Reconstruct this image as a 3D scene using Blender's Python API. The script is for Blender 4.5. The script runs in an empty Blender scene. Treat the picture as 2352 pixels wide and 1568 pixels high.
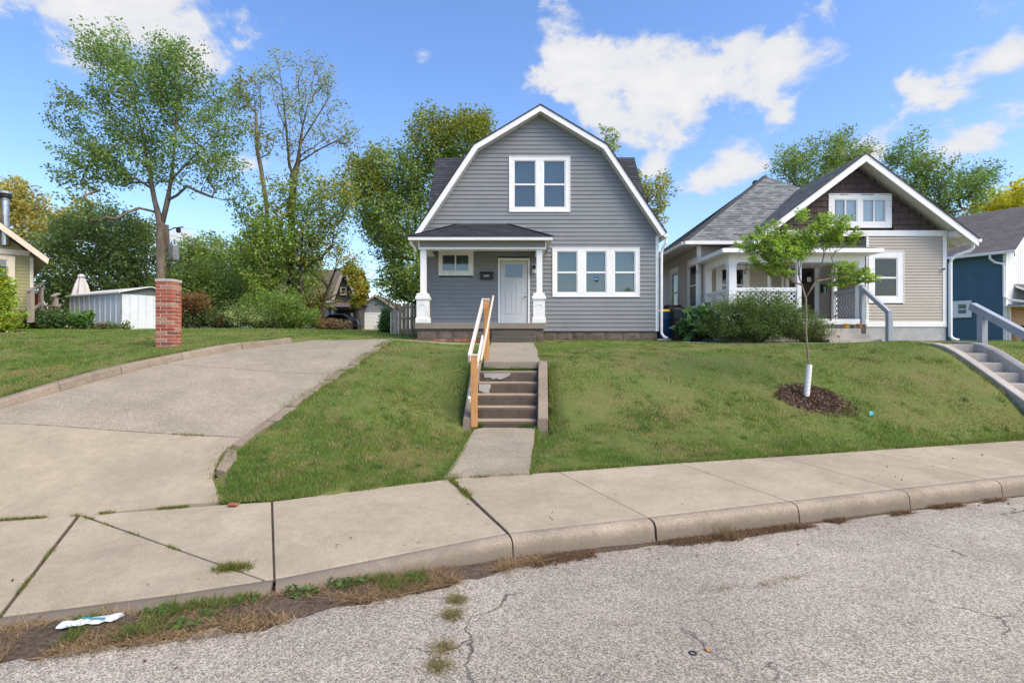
import bpy, math, random
import numpy as np
from mathutils import Vector, Matrix

random.seed(7)
rng = np.random.default_rng(11)
scene = bpy.context.scene
COL = scene.collection

# ------------------------------------------------------------------ camera
# The lens sits at the world origin (eye height), looking along +Y; the street
# lies about 1.95 m below it and the house floor about 0.5 m above it.
FPX = 1260.0                       # focal length for a picture 2352 px wide
cam_data = bpy.data.cameras.new('camera')
cam_data.sensor_width = 36.0
cam_data.lens = 36.0 * FPX / 2352.0
cam_data.clip_start = 0.05
cam_data.clip_end = 6000.0
cam = bpy.data.objects.new('camera', cam_data)
COL.objects.link(cam)
cam.location = (0, 0, 0)
cam.rotation_euler = (math.radians(90), 0, 0)
scene.camera = cam
scene.render.resolution_x = 1024
scene.render.resolution_y = 682

# ------------------------------------------------------------------ light
SUN_EL, SUN_AZ = math.radians(50), math.radians(126)    # azimuth clockwise from +Y
world = bpy.data.worlds.new('World')
scene.world = world
world.use_nodes = True
sun_data = bpy.data.lights.new('sun', 'SUN')
sun_data.energy = 2.8
sun_data.angle = math.radians(40)
sun_data.color = (1.0, 0.85, 0.65)
sun = bpy.data.objects.new('sun', sun_data)
COL.objects.link(sun)
sdir = Vector((math.sin(SUN_AZ) * math.cos(SUN_EL), math.cos(SUN_AZ) * math.cos(SUN_EL), math.sin(SUN_EL)))
sun.rotation_euler = sdir.to_track_quat('Z', 'Y').to_euler()

scene.view_settings.view_transform = 'Standard'
scene.view_settings.look = 'None'
scene.view_settings.exposure = 0.68
scene.view_settings.gamma = 1.0
scene.view_settings.use_curve_mapping = False

def P(x, y, Z):
    """point that lies Z metres away at photo position x, y (2352 wide)"""
    return Vector(((x - 1176) / FPX * Z, Z, (784 - y) / FPX * Z))

def build_world():
    nt = world.node_tree
    N, L = nt.nodes, nt.links
    N.clear()
    out = N.new('ShaderNodeOutputWorld')
    bg = N.new('ShaderNodeBackground')
    bg.inputs['Strength'].default_value = 0.15
    L.new(bg.outputs[0], out.inputs[0])
    sky = N.new('ShaderNodeTexSky')
    sky.sky_type = 'NISHITA'
    sky.sun_disc = False
    sky.sun_elevation = SUN_EL
    sky.sun_rotation = SUN_AZ
    sky.air_density = 1.0
    sky.dust_density = 1.3
    sky.ozone_density = 1.6
    tc = N.new('ShaderNodeTexCoord')
    def math_(op, a, b=None, c=None, clamp=False):
        n = N.new('ShaderNodeMath'); n.operation = op; n.use_clamp = clamp
        for i, v in enumerate((a, b, c)):
            if v is None: continue
            if isinstance(v, (int, float)): n.inputs[i].default_value = v
            else: L.new(v, n.inputs[i])
        return n.outputs[0]
    nrm = N.new('ShaderNodeVectorMath'); nrm.operation = 'NORMALIZE'
    L.new(tc.outputs['Generated'], nrm.inputs[0])
    d = nrm.outputs[0]
    def noise(scale, detail, rough, dist=0.0, zs=1.6, off=(0, 0, 0)):
        mp = N.new('ShaderNodeMapping')
        mp.inputs['Scale'].default_value = (1, 1, zs)
        mp.inputs['Location'].default_value = off
        L.new(d, mp.inputs[0])
        n = N.new('ShaderNodeTexNoise')
        n.inputs['Scale'].default_value = scale
        n.inputs['Detail'].default_value = detail
        n.inputs['Roughness'].default_value = rough
        n.inputs['Distortion'].default_value = dist
        L.new(mp.outputs[0], n.inputs['Vector'])
        return n.outputs['Fac']
    # cumulus heaps: direction of each heap and its angular radii
    heaps = [(1290, 130, .105, .085, .66), (1235, 100, .07, .065, .58), (1190, 110, .04, .03, .3), (1290, 215, .09, .045, .42), (1560, 175, .17, .075, .75),
             (1480, 245, .17, .05, .56), (1400, 200, .1, .06, .5), (1700, 230, .09, .04, .5), (1790, 262, .035, .03, .45), (1440, 60, .07, .025, .38), (1570, 150, .08, .04, .5),
             (1520, 300, .08, .03, .3), (970, 130, .025, .028, .42),
             (200, 10, .2, .06, .72), (370, 60, .16, .06, .74), (60, 40, .1, .04, .4), (500, 110, .05, .02, .35), (470, 170, .05, .03, .4),
             (800, 265, .05, .03, .4), (640, 260, .06, .05, .3),
             (2340, 110, .06, .05, .48), (2210, 200, .045, .022, .42), (2352, 220, .03, .025, .45), (2190, 88, .014, .01, .3),
             (2190, 345, .055, .03, .5), (2010, 345, .035, .028, .5), (1690, 380, .045, .025, .5), (1500, 383, .04, .024, .45),
             (1620, 425, .05, .03, .42), (430, 545, .06, .018, .4), (600, 390, .08, .018, .35), (2320, 300, .04, .02, .2)]
    bias = None
    for (hx, hy, ra, re, amp) in heaps:
        v = Vector(((hx - 1176) / FPX, 1.0, (784 - hy) / FPX)).normalized()
        sub = N.new('ShaderNodeVectorMath'); sub.operation = 'SUBTRACT'
        L.new(d, sub.inputs[0]); sub.inputs[1].default_value = v
        sc = N.new('ShaderNodeVectorMath'); sc.operation = 'MULTIPLY'
        L.new(sub.outputs[0], sc.inputs[0]); sc.inputs[1].default_value = (1 / ra, 1 / ra, 1 / re)
        dt = N.new('ShaderNodeVectorMath'); dt.operation = 'DOT_PRODUCT'
        L.new(sc.outputs[0], dt.inputs[0]); L.new(sc.outputs[0], dt.inputs[1])
        g = math_('MULTIPLY', math_('POWER', 2.718, math_('MULTIPLY', dt.outputs['Value'], -0.8)), amp)
        bias = g if bias is None else math_('MAXIMUM', bias, g)
    n1 = noise(8.5, 10.0, 0.6, 0.3, 1.6)
    n2 = noise(2.6, 5.0, 0.5, 0.0, 2.0, (3.1, 1.7, 0.4))
    # free cloud field that carries on all round the sky
    sep = N.new('ShaderNodeSeparateXYZ'); L.new(d, sep.inputs[0])
    field = math_('MULTIPLY', math_('SUBTRACT', n2, 0.56), 1.5)
    dens = math_('ADD', math_('ADD', math_('MULTIPLY', math_('SUBTRACT', n1, 0.5), 1.9), bias), math_('MINIMUM', field, 0.12))
    mr = N.new('ShaderNodeMapRange'); mr.interpolation_type = 'SMOOTHSTEP'
    mr.inputs['From Min'].default_value = 0.2; mr.inputs['From Max'].default_value = 0.5
    L.new(dens, mr.inputs['Value'])
    cover = math_('MULTIPLY', mr.outputs[0], 0.97)
    mr2 = N.new('ShaderNodeMapRange')
    mr2.inputs['From Min'].default_value = 0.25; mr2.inputs['From Max'].default_value = 0.95
    L.new(dens, mr2.inputs['Value'])
    shade = N.new('ShaderNodeMix'); shade.data_type = 'RGBA'
    shade.inputs[6].default_value = (3.1, 3.2, 3.42, 1)
    shade.inputs[7].default_value = (4.15, 4.05, 3.95, 1)
    L.new(mr2.outputs[0], shade.inputs[0])
    hsv = N.new('ShaderNodeHueSaturation')
    hsv.inputs['Saturation'].default_value = 1.2
    hsv.inputs['Value'].default_value = 1.18
    hsv.inputs['Hue'].default_value = 0.508
    L.new(sky.outputs[0], hsv.inputs['Color'])
    mx = N.new('ShaderNodeMix'); mx.data_type = 'RGBA'
    L.new(cover, mx.inputs[0]); L.new(hsv.outputs[0], mx.inputs[6]); L.new(shade.outputs[2], mx.inputs[7])
    L.new(mx.outputs[2], bg.inputs['Color'])
build_world()

# ------------------------------------------------------------------ materials
MATS = {}
def new_mat(name):
    m = bpy.data.materials.new(name); m.use_nodes = True
    nt = m.node_tree; nt.nodes.clear()
    return m, nt.nodes, nt.links

class G:
    """small helper for node graphs"""
    def __init__(s, N, L): s.N, s.L = N, L
    def node(s, t, **kw):
        n = s.N.new(t)
        for k, v in kw.items(): setattr(n, k, v)
        return n
    def put(s, sock, v):
        if isinstance(v, bpy.types.NodeSocket): s.L.new(v, sock)
        else: sock.default_value = v
    def m(s, op, a, b=0.0, clamp=False):
        n = s.node('ShaderNodeMath', operation=op, use_clamp=clamp)
        s.put(n.inputs[0], a); s.put(n.inputs[1], b); return n.outputs[0]
    def mix(s, f, a, b, mode='MIX'):
        n = s.node('ShaderNodeMix', data_type='RGBA', blend_type=mode)
        s.put(n.inputs[0], f); s.put(n.inputs[6], a); s.put(n.inputs[7], b); return n.outputs[2]
    def noise(s, vec, scale, detail=4.0, rough=0.55, dist=0.0, out='Fac'):
        n = s.node('ShaderNodeTexNoise')
        if vec is not None: s.L.new(vec, n.inputs['Vector'])
        n.inputs['Scale'].default_value = scale; n.inputs['Detail'].default_value = detail
        n.inputs['Roughness'].default_value = rough; n.inputs['Distortion'].default_value = dist
        return n.outputs[out]
    def voro(s, vec, scale, feature='F1', out='Distance', rnd=1.0):
        n = s.node('ShaderNodeTexVoronoi', feature=feature)
        s.L.new(vec, n.inputs['Vector']); n.inputs['Scale'].default_value = scale
        n.inputs['Randomness'].default_value = rnd
        return n.outputs[out]
    def ramp(s, f, lo, hi):
        n = s.node('ShaderNodeMapRange', interpolation_type='SMOOTHSTEP')
        s.put(n.inputs['Value'], f); n.inputs['From Min'].default_value = lo; n.inputs['From Max'].default_value = hi
        return n.outputs[0]
    def scale(s, vec, sc):
        n = s.node('ShaderNodeMapping'); s.L.new(vec, n.inputs[0]); n.inputs['Scale'].default_value = sc
        return n.outputs[0]
    def pos(s): return s.node('ShaderNodeNewGeometry').outputs['Position']
    def rnd(s): return s.node('ShaderNodeObjectInfo').outputs['Random']
    def bump(s, h, strength=0.3, dist=0.01):
        n = s.node('ShaderNodeBump'); n.inputs['Strength'].default_value = strength
        n.inputs['Distance'].default_value = dist; s.put(n.inputs['Height'], h); return n.outputs[0]
    def bsdf(s, col, rough=0.6, normal=None, spec=0.4, **kw):
        b = s.node('ShaderNodeBsdfPrincipled')
        s.put(b.inputs['Base Color'], col); s.put(b.inputs['Roughness'], rough)
        b.inputs['Specular IOR Level'].default_value = spec
        for k, v in kw.items(): s.put(b.inputs[k], v)
        if normal is not None: s.L.new(normal, b.inputs['Normal'])
        return b.outputs[0]
    def out(s, sh):
        o = s.node('ShaderNodeOutputMaterial'); s.L.new(sh, o.inputs[0])

def c4(c): return (c[0], c[1], c[2], 1.0)
def mul(c, k): return (c[0] * k, c[1] * k, c[2] * k)

def mat(name, col, rough=0.6, var=0.12, scale=3.0, dirt=None, dirt_amt=0.4, dirt_scale=1.2, rnd=0.0, bump=0.0, bscale=60.0,
        spec=0.35, stretch=(1, 1, 1), metal=0.0):
    """painted / solid surface with mottling, dirt, per-piece variation and fine relief"""
    if name in MATS: return MATS[name]
    m, N, L = new_mat(name); g = G(N, L)
    p = g.scale(g.pos(), stretch)
    n = g.noise(p, scale, 5, 0.6)
    c = g.mix(g.ramp(n, 0.3, 0.7), c4(mul(col, 1 - var)), c4(mul(col, 1 + var)))
    if dirt is not None:
        dn = g.noise(p, dirt_scale, 7, 0.68, 0.4)
        c = g.mix(g.m('MULTIPLY', g.ramp(dn, 0.47, 0.72), dirt_amt), c, c4(dirt))
    if rnd:
        c = g.mix(1.0, c, g.mix(g.rnd(), c4((1 - rnd,) * 3), c4((1 + rnd,) * 3)), 'MULTIPLY')
    nm = g.bump(g.noise(p, bscale, 4, 0.6), bump, 0.01) if bump else None
    g.out(g.bsdf(c, rough, nm, spec, Metallic=metal))
    MATS[name] = m
    return m

def mat_asphalt():
    m, N, L = new_mat('asphalt'); g = G(N, L); p = g.pos()
    cells = g.voro(p, 105.0, out='Color')
    sepn = g.node('ShaderNodeSeparateColor'); L.new(cells, sepn.inputs[0])
    r = sepn.outputs[0]
    agg = g.mix(g.ramp(r, 0.05, 0.95), c4((.235, .214, .182)), c4((.53, .485, .415)))
    dark = g.ramp(sepn.outputs[1], 0.82, 0.9)
    agg = g.mix(g.m('MULTIPLY', dark, .75), agg, c4((.095, .088, .078)))
    warm = g.ramp(sepn.outputs[2], 0.86, 0.95)
    agg = g.mix(g.m('MULTIPLY', warm, .5), agg, c4((.42, .33, .25)))
    edge = g.voro(p, 105.0, 'DISTANCE_TO_EDGE')
    agg = g.mix(g.m('MULTIPLY', g.ramp(edge, 0.12, 0.0), .35), agg, c4((.15, .14, .125)))
    big = g.noise(p, .55, 6, .6)
    col = g.mix(g.ramp(big, .35, .7), g.mix(1.0, agg, c4((.84, .83, .82)), 'MULTIPLY'), g.mix(1.0, agg, c4((1.1, 1.1, 1.08)), 'MULTIPLY'))
    mid = g.noise(p, 5.5, 5, .65)
    col = g.mix(1.0, col, g.mix(g.ramp(mid, .3, .7), c4((.93, .93, .925)), c4((1.05, 1.05, 1.05))), 'MULTIPLY')
    # thin cracks
    wob = g.node('ShaderNodeVectorMath', operation='ADD'); L.new(p, wob.inputs[0])
    wn = g.node('ShaderNodeTexNoise'); L.new(p, wn.inputs['Vector']); wn.inputs['Scale'].default_value = 3.0; wn.inputs['Detail'].default_value = 5
    ws = g.node('ShaderNodeVectorMath', operation='SCALE'); L.new(wn.outputs['Color'], ws.inputs[0]); ws.inputs['Scale'].default_value = .5
    L.new(ws.outputs[0], wob.inputs[1])
    ck = g.voro(wob.outputs[0], .62, 'DISTANCE_TO_EDGE')
    gate = g.ramp(g.noise(p, .8, 3, .5), .5, .62)
    crack = g.m('MULTIPLY', g.ramp(ck, 0.012, 0.0), gate)
    col = g.mix(g.m('MULTIPLY', crack, .8), col, c4((.06, .055, .05)))
    h = g.m('SUBTRACT', g.m('ADD', g.m('MULTIPLY', g.ramp(edge, 0.0, .22), .6), g.m('MULTIPLY', r, .35)), g.m('MULTIPLY', crack, 2.0))
    g.out(g.bsdf(col, .9, g.bump(h, .5, .005), .2))
    MATS['asphalt'] = m; return m

def mat_concrete(name, col, agg=0.25, stain=(.2, .17, .14), stain_amt=.35, coarse=90.0, rnd=.05, streak=None, bump=.35, stain_scale=.9, dark_below=None):
    if name in MATS: return MATS[name]
    m, N, L = new_mat(name); g = G(N, L); p = g.pos()
    n1 = g.noise(p, 1.6, 6, .62, .3); n2 = g.noise(p, 11.0, 5, .65); n3 = g.noise(p, coarse, 3, .6)
    c = g.mix(g.ramp(n1, .3, .72), c4(mul(col, .88)), c4(mul(col, 1.1)))
    c = g.mix(1.0, c, g.mix(g.ramp(n2, .3, .7), c4((.94, .935, .93)), c4((1.05, 1.05, 1.05))), 'MULTIPLY')
    c = g.mix(1.0, c, g.mix(g.ramp(n3, .32, .68), c4((1 - agg,) * 3), c4((1 + agg * .7,) * 3)), 'MULTIPLY')
    sp = g.voro(p, 120.0, out='Color'); ss = g.node('ShaderNodeSeparateColor'); L.new(sp, ss.inputs[0])
    c = g.mix(g.m('MULTIPLY', g.ramp(ss.outputs[0], .93, .97), min(1.0, agg * 1.6)), c, c4(mul(col, .45)))
    q = g.scale(p, streak) if streak else p
    st = g.noise(q, stain_scale, 8, .7, .5)
    c = g.mix(g.m('MULTIPLY', g.ramp(st, .5, .78), stain_amt), c, c4(stain))
    if dark_below is not None:      # darker towards the bottom around this level, with a noisy edge
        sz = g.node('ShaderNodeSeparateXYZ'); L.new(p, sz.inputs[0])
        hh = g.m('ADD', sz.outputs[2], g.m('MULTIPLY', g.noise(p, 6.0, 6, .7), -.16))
        c = g.mix(g.m('MULTIPLY', g.ramp(hh, dark_below + .1, dark_below - .04), .8), c, c4(mul(stain, 1.25)))
    if rnd: c = g.mix(1.0, c, g.mix(g.rnd(), c4((1 - rnd, 1 - rnd, 1 - rnd * 1.2)), c4((1 + rnd,) * 3)), 'MULTIPLY')
    h = g.m('ADD', g.m('MULTIPLY', n3, .6), g.m('MULTIPLY', n2, .6))
    g.out(g.bsdf(c, .86, g.bump(h, bump, .006), .25))
    MATS[name] = m; return m

def mat_shingle(name, cols, w=.32, h=.14, grit=.2):
    m, N, L = new_mat(name); g = G(N, L)
    uv = g.node('ShaderNodeUVMap').outputs[0]
    br = g.node('ShaderNodeTexBrick', offset=.37, offset_frequency=2, squash=1.0)
    L.new(uv, br.inputs['Vector'])
    br.inputs['Scale'].default_value = 1.0; br.inputs['Brick Width'].default_value = w; br.inputs['Row Height'].default_value = h
    br.inputs['Mortar Size'].default_value = .006; br.inputs['Mortar Smooth'].default_value = .3; br.inputs['Bias'].default_value = 0.0
    br.inputs['Color1'].default_value = c4(cols[0]); br.inputs['Color2'].default_value = c4(cols[1]); br.inputs['Mortar'].default_value = c4(mul(cols[0], .55))
    n = g.noise(uv, 3.0, 5, .6); n2 = g.noise(uv, 160.0, 3, .6)
    c = g.mix(g.m('MULTIPLY', g.ramp(n, .45, .7), .5), br.outputs['Color'], c4(cols[2]))
    c = g.mix(1.0, c, g.mix(n2, c4((1 - grit,) * 3), c4((1 + grit,) * 3)), 'MULTIPLY')
    hh = g.m('ADD', g.m('MULTIPLY', br.outputs['Fac'], -1.0), g.m('MULTIPLY', n2, .35))
    g.out(g.bsdf(c, .9, g.bump(hh, .5, .006), .2))
    MATS[name] = m; return m

def mat_leaf(name, trans=.35, rough=.5):
    m, N, L = new_mat(name); g = G(N, L)
    a = g.node('ShaderNodeAttribute', attribute_name='tint').outputs['Color']
    d = g.bsdf(a, rough, None, .3)
    t = g.node('ShaderNodeBsdfTranslucent')
    L.new(g.mix(1.0, a, c4((1.15, 1.2, .75)), 'MULTIPLY'), t.inputs[0])
    mx = g.node('ShaderNodeMixShader'); mx.inputs[0].default_value = trans
    L.new(d, mx.inputs[1]); L.new(t.outputs[0], mx.inputs[2])
    g.out(mx.outputs[0]); MATS[name] = m; return m

def mat_glass(name, tint=(.9, .95, .95), refl=1.0):
    if name in MATS: return MATS[name]
    m, N, L = new_mat(name); g = G(N, L)
    tr = g.node('ShaderNodeBsdfTransparent'); tr.inputs[0].default_value = c4(tint)
    gl = g.node('ShaderNodeBsdfGlossy'); gl.inputs['Roughness'].default_value = .015
    gl.inputs['Color'].default_value = (.95, .97, 1, 1)
    fr = g.node('ShaderNodeFresnel'); fr.inputs[0].default_value = 1.5
    wv = g.bump(g.noise(g.pos(), 1.3, 2, .5), .12, .02); L.new(wv, gl.inputs['Normal'])
    mx = g.node('ShaderNodeMixShader')
    L.new(g.m('MULTIPLY', g.m('ADD', fr.outputs[0], .05), refl, True), mx.inputs[0]); L.new(tr.outputs[0], mx.inputs[1]); L.new(gl.outputs[0], mx.inputs[2])
    g.out(mx.outputs[0]); MATS[name] = m; return m

def mat_ground():
    m, N, L = new_mat('lawn_soil'); g = G(N, L); p = g.pos()
    n1 = g.noise(p, .9, 6, .62, .3); n2 = g.noise(p, 14.0, 5, .65); n3 = g.noise(p, 70.0, 3, .6)
    c = g.mix(g.ramp(n1, .36, .66), c4((.13, .175, .045)), c4((.20, .18, .075)))
    c = g.mix(g.ramp(n2, .35, .7), c, c4((.13, .165, .042)))
    c = g.mix(1.0, c, g.mix(n3, c4((.6,) * 3), c4((1.35,) * 3)), 'MULTIPLY')
    g.out(g.bsdf(c, .9, g.bump(g.m('ADD', n3, n2), .8, .03), .15))
    MATS['lawn_soil'] = m; return m

def mat_wood(name, a, b, dirt=(.12, .1, .08), amt=.3, axis=2):
    m, N, L = new_mat(name); g = G(N, L)
    s = [14, 14, 14]; s[axis] = .9
    p = g.scale(g.pos(), s)
    n = g.noise(p, 3.0, 6, .6, .6)
    c = g.mix(g.ramp(n, .3, .7), c4(a), c4(b))
    st = g.noise(g.pos(), 4.0, 6, .7)
    c = g.mix(g.m('MULTIPLY', g.ramp(st, .5, .75), amt), c, c4(dirt))
    c = g.mix(1.0, c, g.mix(g.rnd(), c4((.85,) * 3), c4((1.15,) * 3)), 'MULTIPLY')
    g.out(g.bsdf(c, .75, g.bump(n, .35, .004), .25)); MATS[name] = m; return m

mat_asphalt(); mat_ground()
mat_concrete('sidewalk', (.35, .302, .222), .16, (.25, .21, .17), .4, rnd=.07)
mat_concrete('apron', (.322, .277, .203), .12, (.27, .228, .185), .3, rnd=.02)
mat_concrete('drive', (.305, .268, .205), .4, (.17, .148, .128), .62, coarse=70.0, rnd=.03, stain_scale=.6)
mat_concrete('kerb', (.32, .268, .208), .3, (.12, .10, .078), .6, rnd=.06, streak=(1, 1, .6), stain_scale=2.2, dark_below=-1.925)
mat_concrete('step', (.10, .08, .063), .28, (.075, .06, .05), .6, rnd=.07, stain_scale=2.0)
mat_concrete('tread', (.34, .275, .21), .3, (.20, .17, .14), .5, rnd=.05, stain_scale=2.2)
mat_concrete('old_concrete', (.25, .205, .158), .35, (.12, .10, .085), .7, rnd=.05, stain_scale=2.6)
mat_concrete('patch', (.36, .35, .34), .1, (.33, .33, .33), .4, rnd=0)
mat_concrete('porch_slab', (.25, .22, .18), .25, (.11, .095, .075), .6, rnd=0, stain_scale=1.6)
mat_concrete('dark_step', (.105, .09, .074), .3, (.06, .055, .045), .6, rnd=.08, stain_scale=2.5)
mat_concrete('found_block', (.155, .127, .103), .3, (.085, .075, .06), .6, rnd=.18, bump=.8, stain_scale=3.0)
mat_concrete('grey_found', (.42, .42, .42), .15, (.2, .19, .18), .45, rnd=0, stain_scale=2.0)
mat_concrete('pale_concrete', (.42, .39, .35), .18, (.23, .21, .18), .45, rnd=.04, stain_scale=2.2)
mat_concrete('pale_riser', (.34, .325, .30), .2, (.12, .11, .10), .6, rnd=.04, stain_scale=2.6)
mat('grey_siding', (.222, .234, .242), .42, .04, 1.0, dirt=(.17, .18, .18), dirt_amt=.35, dirt_scale=1.5, rnd=.025, bump=.05, bscale=200, spec=.3)
mat('white_trim', (.80, .80, .79), .42, .03, 2.0, dirt=(.55, .54, .5), dirt_amt=.25, dirt_scale=3.0, spec=.4)
mat('soffit', (.68, .67, .64), .5, .04, 2.0, dirt=(.45, .43, .4), dirt_amt=.3, dirt_scale=3.0)
mat('old_white', (.76, .76, .74), .5, .05, 2.5, dirt=(.42, .41, .37), dirt_amt=.4, dirt_scale=4.0, bump=.15, bscale=40)
mat('beam_grey', (.21, .205, .195), .5, .05, 2.0)
mat('beige_siding', (.43, .385, .325), .45, .04, 1.2, dirt=(.34, .30, .24), dirt_amt=.3, dirt_scale=2.0, rnd=.02, spec=.3)
mat('brown_shake', (.062, .042, .038), .7, .2, 5.0, dirt=(.1, .075, .065), dirt_amt=.35, dirt_scale=5.0, rnd=.16, bump=.4, bscale=25, stretch=(6, 6, .8))
mat('blue_siding', (.07, .14, .19), .5, .05, 1.5, dirt=(.05, .1, .15), dirt_amt=.3, spec=.3)
mat('green_siding', (.27, .255, .12), .55, .05, 1.5, dirt=(.25, .24, .11), dirt_amt=.35, dirt_scale=2.0)
mat('cream_trim', (.60, .525, .42), .5, .05, 2.0, dirt=(.4, .34, .26), dirt_amt=.3)
mat('board_white', (.74, .75, .75), .45, .03, 1.0)
mat('cedar', (.40, .16, .045), .5, .25, 6.0, rnd=.12, stretch=(1, 1, 8), bump=.2)
mat('far_grey', (.24, .25, .27), .55, .08, .8, dirt=(.16, .15, .15), dirt_amt=.4)
mat('far_dark', (.06, .055, .05), .8, .2, 1.0)
mat('charred', (.022, .02, .018), .9, .3, 3.0)
mat('old_rake', (.36, .31, .24), .7, .15, 3.0)
mat('garage_white', (.72, .73, .74), .5, .03, 1.0)
mat('shed_metal', (.60, .64, .68), .38, .05, 1.0, dirt=(.42, .43, .42), dirt_amt=.4, dirt_scale=2.0, spec=.5)
mat('shed_roof', (.68, .68, .66), .4, .06, 1.0, dirt=(.45, .43, .4), dirt_amt=.5, dirt_scale=2.5)
mat('shed_dark', (.12, .13, .135), .6, .1)
mat('umbrella_cloth', (.62, .60, .60), .85, .06, 3.0)
mat('galv', (.48, .49, .50), .3, .12, 6.0, metal=.85, dirt=(.2, .18, .16), dirt_amt=.5)
mat('black_metal', (.018, .018, .02), .4, .1)
mat('grey_metal', (.30, .31, .32), .45, .1, metal=.5)
mat('nickel', (.55, .53, .5), .25, .05, metal=1.0)
mat('door_grey', (.54, .555, .57), .45, .02, 1.0, spec=.35)
mat('door_dark', (.045, .028, .026), .45, .15, 4.0)
mat('threshold', (.10, .09, .085), .6, .1)
mat('inside_dark', (.035, .036, .038), .9, .1)
mat('blind', (.29, .305, .31), .7, .03, 4.0)
mat('blind_teal', (.33, .41, .415), .7, .03, 4.0)
mat('screen', (.17, .18, .19), .8, .05)
mat('curtain', (.62, .64, .65), .9, .08, 6.0, stretch=(4, 4, .4))
mat('curtain_red', (.45, .12, .13), .9, .1, 6.0)
mat('bin_grey', (.042, .05, .052), .45, .08, 3.0, dirt=(.09, .09, .085), dirt_amt=.35, dirt_scale=4.0)
mat('bin_black', (.018, .019, .02), .5, .08)
mat('bin_blue', (.012, .05, .14), .45, .08, 3.0)
mat('bin_yellow', (.62, .38, .03), .5, .08)
mat('rail_blue', (.30, .335, .375), .5, .06, 3.0, dirt=(.2, .22, .24), dirt_amt=.35)
mat('mortar', (.50, .45, .395), .9, .12, 12.0, bump=.5, bscale=80)
mat('cap_concrete', (.42, .40, .36), .85, .1, 8.0, bump=.3)
mat('pot_yellow', (.62, .34, .03), .5, .1); mat('pot_green', (.09, .16, .12), .5, .2, 9.0); mat('pot_terra', (.52, .23, .14), .7, .1)
mat('soil', (.075, .055, .04), .95, .45, 30.0, bump=.9, bscale=60, dirt=(.12, .09, .065), dirt_amt=.5, dirt_scale=5.0)
mat('bark_grey', (.155, .125, .095), .9, .3, 7.0, stretch=(1, 1, .25), bump=.8, bscale=18)
mat('bark_young', (.20, .165, .115), .85, .2, 9.0, stretch=(1, 1, .3), bump=.5, bscale=40)
mat('bark_dark', (.085, .07, .055), .9, .3, 7.0, stretch=(1, 1, .25), bump=.8, bscale=18)
mat('pole_wood', (.13, .105, .085), .9, .25, 5.0, stretch=(2, 2, .2), bump=.5)
mat('plastic_white', (.75, .75, .73), .4, .03)
mat('litter_white', (.50, .53, .55), .5, .08, 30.0)
mat('litter_teal', (.03, .32, .36), .5, .1)
mat('litter_orange', (.6, .2, .05), .6, .1)
mat('scrape', (.50, .44, .37), .9, .25, 25.0)
mat('rubber', (.02, .02, .022), .7, .1)
mat('red_paint', (.25, .05, .045), .6, .2)
mat('car_black', (.012, .013, .016), .2, .05, spec=.6)
mat('sticker_blue', (.03, .17, .32), .5, .05)
mat('sticker_dark', (.02, .03, .045), .5, .05)
mat('sticker_white', (.75, .78, .8), .5, .05)
mat('mirror_glow', (.5, .5, .48), .2, .1, 20.0, metal=.9)
mat_wood('rail_wood', (.42, .20, .075), (.56, .31, .13), (.26, .13, .06), .35)
mat_wood('rail_pale', (.62, .56, .50), (.72, .68, .63), (.45, .36, .28), .35, axis=1)
mat_wood('rail_round', (.58, .44, .34), (.68, .55, .45), (.45, .3, .2), .3, axis=1)
mat_wood('fence_wood', (.24, .165, .105), (.40, .30, .21), (.10, .075, .055), .5)
mat_wood('weathered', (.21, .18, .145), (.33, .29, .24), (.11, .09, .07), .4)
mat_shingle('roof_charcoal', ((.030, .033, .041), (.062, .066, .078), (.042, .045, .054)))
mat_shingle('roof_grey', ((.105, .12, .128), (.245, .262, .265), (.165, .18, .183)), .24)
mat_shingle('roof_brown', ((.12, .112, .115), (.175, .165, .165), (.145, .135, .138)))
mat_shingle('roof_far', ((.10, .085, .075), (.15, .13, .115), (.12, .105, .09)))
mat_leaf('leaf', .42); mat_leaf('grass_blade', .42, .7); mat_leaf('straw', .15, .8)
mat_glass('glass', (.85, .9, .9), .75); mat_glass('glass_dark', (.4, .43, .43), .55)

def mat_brick():
    m, N, L = new_mat('brick'); g = G(N, L); p = g.pos(); r = g.rnd()
    w = g.node('ShaderNodeTexWhiteNoise', noise_dimensions='1D'); L.new(r, w.inputs['W'])
    c = g.mix(r, c4((.25, .058, .034)), c4((.38, .12, .07)))
    c = g.mix(g.m('MULTIPLY', g.ramp(w.outputs[0], .74, .86), .75), c, c4((.36, .24, .17)))
    c = g.mix(g.m('MULTIPLY', g.ramp(w.outputs[0], .14, .06), .7), c, c4((.13, .065, .055)))
    n = g.noise(p, 26.0, 6, .7); n2 = g.noise(p, 140., 3, .6)
    c = g.mix(g.m('MULTIPLY', g.ramp(n, .52, .72), .5), c, c4((.42, .31, .24)))
    c = g.mix(1.0, c, g.mix(n2, c4((.75,) * 3), c4((1.25,) * 3)), 'MULTIPLY')
    g.out(g.bsdf(c, .9, g.bump(g.m('ADD', n, n2), .6, .004), .2)); MATS['brick'] = m
mat_brick()

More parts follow.
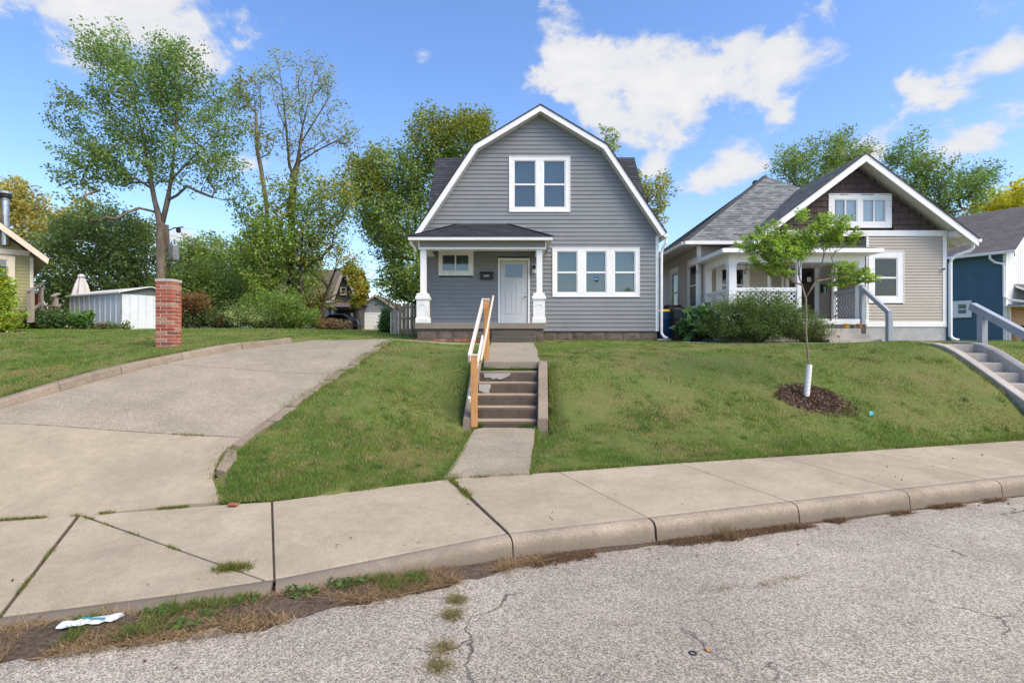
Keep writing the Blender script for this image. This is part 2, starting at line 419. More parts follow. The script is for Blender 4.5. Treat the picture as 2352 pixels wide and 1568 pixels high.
# ------------------------------------------------------------------ object helpers
ORG = {}      # world origin of each object
def tag(o, label=None, cat=None, group=None, kind=None):
    if label: o['label'] = label
    if cat: o['category'] = cat
    if group: o['group'] = group
    if kind: o['kind'] = kind
    return o
def thing(name, loc, label, cat, group=None):
    o = bpy.data.objects.new(name, None); o.empty_display_size = .2
    COL.objects.link(o); o.location = loc; ORG[o.name] = Vector(loc)
    return tag(o, label, cat, group)
def link_mesh(name, me, material, parent=None, org=(0, 0, 0)):
    o = bpy.data.objects.new(name, me); COL.objects.link(o)
    org = Vector(org)
    if parent is not None:
        o.parent = parent; o.location = org - ORG[parent.name]
    else: o.location = org
    ORG[o.name] = org
    if material: 
        if not me.materials: me.materials.append(MATS[material])
    return o

class MB:
    """collects faces in world space (through an optional transform) and builds one mesh object"""
    def __init__(s, T=None): s.v, s.f, s.uv, s.T, s.sm = [], [], [], T, False
    def add(s, verts, faces, uvs=None):
        b = len(s.v)
        for p in verts:
            p = Vector(p); s.v.append(s.T @ p if s.T else p)
        for f in faces: s.f.append([b + i for i in f])
        if uvs: s.uv += uvs
        return s
    def box(s, x0, x1, y0, y1, z0, z1):
        return s.add([(x0, y0, z0), (x1, y0, z0), (x1, y1, z0), (x0, y1, z0), (x0, y0, z1), (x1, y0, z1), (x1, y1, z1), (x0, y1, z1)],
                     [(0, 3, 2, 1), (4, 5, 6, 7), (0, 1, 5, 4), (1, 2, 6, 5), (2, 3, 7, 6), (3, 0, 4, 7)])
    def bar(s, a, b, w, h, up=(0, 0, 1)):
        a, b = Vector(a), Vector(b); d = (b - a).normalized(); u = Vector(up)
        r = d.cross(u)
        if r.length < 1e-4: r = d.cross(Vector((1, 0, 0)))
        r.normalize(); u = r.cross(d).normalized()
        vs = []
        for q in (a, b):
            for sx, sz in ((-1, -1), (1, -1), (1, 1), (-1, 1)): vs.append(q + r * (sx * w / 2) + u * (sz * h / 2))
        return s.add(vs, [(0, 1, 2, 3), (7, 6, 5, 4), (0, 4, 5, 1), (1, 5, 6, 2), (2, 6, 7, 3), (3, 7, 4, 0)])
    def tube(s, pts, r, n=8, cap=True):
        pts = [Vector(p) for p in pts]; rs = r if isinstance(r, (list, tuple)) else [r] * len(pts)
        vs, fs = [], []; ref = Vector((.31, .17, .93))
        for i, p in enumerate(pts):
            d = (pts[min(i + 1, len(pts) - 1)] - pts[max(i - 1, 0)]).normalized()
            a = d.cross(ref)
            if a.length < .05: a = d.cross(Vector((1, 0, 0)))
            a.normalize(); b = d.cross(a)
            for k in range(n):
                t = 2 * math.pi * k / n; vs.append(p + (a * math.cos(t) + b * math.sin(t)) * rs[i])
        for i in range(len(pts) - 1):
            for k in range(n):
                k2 = (k + 1) % n; fs.append((i * n + k, i * n + k2, (i + 1) * n + k2, (i + 1) * n + k))
        if cap: fs.append(tuple(range(n))[::-1]); fs.append(tuple((len(pts) - 1) * n + k for k in range(n)))
        return s.add(vs, fs)
    def prism(s, poly, y0, y1):
        """polygon in x,z pushed from y0 to y1"""
        n = len(poly); vs = [(x, y0, z) for x, z in poly] + [(x, y1, z) for x, z in poly]
        fs = [tuple(range(n)), tuple(range(2 * n - 1, n - 1, -1))] + [(i, i + n, (i + 1) % n + n, (i + 1) % n) for i in range(n)]
        return s.add(vs, fs)
    def slab(s, poly, t):
        """polygon of 3d points with thickness t downwards"""
        n = len(poly); vs = [Vector(p) for p in poly] + [Vector(p) - Vector((0, 0, t)) for p in poly]
        fs = [tuple(range(n)), tuple(range(2 * n - 1, n - 1, -1))] + [(i, i + n, (i + 1) % n + n, (i + 1) % n) for i in range(n)]
        return s.add(vs, fs)
    def lathe(s, prof, c, n=16, sq=False):
        c = Vector(c); vs, fs = [], []
        for r, z in prof:
            for k in range(n):
                t = 2 * math.pi * (k + (.5 if sq else 0)) / n; vs.append(c + Vector((r * math.cos(t), r * math.sin(t), z)))
        for i in range(len(prof) - 1):
            for k in range(n): k2 = (k + 1) % n; fs.append((i * n + k, i * n + k2, (i + 1) * n + k2, (i + 1) * n + k))
        fs.append(tuple(range(n))[::-1]); fs.append(tuple((len(prof) - 1) * n + k for k in range(n)))
        return s.add(vs, fs)
    def build(s, name, material, parent=None, bevel=0.0, smooth=False, fixn=True):
        vs = np.array([list(p) for p in s.v]); lo, hi = vs.min(0), vs.max(0)
        org = Vector(((lo[0] + hi[0]) / 2, (lo[1] + hi[1]) / 2, lo[2]))
        me = bpy.data.meshes.new(name)
        me.from_pydata([tuple(p - org) for p in s.v], [], s.f)
        if s.uv:
            ul = me.uv_layers.new(name='UVMap'); ul.data.foreach_set('uv', [c for t in s.uv for c in t])
        if fixn:
            import bmesh
            bm = bmesh.new(); bm.from_mesh(me); bmesh.ops.recalc_face_normals(bm, faces=bm.faces); bm.to_mesh(me); bm.free()
        if smooth:
            me.polygons.foreach_set('use_smooth', [True] * len(me.polygons))
        o = link_mesh(name, me, material, parent, org)
        if bevel:
            md = o.modifiers.new('bevel', 'BEVEL'); md.width = bevel; md.segments = 2; md.limit_method = 'ANGLE'; md.angle_limit = math.radians(40)
        return o

def fast_mesh(name, V, nper, tint, material, parent=None, org=(0, 0, 0)):
    """V: (n*nper,3) points, one polygon per nper points; tint per polygon"""
    org = np.array(org, float); n = len(V) // nper
    me = bpy.data.meshes.new(name)
    me.vertices.add(len(V)); me.vertices.foreach_set('co', (V - org).astype(np.float32).ravel())
    me.loops.add(len(V)); me.loops.foreach_set('vertex_index', np.arange(len(V), dtype=np.int32))
    me.polygons.add(n); me.polygons.foreach_set('loop_start', (np.arange(n) * nper).astype(np.int32))
    me.update(calc_edges=True)
    at = me.attributes.new('tint', 'FLOAT_COLOR', 'POINT')
    c = np.ones((len(V), 4), np.float32); c[:, :3] = np.repeat(tint, nper, 0)
    at.data.foreach_set('color', c.ravel())
    me.validate(clean_customdata=False)
    return link_mesh(name, me, material, parent, org)

# ------------------------------------------------------------------ terrain
STREET_Z = -1.95
FRONT = [(-900, 1545, 1.95), (-400, 1468, 1.945), (0, 1415, 1.93), (200, 1389, 1.92), (380, 1366, 1.905), (632, 1328, 1.875), (1165, 1222, 1.765), (1485, 1186, 1.75), (1806, 1149, 1.745),
         (2056, 1121, 1.745), (2265, 1098, 1.745), (2440, 1079, 1.745), (2600, 1062, 1.745), (2750, 1047, 1.745), (2990, 1026, 1.745)]
BACK = [(-900, 1262, 1.83), (-400, 1223, 1.82), (0, 1195, 1.80), (184, 1183, 1.79), (510, 1158, 1.745), (625, 1151, 1.74), (1035, 1099, 1.70), (1283, 1083, 1.695), (1559, 1063, 1.69),
        (1789, 1048, 1.69), (1986, 1035, 1.69), (2164, 1023, 1.69), (2330, 1012, 1.69), (2480, 1003, 1.69), (2700, 990, 1.69)]
def edge_pt(tab, x, dx=0.0):
    xs = [t[0] for t in tab]
    y = float(np.interp(x, xs, [t[1] for t in tab])); h = float(np.interp(x, xs, [t[2] for t in tab]))
    return P(x + dx, y, FPX * h / (y - 784))
fr_w = [edge_pt(FRONT, t[0]) for t in FRONT]
bk_w = [edge_pt(BACK, t[0]) for t in BACK]
fr_w = [Vector((-60, fr_w[0].y - 13, -1.95))] + fr_w + [Vector((fr_w[-1].x + 60, fr_w[-1].y + 24, -1.745))]
bk_w = [Vector((-60, bk_w[0].y - 13, -1.83))] + bk_w + [Vector((bk_w[-1].x + 60, bk_w[-1].y + 25, -1.69))]

CTRL = [(p.x, p.y, p.z - .01) for p in bk_w[1:-1]] + [
    # bank right of the walk
    (.8, 8.3, -1.60), (.75, 9.4, -1.44), (.8, 10.0, -1.12), (.8, 10.6, -.74), (.8, 11.1, -.45), (.9, 12.5, -.28), (.8, 14.2, -.13), (.8, 15.9, -.05), (3, 17.9, .02), (4.5, 18.1, .02), (12.4, 14.6, -.08), (12.5, 16.4, -.05), (8, 13.4, -.09), (10.6, 13.6, -.06),
    (2.8, 9.4, -1.33), (2.8, 10.6, -.78), (2.8, 12.0, -.33), (3, 14, -.15), (5.58, 10.4, -1.08), (5.6, 11.6, -.5), (5.6, 13.2, -.22), (6, 16, -.06),
    (9.2, 12.3, -.06), (9.2, 11.6, -.25), (9.2, 11.0, -.56), (9.2, 10.3, -.98), (10.6, 12.3, -.05), (10.6, 11.2, -.50), (9, 14.5, -.06), (10, 16.5, -.05), (14.5, 18.5, -.05),
    (13, 11.7, -1.35), (13.5, 13.8, -.15), (20, 16.8, -.15), (18, 22, -.15), (25, 27, -.25), (32, 30, -.25), (30, 22, -.3), (42, 26, -.4),
    # bank left of the walk
    (-.95, 7.6, -1.60), (-.9, 9.4, -1.42), (-.85, 10.2, -1.0), (-.8, 11.1, -.45), (-.8, 12.5, -.28), (-.8, 14.2, -.13), (-.8, 15.9, -.05), (-2.9, 16.7, .04),
    (-2.1, 7.6, -1.42), (-2.1, 9.2, -.95), (-2.1, 10.6, -.58), (-2, 12.4, -.25), (-1.9, 14.2, -.07),
    # driveway
    (-3.43, 6.3, -1.6), (-3.62, 7.4, -1.286), (-3.47, 9.17, -.881), (-3.32, 10.85, -.525), (-3.2, 12.36, -.206), (-3.09, 13.7, .03),
    (-6.53, 7.0, -1.09), (-7.1, 7.6, -.95), (-6.42, 10.1, -.42), (-5.95, 11.9, -.19), (-5.48, 13.6, -.05), (-4.3, 14.6, .03),
    # back garden and left lawn
    (-7.8, 7.4, -.96), (-7.2, 11.35, -.24), (-10.5, 9.0, -.62), (-11, 12, -.15), (-12, 15, .12), (-15, 21, .45), (-19, 23, .56), (-17, 18.5, .38), (-8, 17, .28), (-5, 17.5, .2),
    (-3.8, 21.4, .25), (-10, 26, .58), (-20, 30, .68), (-20, 45, 1.0), (-10, 58, 1.3), (-30, 58, 1.35), (-44, 40, 1.0), (-40, 20, .55), (-24, 12, -.2), (-18, 7, -1.1),
    (0, 28, .3), (0, 40, .6), (10, 30, .1), (20, 45, .3), (42, 45, .2)]
CT = np.array(CTRL)
def _tps_fit(C, lam=1e-3):
    n = len(C); d = np.linalg.norm(C[:, None, :2] - C[None, :, :2], axis=2)
    K = np.where(d > 0, d * d * np.log(d + 1e-12), 0) + lam * np.eye(n)
    Pm = np.hstack([np.ones((n, 1)), C[:, :2]])
    A = np.zeros((n + 3, n + 3)); A[:n, :n] = K; A[:n, n:] = Pm; A[n:, :n] = Pm.T
    return np.linalg.solve(A, np.concatenate([C[:, 2], np.zeros(3)]))
TW = _tps_fit(CT)
bkx, bky = np.array([p.x for p in bk_w]), np.array([p.y for p in bk_w])
frx, fry = np.array([p.x for p in fr_w]), np.array([p.y for p in fr_w])
KERB_L = [(-7.85, 5.9), (-7.35, 7.0), (-7.1, 7.6), (-6.80, 8.7), (-6.42, 10.1), (-5.95, 11.9), (-5.48, 13.6)]
klx, kly = np.array([p[0] for p in KERB_L]), np.array([p[1] for p in KERB_L])
def tps(X, Y):
    X = np.asarray(X, float); Y = np.asarray(Y, float); sh = X.shape
    X = np.clip(X.ravel(), -44, 44); Y = np.clip(Y.ravel(), 3, 60); out = np.empty_like(X); n = len(CT)
    for i in range(0, len(X), 100000):
        a, b = X[i:i + 100000], Y[i:i + 100000]
        r2 = (a[:, None] - CT[None, :, 0]) ** 2 + (b[:, None] - CT[None, :, 1]) ** 2
        out[i:i + 100000] = (.5 * r2 * np.log(r2 + 1e-12)) @ TW[:n] + TW[n] + TW[n + 1] * a + TW[n + 2] * b
    return out.reshape(sh)
def lawn_z(X, Y):
    """finished lawn level: the surface plus the step up behind the driveway's kerb"""
    X = np.asarray(X, float); Y = np.asarray(Y, float)
    z = tps(X, Y)
    kx = np.interp(Y, kly, klx)
    up = np.clip((kx - .06 - X) / .1, 0, 1) * np.clip((17 - Y) / 3.4, 0, 1) * np.clip((Y - 5.6) / .6, 0, 1)
    return z + .11 * up
def tz(x, y): return float(lawn_z(np.array([x]), np.array([y]))[0])
def dz(x, y): return float(tps(np.array([x]), np.array([y]))[0])
def inpoly(X, Y, poly):
    r = np.zeros(X.shape, bool); n = len(poly); j = n - 1
    for i in range(n):
        xi, yi = poly[i]; xj, yj = poly[j]
        c = ((yi > Y) != (yj > Y)) & (X < (xj - xi) * (Y - yi) / (yj - yi + 1e-12) + xi)
        r ^= c; j = i
    return r
DRIVE_L = [(-9.6, 4.75), (-8.6, 5.35), (-7.85, 5.9)] + KERB_L[1:] + [(-5.2, 14.6)]
DRIVE_R = [(-3.11, 5.86), (-3.48, 6.35), (-3.66, 6.9), (-3.62, 7.4), (-3.47, 9.17), (-3.32, 10.85), (-3.2, 12.36), (-3.09, 13.7), (-2.9, 14.5)]
DRIVE = DRIVE_L + DRIVE_R[::-1]
WALK_LO = [(-.83, 6.79), (.22, 6.99), (.40, 9.38), (-.62, 9.38)]
STEPS_P = [(-.80, 9.2), (.62, 9.2), (.74, 11.05), (-.72, 11.05)]
WALK_UP = [(-.56, 11.0), (.57, 11.0), (.66, 16.4), (-.64, 16.4)]
NSTEP_P = [(9.36, 9.0), (10.3, 9.0), (10.3, 12.6), (9.36, 12.6)]
CROSS = [(-3.15, 13.9), (-.6, 15.05), (-.6, 15.55), (-3.3, 14.55)]
NPATH = [(5.6, 16.15), (9.4, 15.2), (11.9, 15.15), (13.5, 13.2), (9.4, 12.6), (9.4, 12.45), (11, 12.45), (14.2, 13.1), (12.2, 15.6), (9.5, 15.6), (5.6, 16.4)]
NPATH = [(5.3, 16.5), (9.3, 15.45), (9.5, 12.5), (10.9, 12.5), (11.1, 15.5), (15.0, 17.2), (15, 17.45), (10.9, 15.75), (9.2, 15.75), (5.4, 16.75)]

def make_ground():
    xs = np.concatenate([-np.geomspace(1500, 27, 26), np.arange(-26, 30.01, .2), np.geomspace(31, 1500, 26)])
    ys = np.concatenate([[-1500, -600, -200, -60, -20, -5, 0, 2], np.arange(3, 26.01, .2), np.geomspace(26.8, 1500, 46)])
    X, Y = np.meshgrid(xs, ys); Z = lawn_z(X, Y)
    rough = np.interp(np.abs(X) + np.abs(Y), [0, 60], [1, 1])
    Z = Z + .014 * np.sin(X * 2.1 + 1.3 * np.sin(Y * 1.7)) * np.sin(Y * 2.6 + X) * rough
    by = np.interp(X, bkx, bky)
    for poly, dp in ((DRIVE, .14), (WALK_LO, .12), (STEPS_P, .75), (WALK_UP, .12), (NSTEP_P, .9)):
        cx = sum(p[0] for p in poly) / len(poly); 
        ins = inpoly(X, Y, poly)
        Z = np.where(ins, Z - dp, Z)
    Z = np.where(Y < by - .05, np.minimum(Z, -2.05), Z)
    nx, ny = len(xs), len(ys)
    idx = np.arange(nx * ny).reshape(ny, nx)
    F = np.stack([idx[:-1, :-1], idx[:-1, 1:], idx[1:, 1:], idx[1:, :-1]], -1).reshape(-1, 4)
    me = bpy.data.meshes.new('ground')
    me.from_pydata(np.stack([X, Y, Z], -1).reshape(-1, 3).tolist(), [], F.tolist())
    me.polygons.foreach_set('use_smooth', [True] * len(me.polygons))
    o = link_mesh('ground', me, 'lawn_soil'); tag(o, 'grass covered ground of the front gardens and bank', 'ground', kind='structure')
make_ground()

# ------------------------------------------------------------------ street
def offset_line(pts, d):
    out = []
    for i, p in enumerate(pts):
        a, b = pts[max(i - 1, 0)], pts[min(i + 1, len(pts) - 1)]
        t = Vector((b.x - a.x, b.y - a.y, 0)).normalized(); n = Vector((t.y, -t.x, 0))
        out.append(Vector((p.x + n.x * d, p.y + n.y * d, p.z)))
    return out
def densify(pts, step=.25):
    out = []
    for a, b in zip(pts, pts[1:]):
        n = max(1, min(40, int((b - a).length / step)))
        for k in range(n): out.append(a.lerp(b, k / n))
    return out + [pts[-1]]
st = densify(fr_w)
mb = MB()
near = offset_line(st, .06)
rows = [[Vector((p.x, p.y, STREET_Z)) for p in near], [Vector((p.x, p.y - 2.0, STREET_Z + .01)) for p in near], [Vector((p.x, p.y - 60, STREET_Z)) for p in near]]
n = len(near)
mb.add([v for r in rows for v in r], [(i, i + 1, i + n + 1, i + n) for i in range(n - 1)] + [(i + n, i + n + 1, i + 2 * n + 1, i + 2 * n) for i in range(n - 1)])
street = mb.build('street', 'asphalt'); tag(street, 'pale worn asphalt street with cracks', 'street', kind='structure')

# ------------------------------------------------------------------ sidewalk slabs and kerb
sidewalk = thing('sidewalk', (0, 6, -1.75), 'concrete sidewalk of separate slabs along the street', 'sidewalk'); sidewalk['kind'] = 'structure'
def shrink(poly, d):
    c = sum(poly, Vector()) / len(poly); out = []
    n = len(poly)
    for i, p in enumerate(poly):
        a, b = poly[i - 1], poly[(i + 1) % n]
        t1, t2 = (p - a).normalized(), (b - p).normalized()
        n1, n2 = Vector((-t1.y, t1.x, 0)), Vector((-t2.y, t2.x, 0))
        m = (n1 + n2)
        if m.length < 1e-5: m = n1
        m.normalize()
        q = p + m * d
        if (q - c).length > (p - c).length: q = p - m * d
        out.append(q)
    return out
def slab_obj(poly, name='slab', m='sidewalk', t=.1, gap=.007, parent=None, bevel=.008):
    mb = MB(); mb.slab(shrink(poly, gap), t); return mb.build(name, m, parent or sidewalk, bevel=bevel)
def fpts(x0, x1):
    xs = [x0] + [t[0] for t in FRONT if x0 + 20 < t[0] < x1 - 20] + [x1]; return [edge_pt(FRONT, x) for x in xs]
def bpts(x0, x1):
    xs = [x0] + [t[0] for t in BACK if x0 + 20 < t[0] < x1 - 20] + [x1]; return [edge_pt(BACK, x) for x in xs]
slab_obj(bpts(-900, 176) + [edge_pt(FRONT, -6)] + fpts(-900, -6)[::-1][1:], gap=.007)
slab_obj([edge_pt(BACK, 184)] + fpts(2, 606)[::-1], gap=.007)
slab_obj(bpts(192, 623) + fpts(608, 629)[::-1], gap=.007)
slab_obj(bpts(626, 1028) + fpts(631, 1163)[::-1], gap=.005)
bj = [1038, 1283, 1559, 1789, 1986, 2164, 2330, 2480, 2700]; fj = [1168, 1485, 1806, 2056, 2265, 2440, 2600, 2750, 2990]
for i in range(len(bj) - 1):
    slab_obj(bpts(bj[i], bj[i + 1]) + fpts(fj[i], fj[i + 1])[::-1], gap=.004)
mb = MB(); mb.add([p - Vector((0, 0, .02)) for p in bk_w] + [p - Vector((0, 0, .02)) for p in fr_w],
                  [(i, i + 1, min(i + 1, len(fr_w) - 1) + len(bk_w), min(i, len(fr_w) - 1) + len(bk_w)) for i in range(len(bk_w) - 1)])
mb.build('joint_bed', 'soil', sidewalk)

kerb = thing('kerb', (1, 5.2, -1.95), 'rounded concrete kerb along the street edge', 'kerb'); kerb['kind'] = 'structure'
def kerb_piece(x0, x1, gap=.006):
    pts = densify(fpts(x0, x1), .12); t0 = (pts[1] - pts[0]).normalized(); t1 = (pts[-1] - pts[-2]).normalized()
    pts[0] = pts[0] + t0 * gap; pts[-1] = pts[-1] - t1 * gap
    rows = []
    W = .17
    for off, kind in ((.012, 't0'), (.02, 't'), (.08, 't'), (W - .06, 'a'), (W - .03, 'b'), (W - .012, 'c'), (W, 'd'), (W + .012, 'm'), (W + .02, 'e')):
        ln = offset_line(pts, off); row = []
        for p in ln:
            h = p.z - STREET_Z; z = p.z
            if kind == 't0': z = p.z - .008
            if kind == 'a': z = p.z - min(.006, h * .05)
            if kind == 'b': z = p.z - min(.016, h * .15)
            if kind == 'c': z = p.z - min(.035, h * .35)
            if kind == 'd': z = p.z - min(.065, h * .55)
            if kind == 'm': z = STREET_Z + min(.06, h * .2)
            if kind == 'e': z = STREET_Z - .03
            row.append(Vector((p.x, p.y, z)))
        rows.append(row)
    back = [Vector((p.x, p.y, STREET_Z - .03)) for p in rows[0]]
    rows.append(back); n = len(pts); mb = MB()
    vs = [v for r in rows for v in r]; m = len(rows)
    fs = [(j * n + i, j * n + i + 1, ((j + 1) % m) * n + i + 1, ((j + 1) % m) * n + i) for j in range(m) for i in range(n - 1)]
    fs += [tuple(j * n for j in range(m)), tuple(j * n + n - 1 for j in range(m))[::-1]]
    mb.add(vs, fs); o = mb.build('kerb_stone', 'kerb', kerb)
    me = o.data; me.polygons.foreach_set('use_smooth', [len(p.vertices) == 4 for p in me.polygons])
    md = o.modifiers.new('split', 'EDGE_SPLIT'); md.split_angle = math.radians(50)
kj = [-900, -6, 625, 1160] + fj[1:]
kj = [-900, -400, 2, 630, 1164] + fj[1:]
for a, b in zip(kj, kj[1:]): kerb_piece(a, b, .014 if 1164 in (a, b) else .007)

# ------------------------------------------------------------------ driveway
driveway = thing('driveway', (-5, 9, -.7), 'sloping aggregate concrete driveway with a paler apron', 'driveway'); driveway['kind'] = 'structure'
def at_y(line, y):
    ys = [p[1] for p in line]; return float(np.interp(y, ys, [p[0] for p in line]))
def line_t(line, t):
    seg = [0.0]
    for a, b in zip(line, line[1:]): seg.append(seg[-1] + math.hypot(b[0] - a[0], b[1] - a[1]))
    s = t * seg[-1]; return float(np.interp(s, seg, [p[0] for p in line])), float(np.interp(s, seg, [p[1] for p in line]))
def drive_slab(Lp, Rp, m, nl=16, nw=14, crack=0.0):
    V, Fc = [], []; mb = MB()
    for i in range(nl + 1):
        a, b = line_t(Lp, i / nl), line_t(Rp, i / nl)
        for j in range(nw + 1):
            x = a[0] + (b[0] - a[0]) * j / nw; y = a[1] + (b[1] - a[1]) * j / nw
            V.append((x, y, dz(x, y) + .012))
    w = nw + 1
    Fc = [(i * w + j, i * w + j + 1, (i + 1) * w + j + 1, (i + 1) * w + j) for i in range(nl) for j in range(nw)]
    rim = [j for j in range(w)] + [i * w + nw for i in range(1, nl + 1)] + [nl * w + j for j in range(nw - 1, -1, -1)] + [i * w for i in range(nl - 1, 0, -1)]
    b0 = len(V); V += [(V[k][0], V[k][1], V[k][2] - .12) for k in rim]
    Fc += [(rim[k], rim[(k + 1) % len(rim)], b0 + (k + 1) % len(rim), b0 + k) for k in range(len(rim))]
    mb.add(V, Fc); o = mb.build('slab', m, driveway)
    return o
def sub(line, y0, y1):
    return [(at_y(line, y0), y0)] + [p for p in line if y0 + .02 < p[1] < y1 - .02] + [(at_y(line, y1), y1)]
def xy(v): return (v.x, v.y)
jl, jr = 7.0, 7.36
aL = [xy(edge_pt(BACK, -560)), (-8.3, 5.7), (-7.85, 6.1), (-7.42, 6.86), (-7.38, jl - .012)]; aR = [(-3.13, 5.93), (-3.48, 6.35), (-3.66, 6.9), (-3.62, jr - .012)]
drive_slab(aL, aR, 'apron', 12, 12)
drive_slab(sub(DRIVE_L, jl + .012, 10.05), sub(DRIVE_R, jr + .012, 10.35), 'drive', 14, 12)
drive_slab(sub(DRIVE_L, 10.075, 14.55), sub(DRIVE_R, 10.375, 14.45), 'drive', 14, 12)
# raised kerb along the lawn side, in cast lengths
dk = thing('driveway_kerb', (-6.4, 10, -.4), 'weathered concrete kerb curving along the driveway beside the brick pillar', 'kerb'); dk['kind'] = 'structure'
def kerb_wall(y0, y1):
    mb = MB(); ys = np.linspace(y0, y1, max(4, int((y1 - y0) / .14))); V = []
    for y in ys:
        x = float(np.interp(y, kly, klx)); x2 = float(np.interp(y + .05, kly, klx)); t = Vector((x2 - x, .05, 0)).normalized(); nn = Vector((t.y, -t.x, 0))
        zb = dz(x, y); w = .011 * math.sin(y * 5.3) + .006 * math.sin(y * 13.1)
        hh = .145 + .012 * math.sin(y * 2.3)
        for off, z in ((.03, zb - .1), (.02 + w * .4, zb + .03), (0 + w * .4, zb + hh - .03), (-.03 + w * .3, zb + hh), (-.17, zb + hh - .005), (-.2 - w, zb + hh - .03), (-.21, zb - .1)):
            V.append(Vector((x, y, z)) + nn * off)
    k = 7; n = len(ys)
    fs = [(i * k + j, i * k + (j + 1) % k, (i + 1) * k + (j + 1) % k, (i + 1) * k + j) for i in range(n - 1) for j in range(k)]
    fs += [tuple(range(k)), tuple((n - 1) * k + j for j in range(k))[::-1]]
    mb.add(V, fs); mb.build('kerb_stone', 'old_concrete', dk)
for a, b in ((5.9, 7.0), (7.01, 8.35), (8.36, 9.3), (9.31, 10.5), (10.51, 12.0), (12.02, 13.6)): kerb_wall(a, b)
# broken old border on the other side
bs = thing('border_stones', (-3.3, 9, -1), 'broken overgrown concrete edging between the driveway and the grass bank', 'edging'); bs['kind'] = 'structure'
y = 6.5
while y < 13.4:
    ln = random.uniform(.35, .95); y1 = min(y + ln, 13.5); w = random.uniform(.13, .22)
    x0, x1 = at_y(DRIVE_R, y), at_y(DRIVE_R, y1)
    j = lambda s=.03: random.uniform(-s, s)
    q = [(x0 + .02, y), (x0 + w + j(), y + j()), (x0 + w * .9 + j(), (y + y1) / 2), (x1 + w + j(), y1 - .03 + j()), (x1 + .02, y1 - .03)]
    mb = MB(); mb.slab([Vector((a, b, dz(a, b) + .028 + random.uniform(-.006, .014))) for a, b in q], .1); mb.build('edging_stone', 'old_concrete', bs, bevel=.012)
    y = y1 + random.uniform(0, .12)

# ------------------------------------------------------------------ walk and steps up the bank
walk = thing('front_walk', (0, 8, -1.6), 'narrow aggregate concrete walk from sidewalk to porch', 'path'); walk['kind'] = 'structure'
def strip_slab(poly4, name, m, parent, nz=.015, ny=8, zf=None, t=.12, nx=5):
    (a, b, c, d) = [Vector((p[0], p[1], 0)) for p in poly4]; mb = MB(); V = []
    for i in range(ny + 1):
        l, r = a.lerp(d, i / ny), b.lerp(c, i / ny)
        for j in range(nx + 1):
            q = l.lerp(r, j / nx); e = .012 * (random.random() - .5) if j in (0, nx) else 0
            V.append((q.x + e, q.y, (zf(q.x, q.y) if zf else dz(q.x, q.y)) + nz))
    w = nx + 1
    F = [(i * w + j, i * w + j + 1, (i + 1) * w + j + 1, (i + 1) * w + j) for i in range(ny) for j in range(nx)]
    rim = list(range(w)) + [i * w + nx for i in range(1, ny + 1)] + [ny * w + j for j in range(nx - 1, -1, -1)] + [i * w for i in range(ny - 1, 0, -1)]
    b0 = len(V); V += [(V[k][0], V[k][1], V[k][2] - t) for k in rim]
    F += [(rim[k], rim[(k + 1) % len(rim)], b0 + (k + 1) % len(rim), b0 + k) for k in range(len(rim))]
    mb.add(V, F); return mb.build(name, m, parent)
zlow = lambda x, y: float(np.interp(y, [6.7, 9.4], [-1.685, -1.47]))
zup = lambda x, y: float(np.interp(y, [11.0, 13, 16.4], [-.41, -.215, .0]))
strip_slab(WALK_LO, 'slab', 'drive', walk, 0, 10, zlow)
strip_slab([(-.56, 11.0), (.57, 11.0), (.61, 13.4), (-.60, 13.4)], 'slab', 'drive', walk, 0, 8, zup, .13)
strip_slab([(-.60, 13.41), (.61, 13.41), (.66, 15.95), (-.64, 15.95)], 'slab', 'drive', walk, 0, 8, zup, .13)
strip_slab([(-3.05, 13.95), (-.62, 14.9), (-.62, 15.35), (-3.1, 14.5)], 'slab', 'drive', walk, .018, 4, None, .08, 12)

steps = thing('front_steps', (0, 10, -1.5), 'worn brown concrete steps with a pale mortar patch, climbing the bank to the grey house', 'steps')
tops = [(9.40, -1.375), (9.70, -1.178), (10.0, -.985), (10.3, -.787), (10.6, -.594)]
zb = -1.60
for i, (y0, zt) in enumerate(tops):
    y1 = tops[i + 1][0] + .05 if i < 4 else 11.06
    xl, xr = -.66 + .03 * (y0 - 9.4), .435 + .06 * (y0 - 9.4)
    mb = MB(); nx = 9; V = []
    for k in range(nx + 1):
        x = xl + (xr - xl) * k / nx; wv = .007 * math.sin(k * 1.9 + i * 2.1) + .005 * random.uniform(-1, 1); dn = .008 * random.random()
        V += [(x, y0 + wv, zb), (x, y0 + wv + .004, zt - .02 - dn), (x, y0 + wv + .012, zt - .006 - dn), (x, y0 + .03, zt), (x, y1, zt + .012), (x, y1, zb)]
    F = [(k * 6 + j, k * 6 + (j + 1) % 6, (k + 1) * 6 + (j + 1) % 6, (k + 1) * 6 + j) for k in range(nx) for j in range(6)]
    F += [tuple(range(6)), tuple(nx * 6 + j for j in range(6))[::-1]]
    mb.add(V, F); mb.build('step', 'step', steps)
    zb = zt - .03
    if i < 4:
        pass
# paler tread faces laid on the darker step blocks
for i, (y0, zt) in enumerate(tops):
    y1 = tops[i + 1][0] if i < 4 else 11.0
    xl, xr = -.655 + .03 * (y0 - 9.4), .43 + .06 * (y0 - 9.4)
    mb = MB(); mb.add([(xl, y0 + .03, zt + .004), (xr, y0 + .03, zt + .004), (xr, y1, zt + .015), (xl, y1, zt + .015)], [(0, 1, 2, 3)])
    mb.build('pale_tread', 'tread', steps)
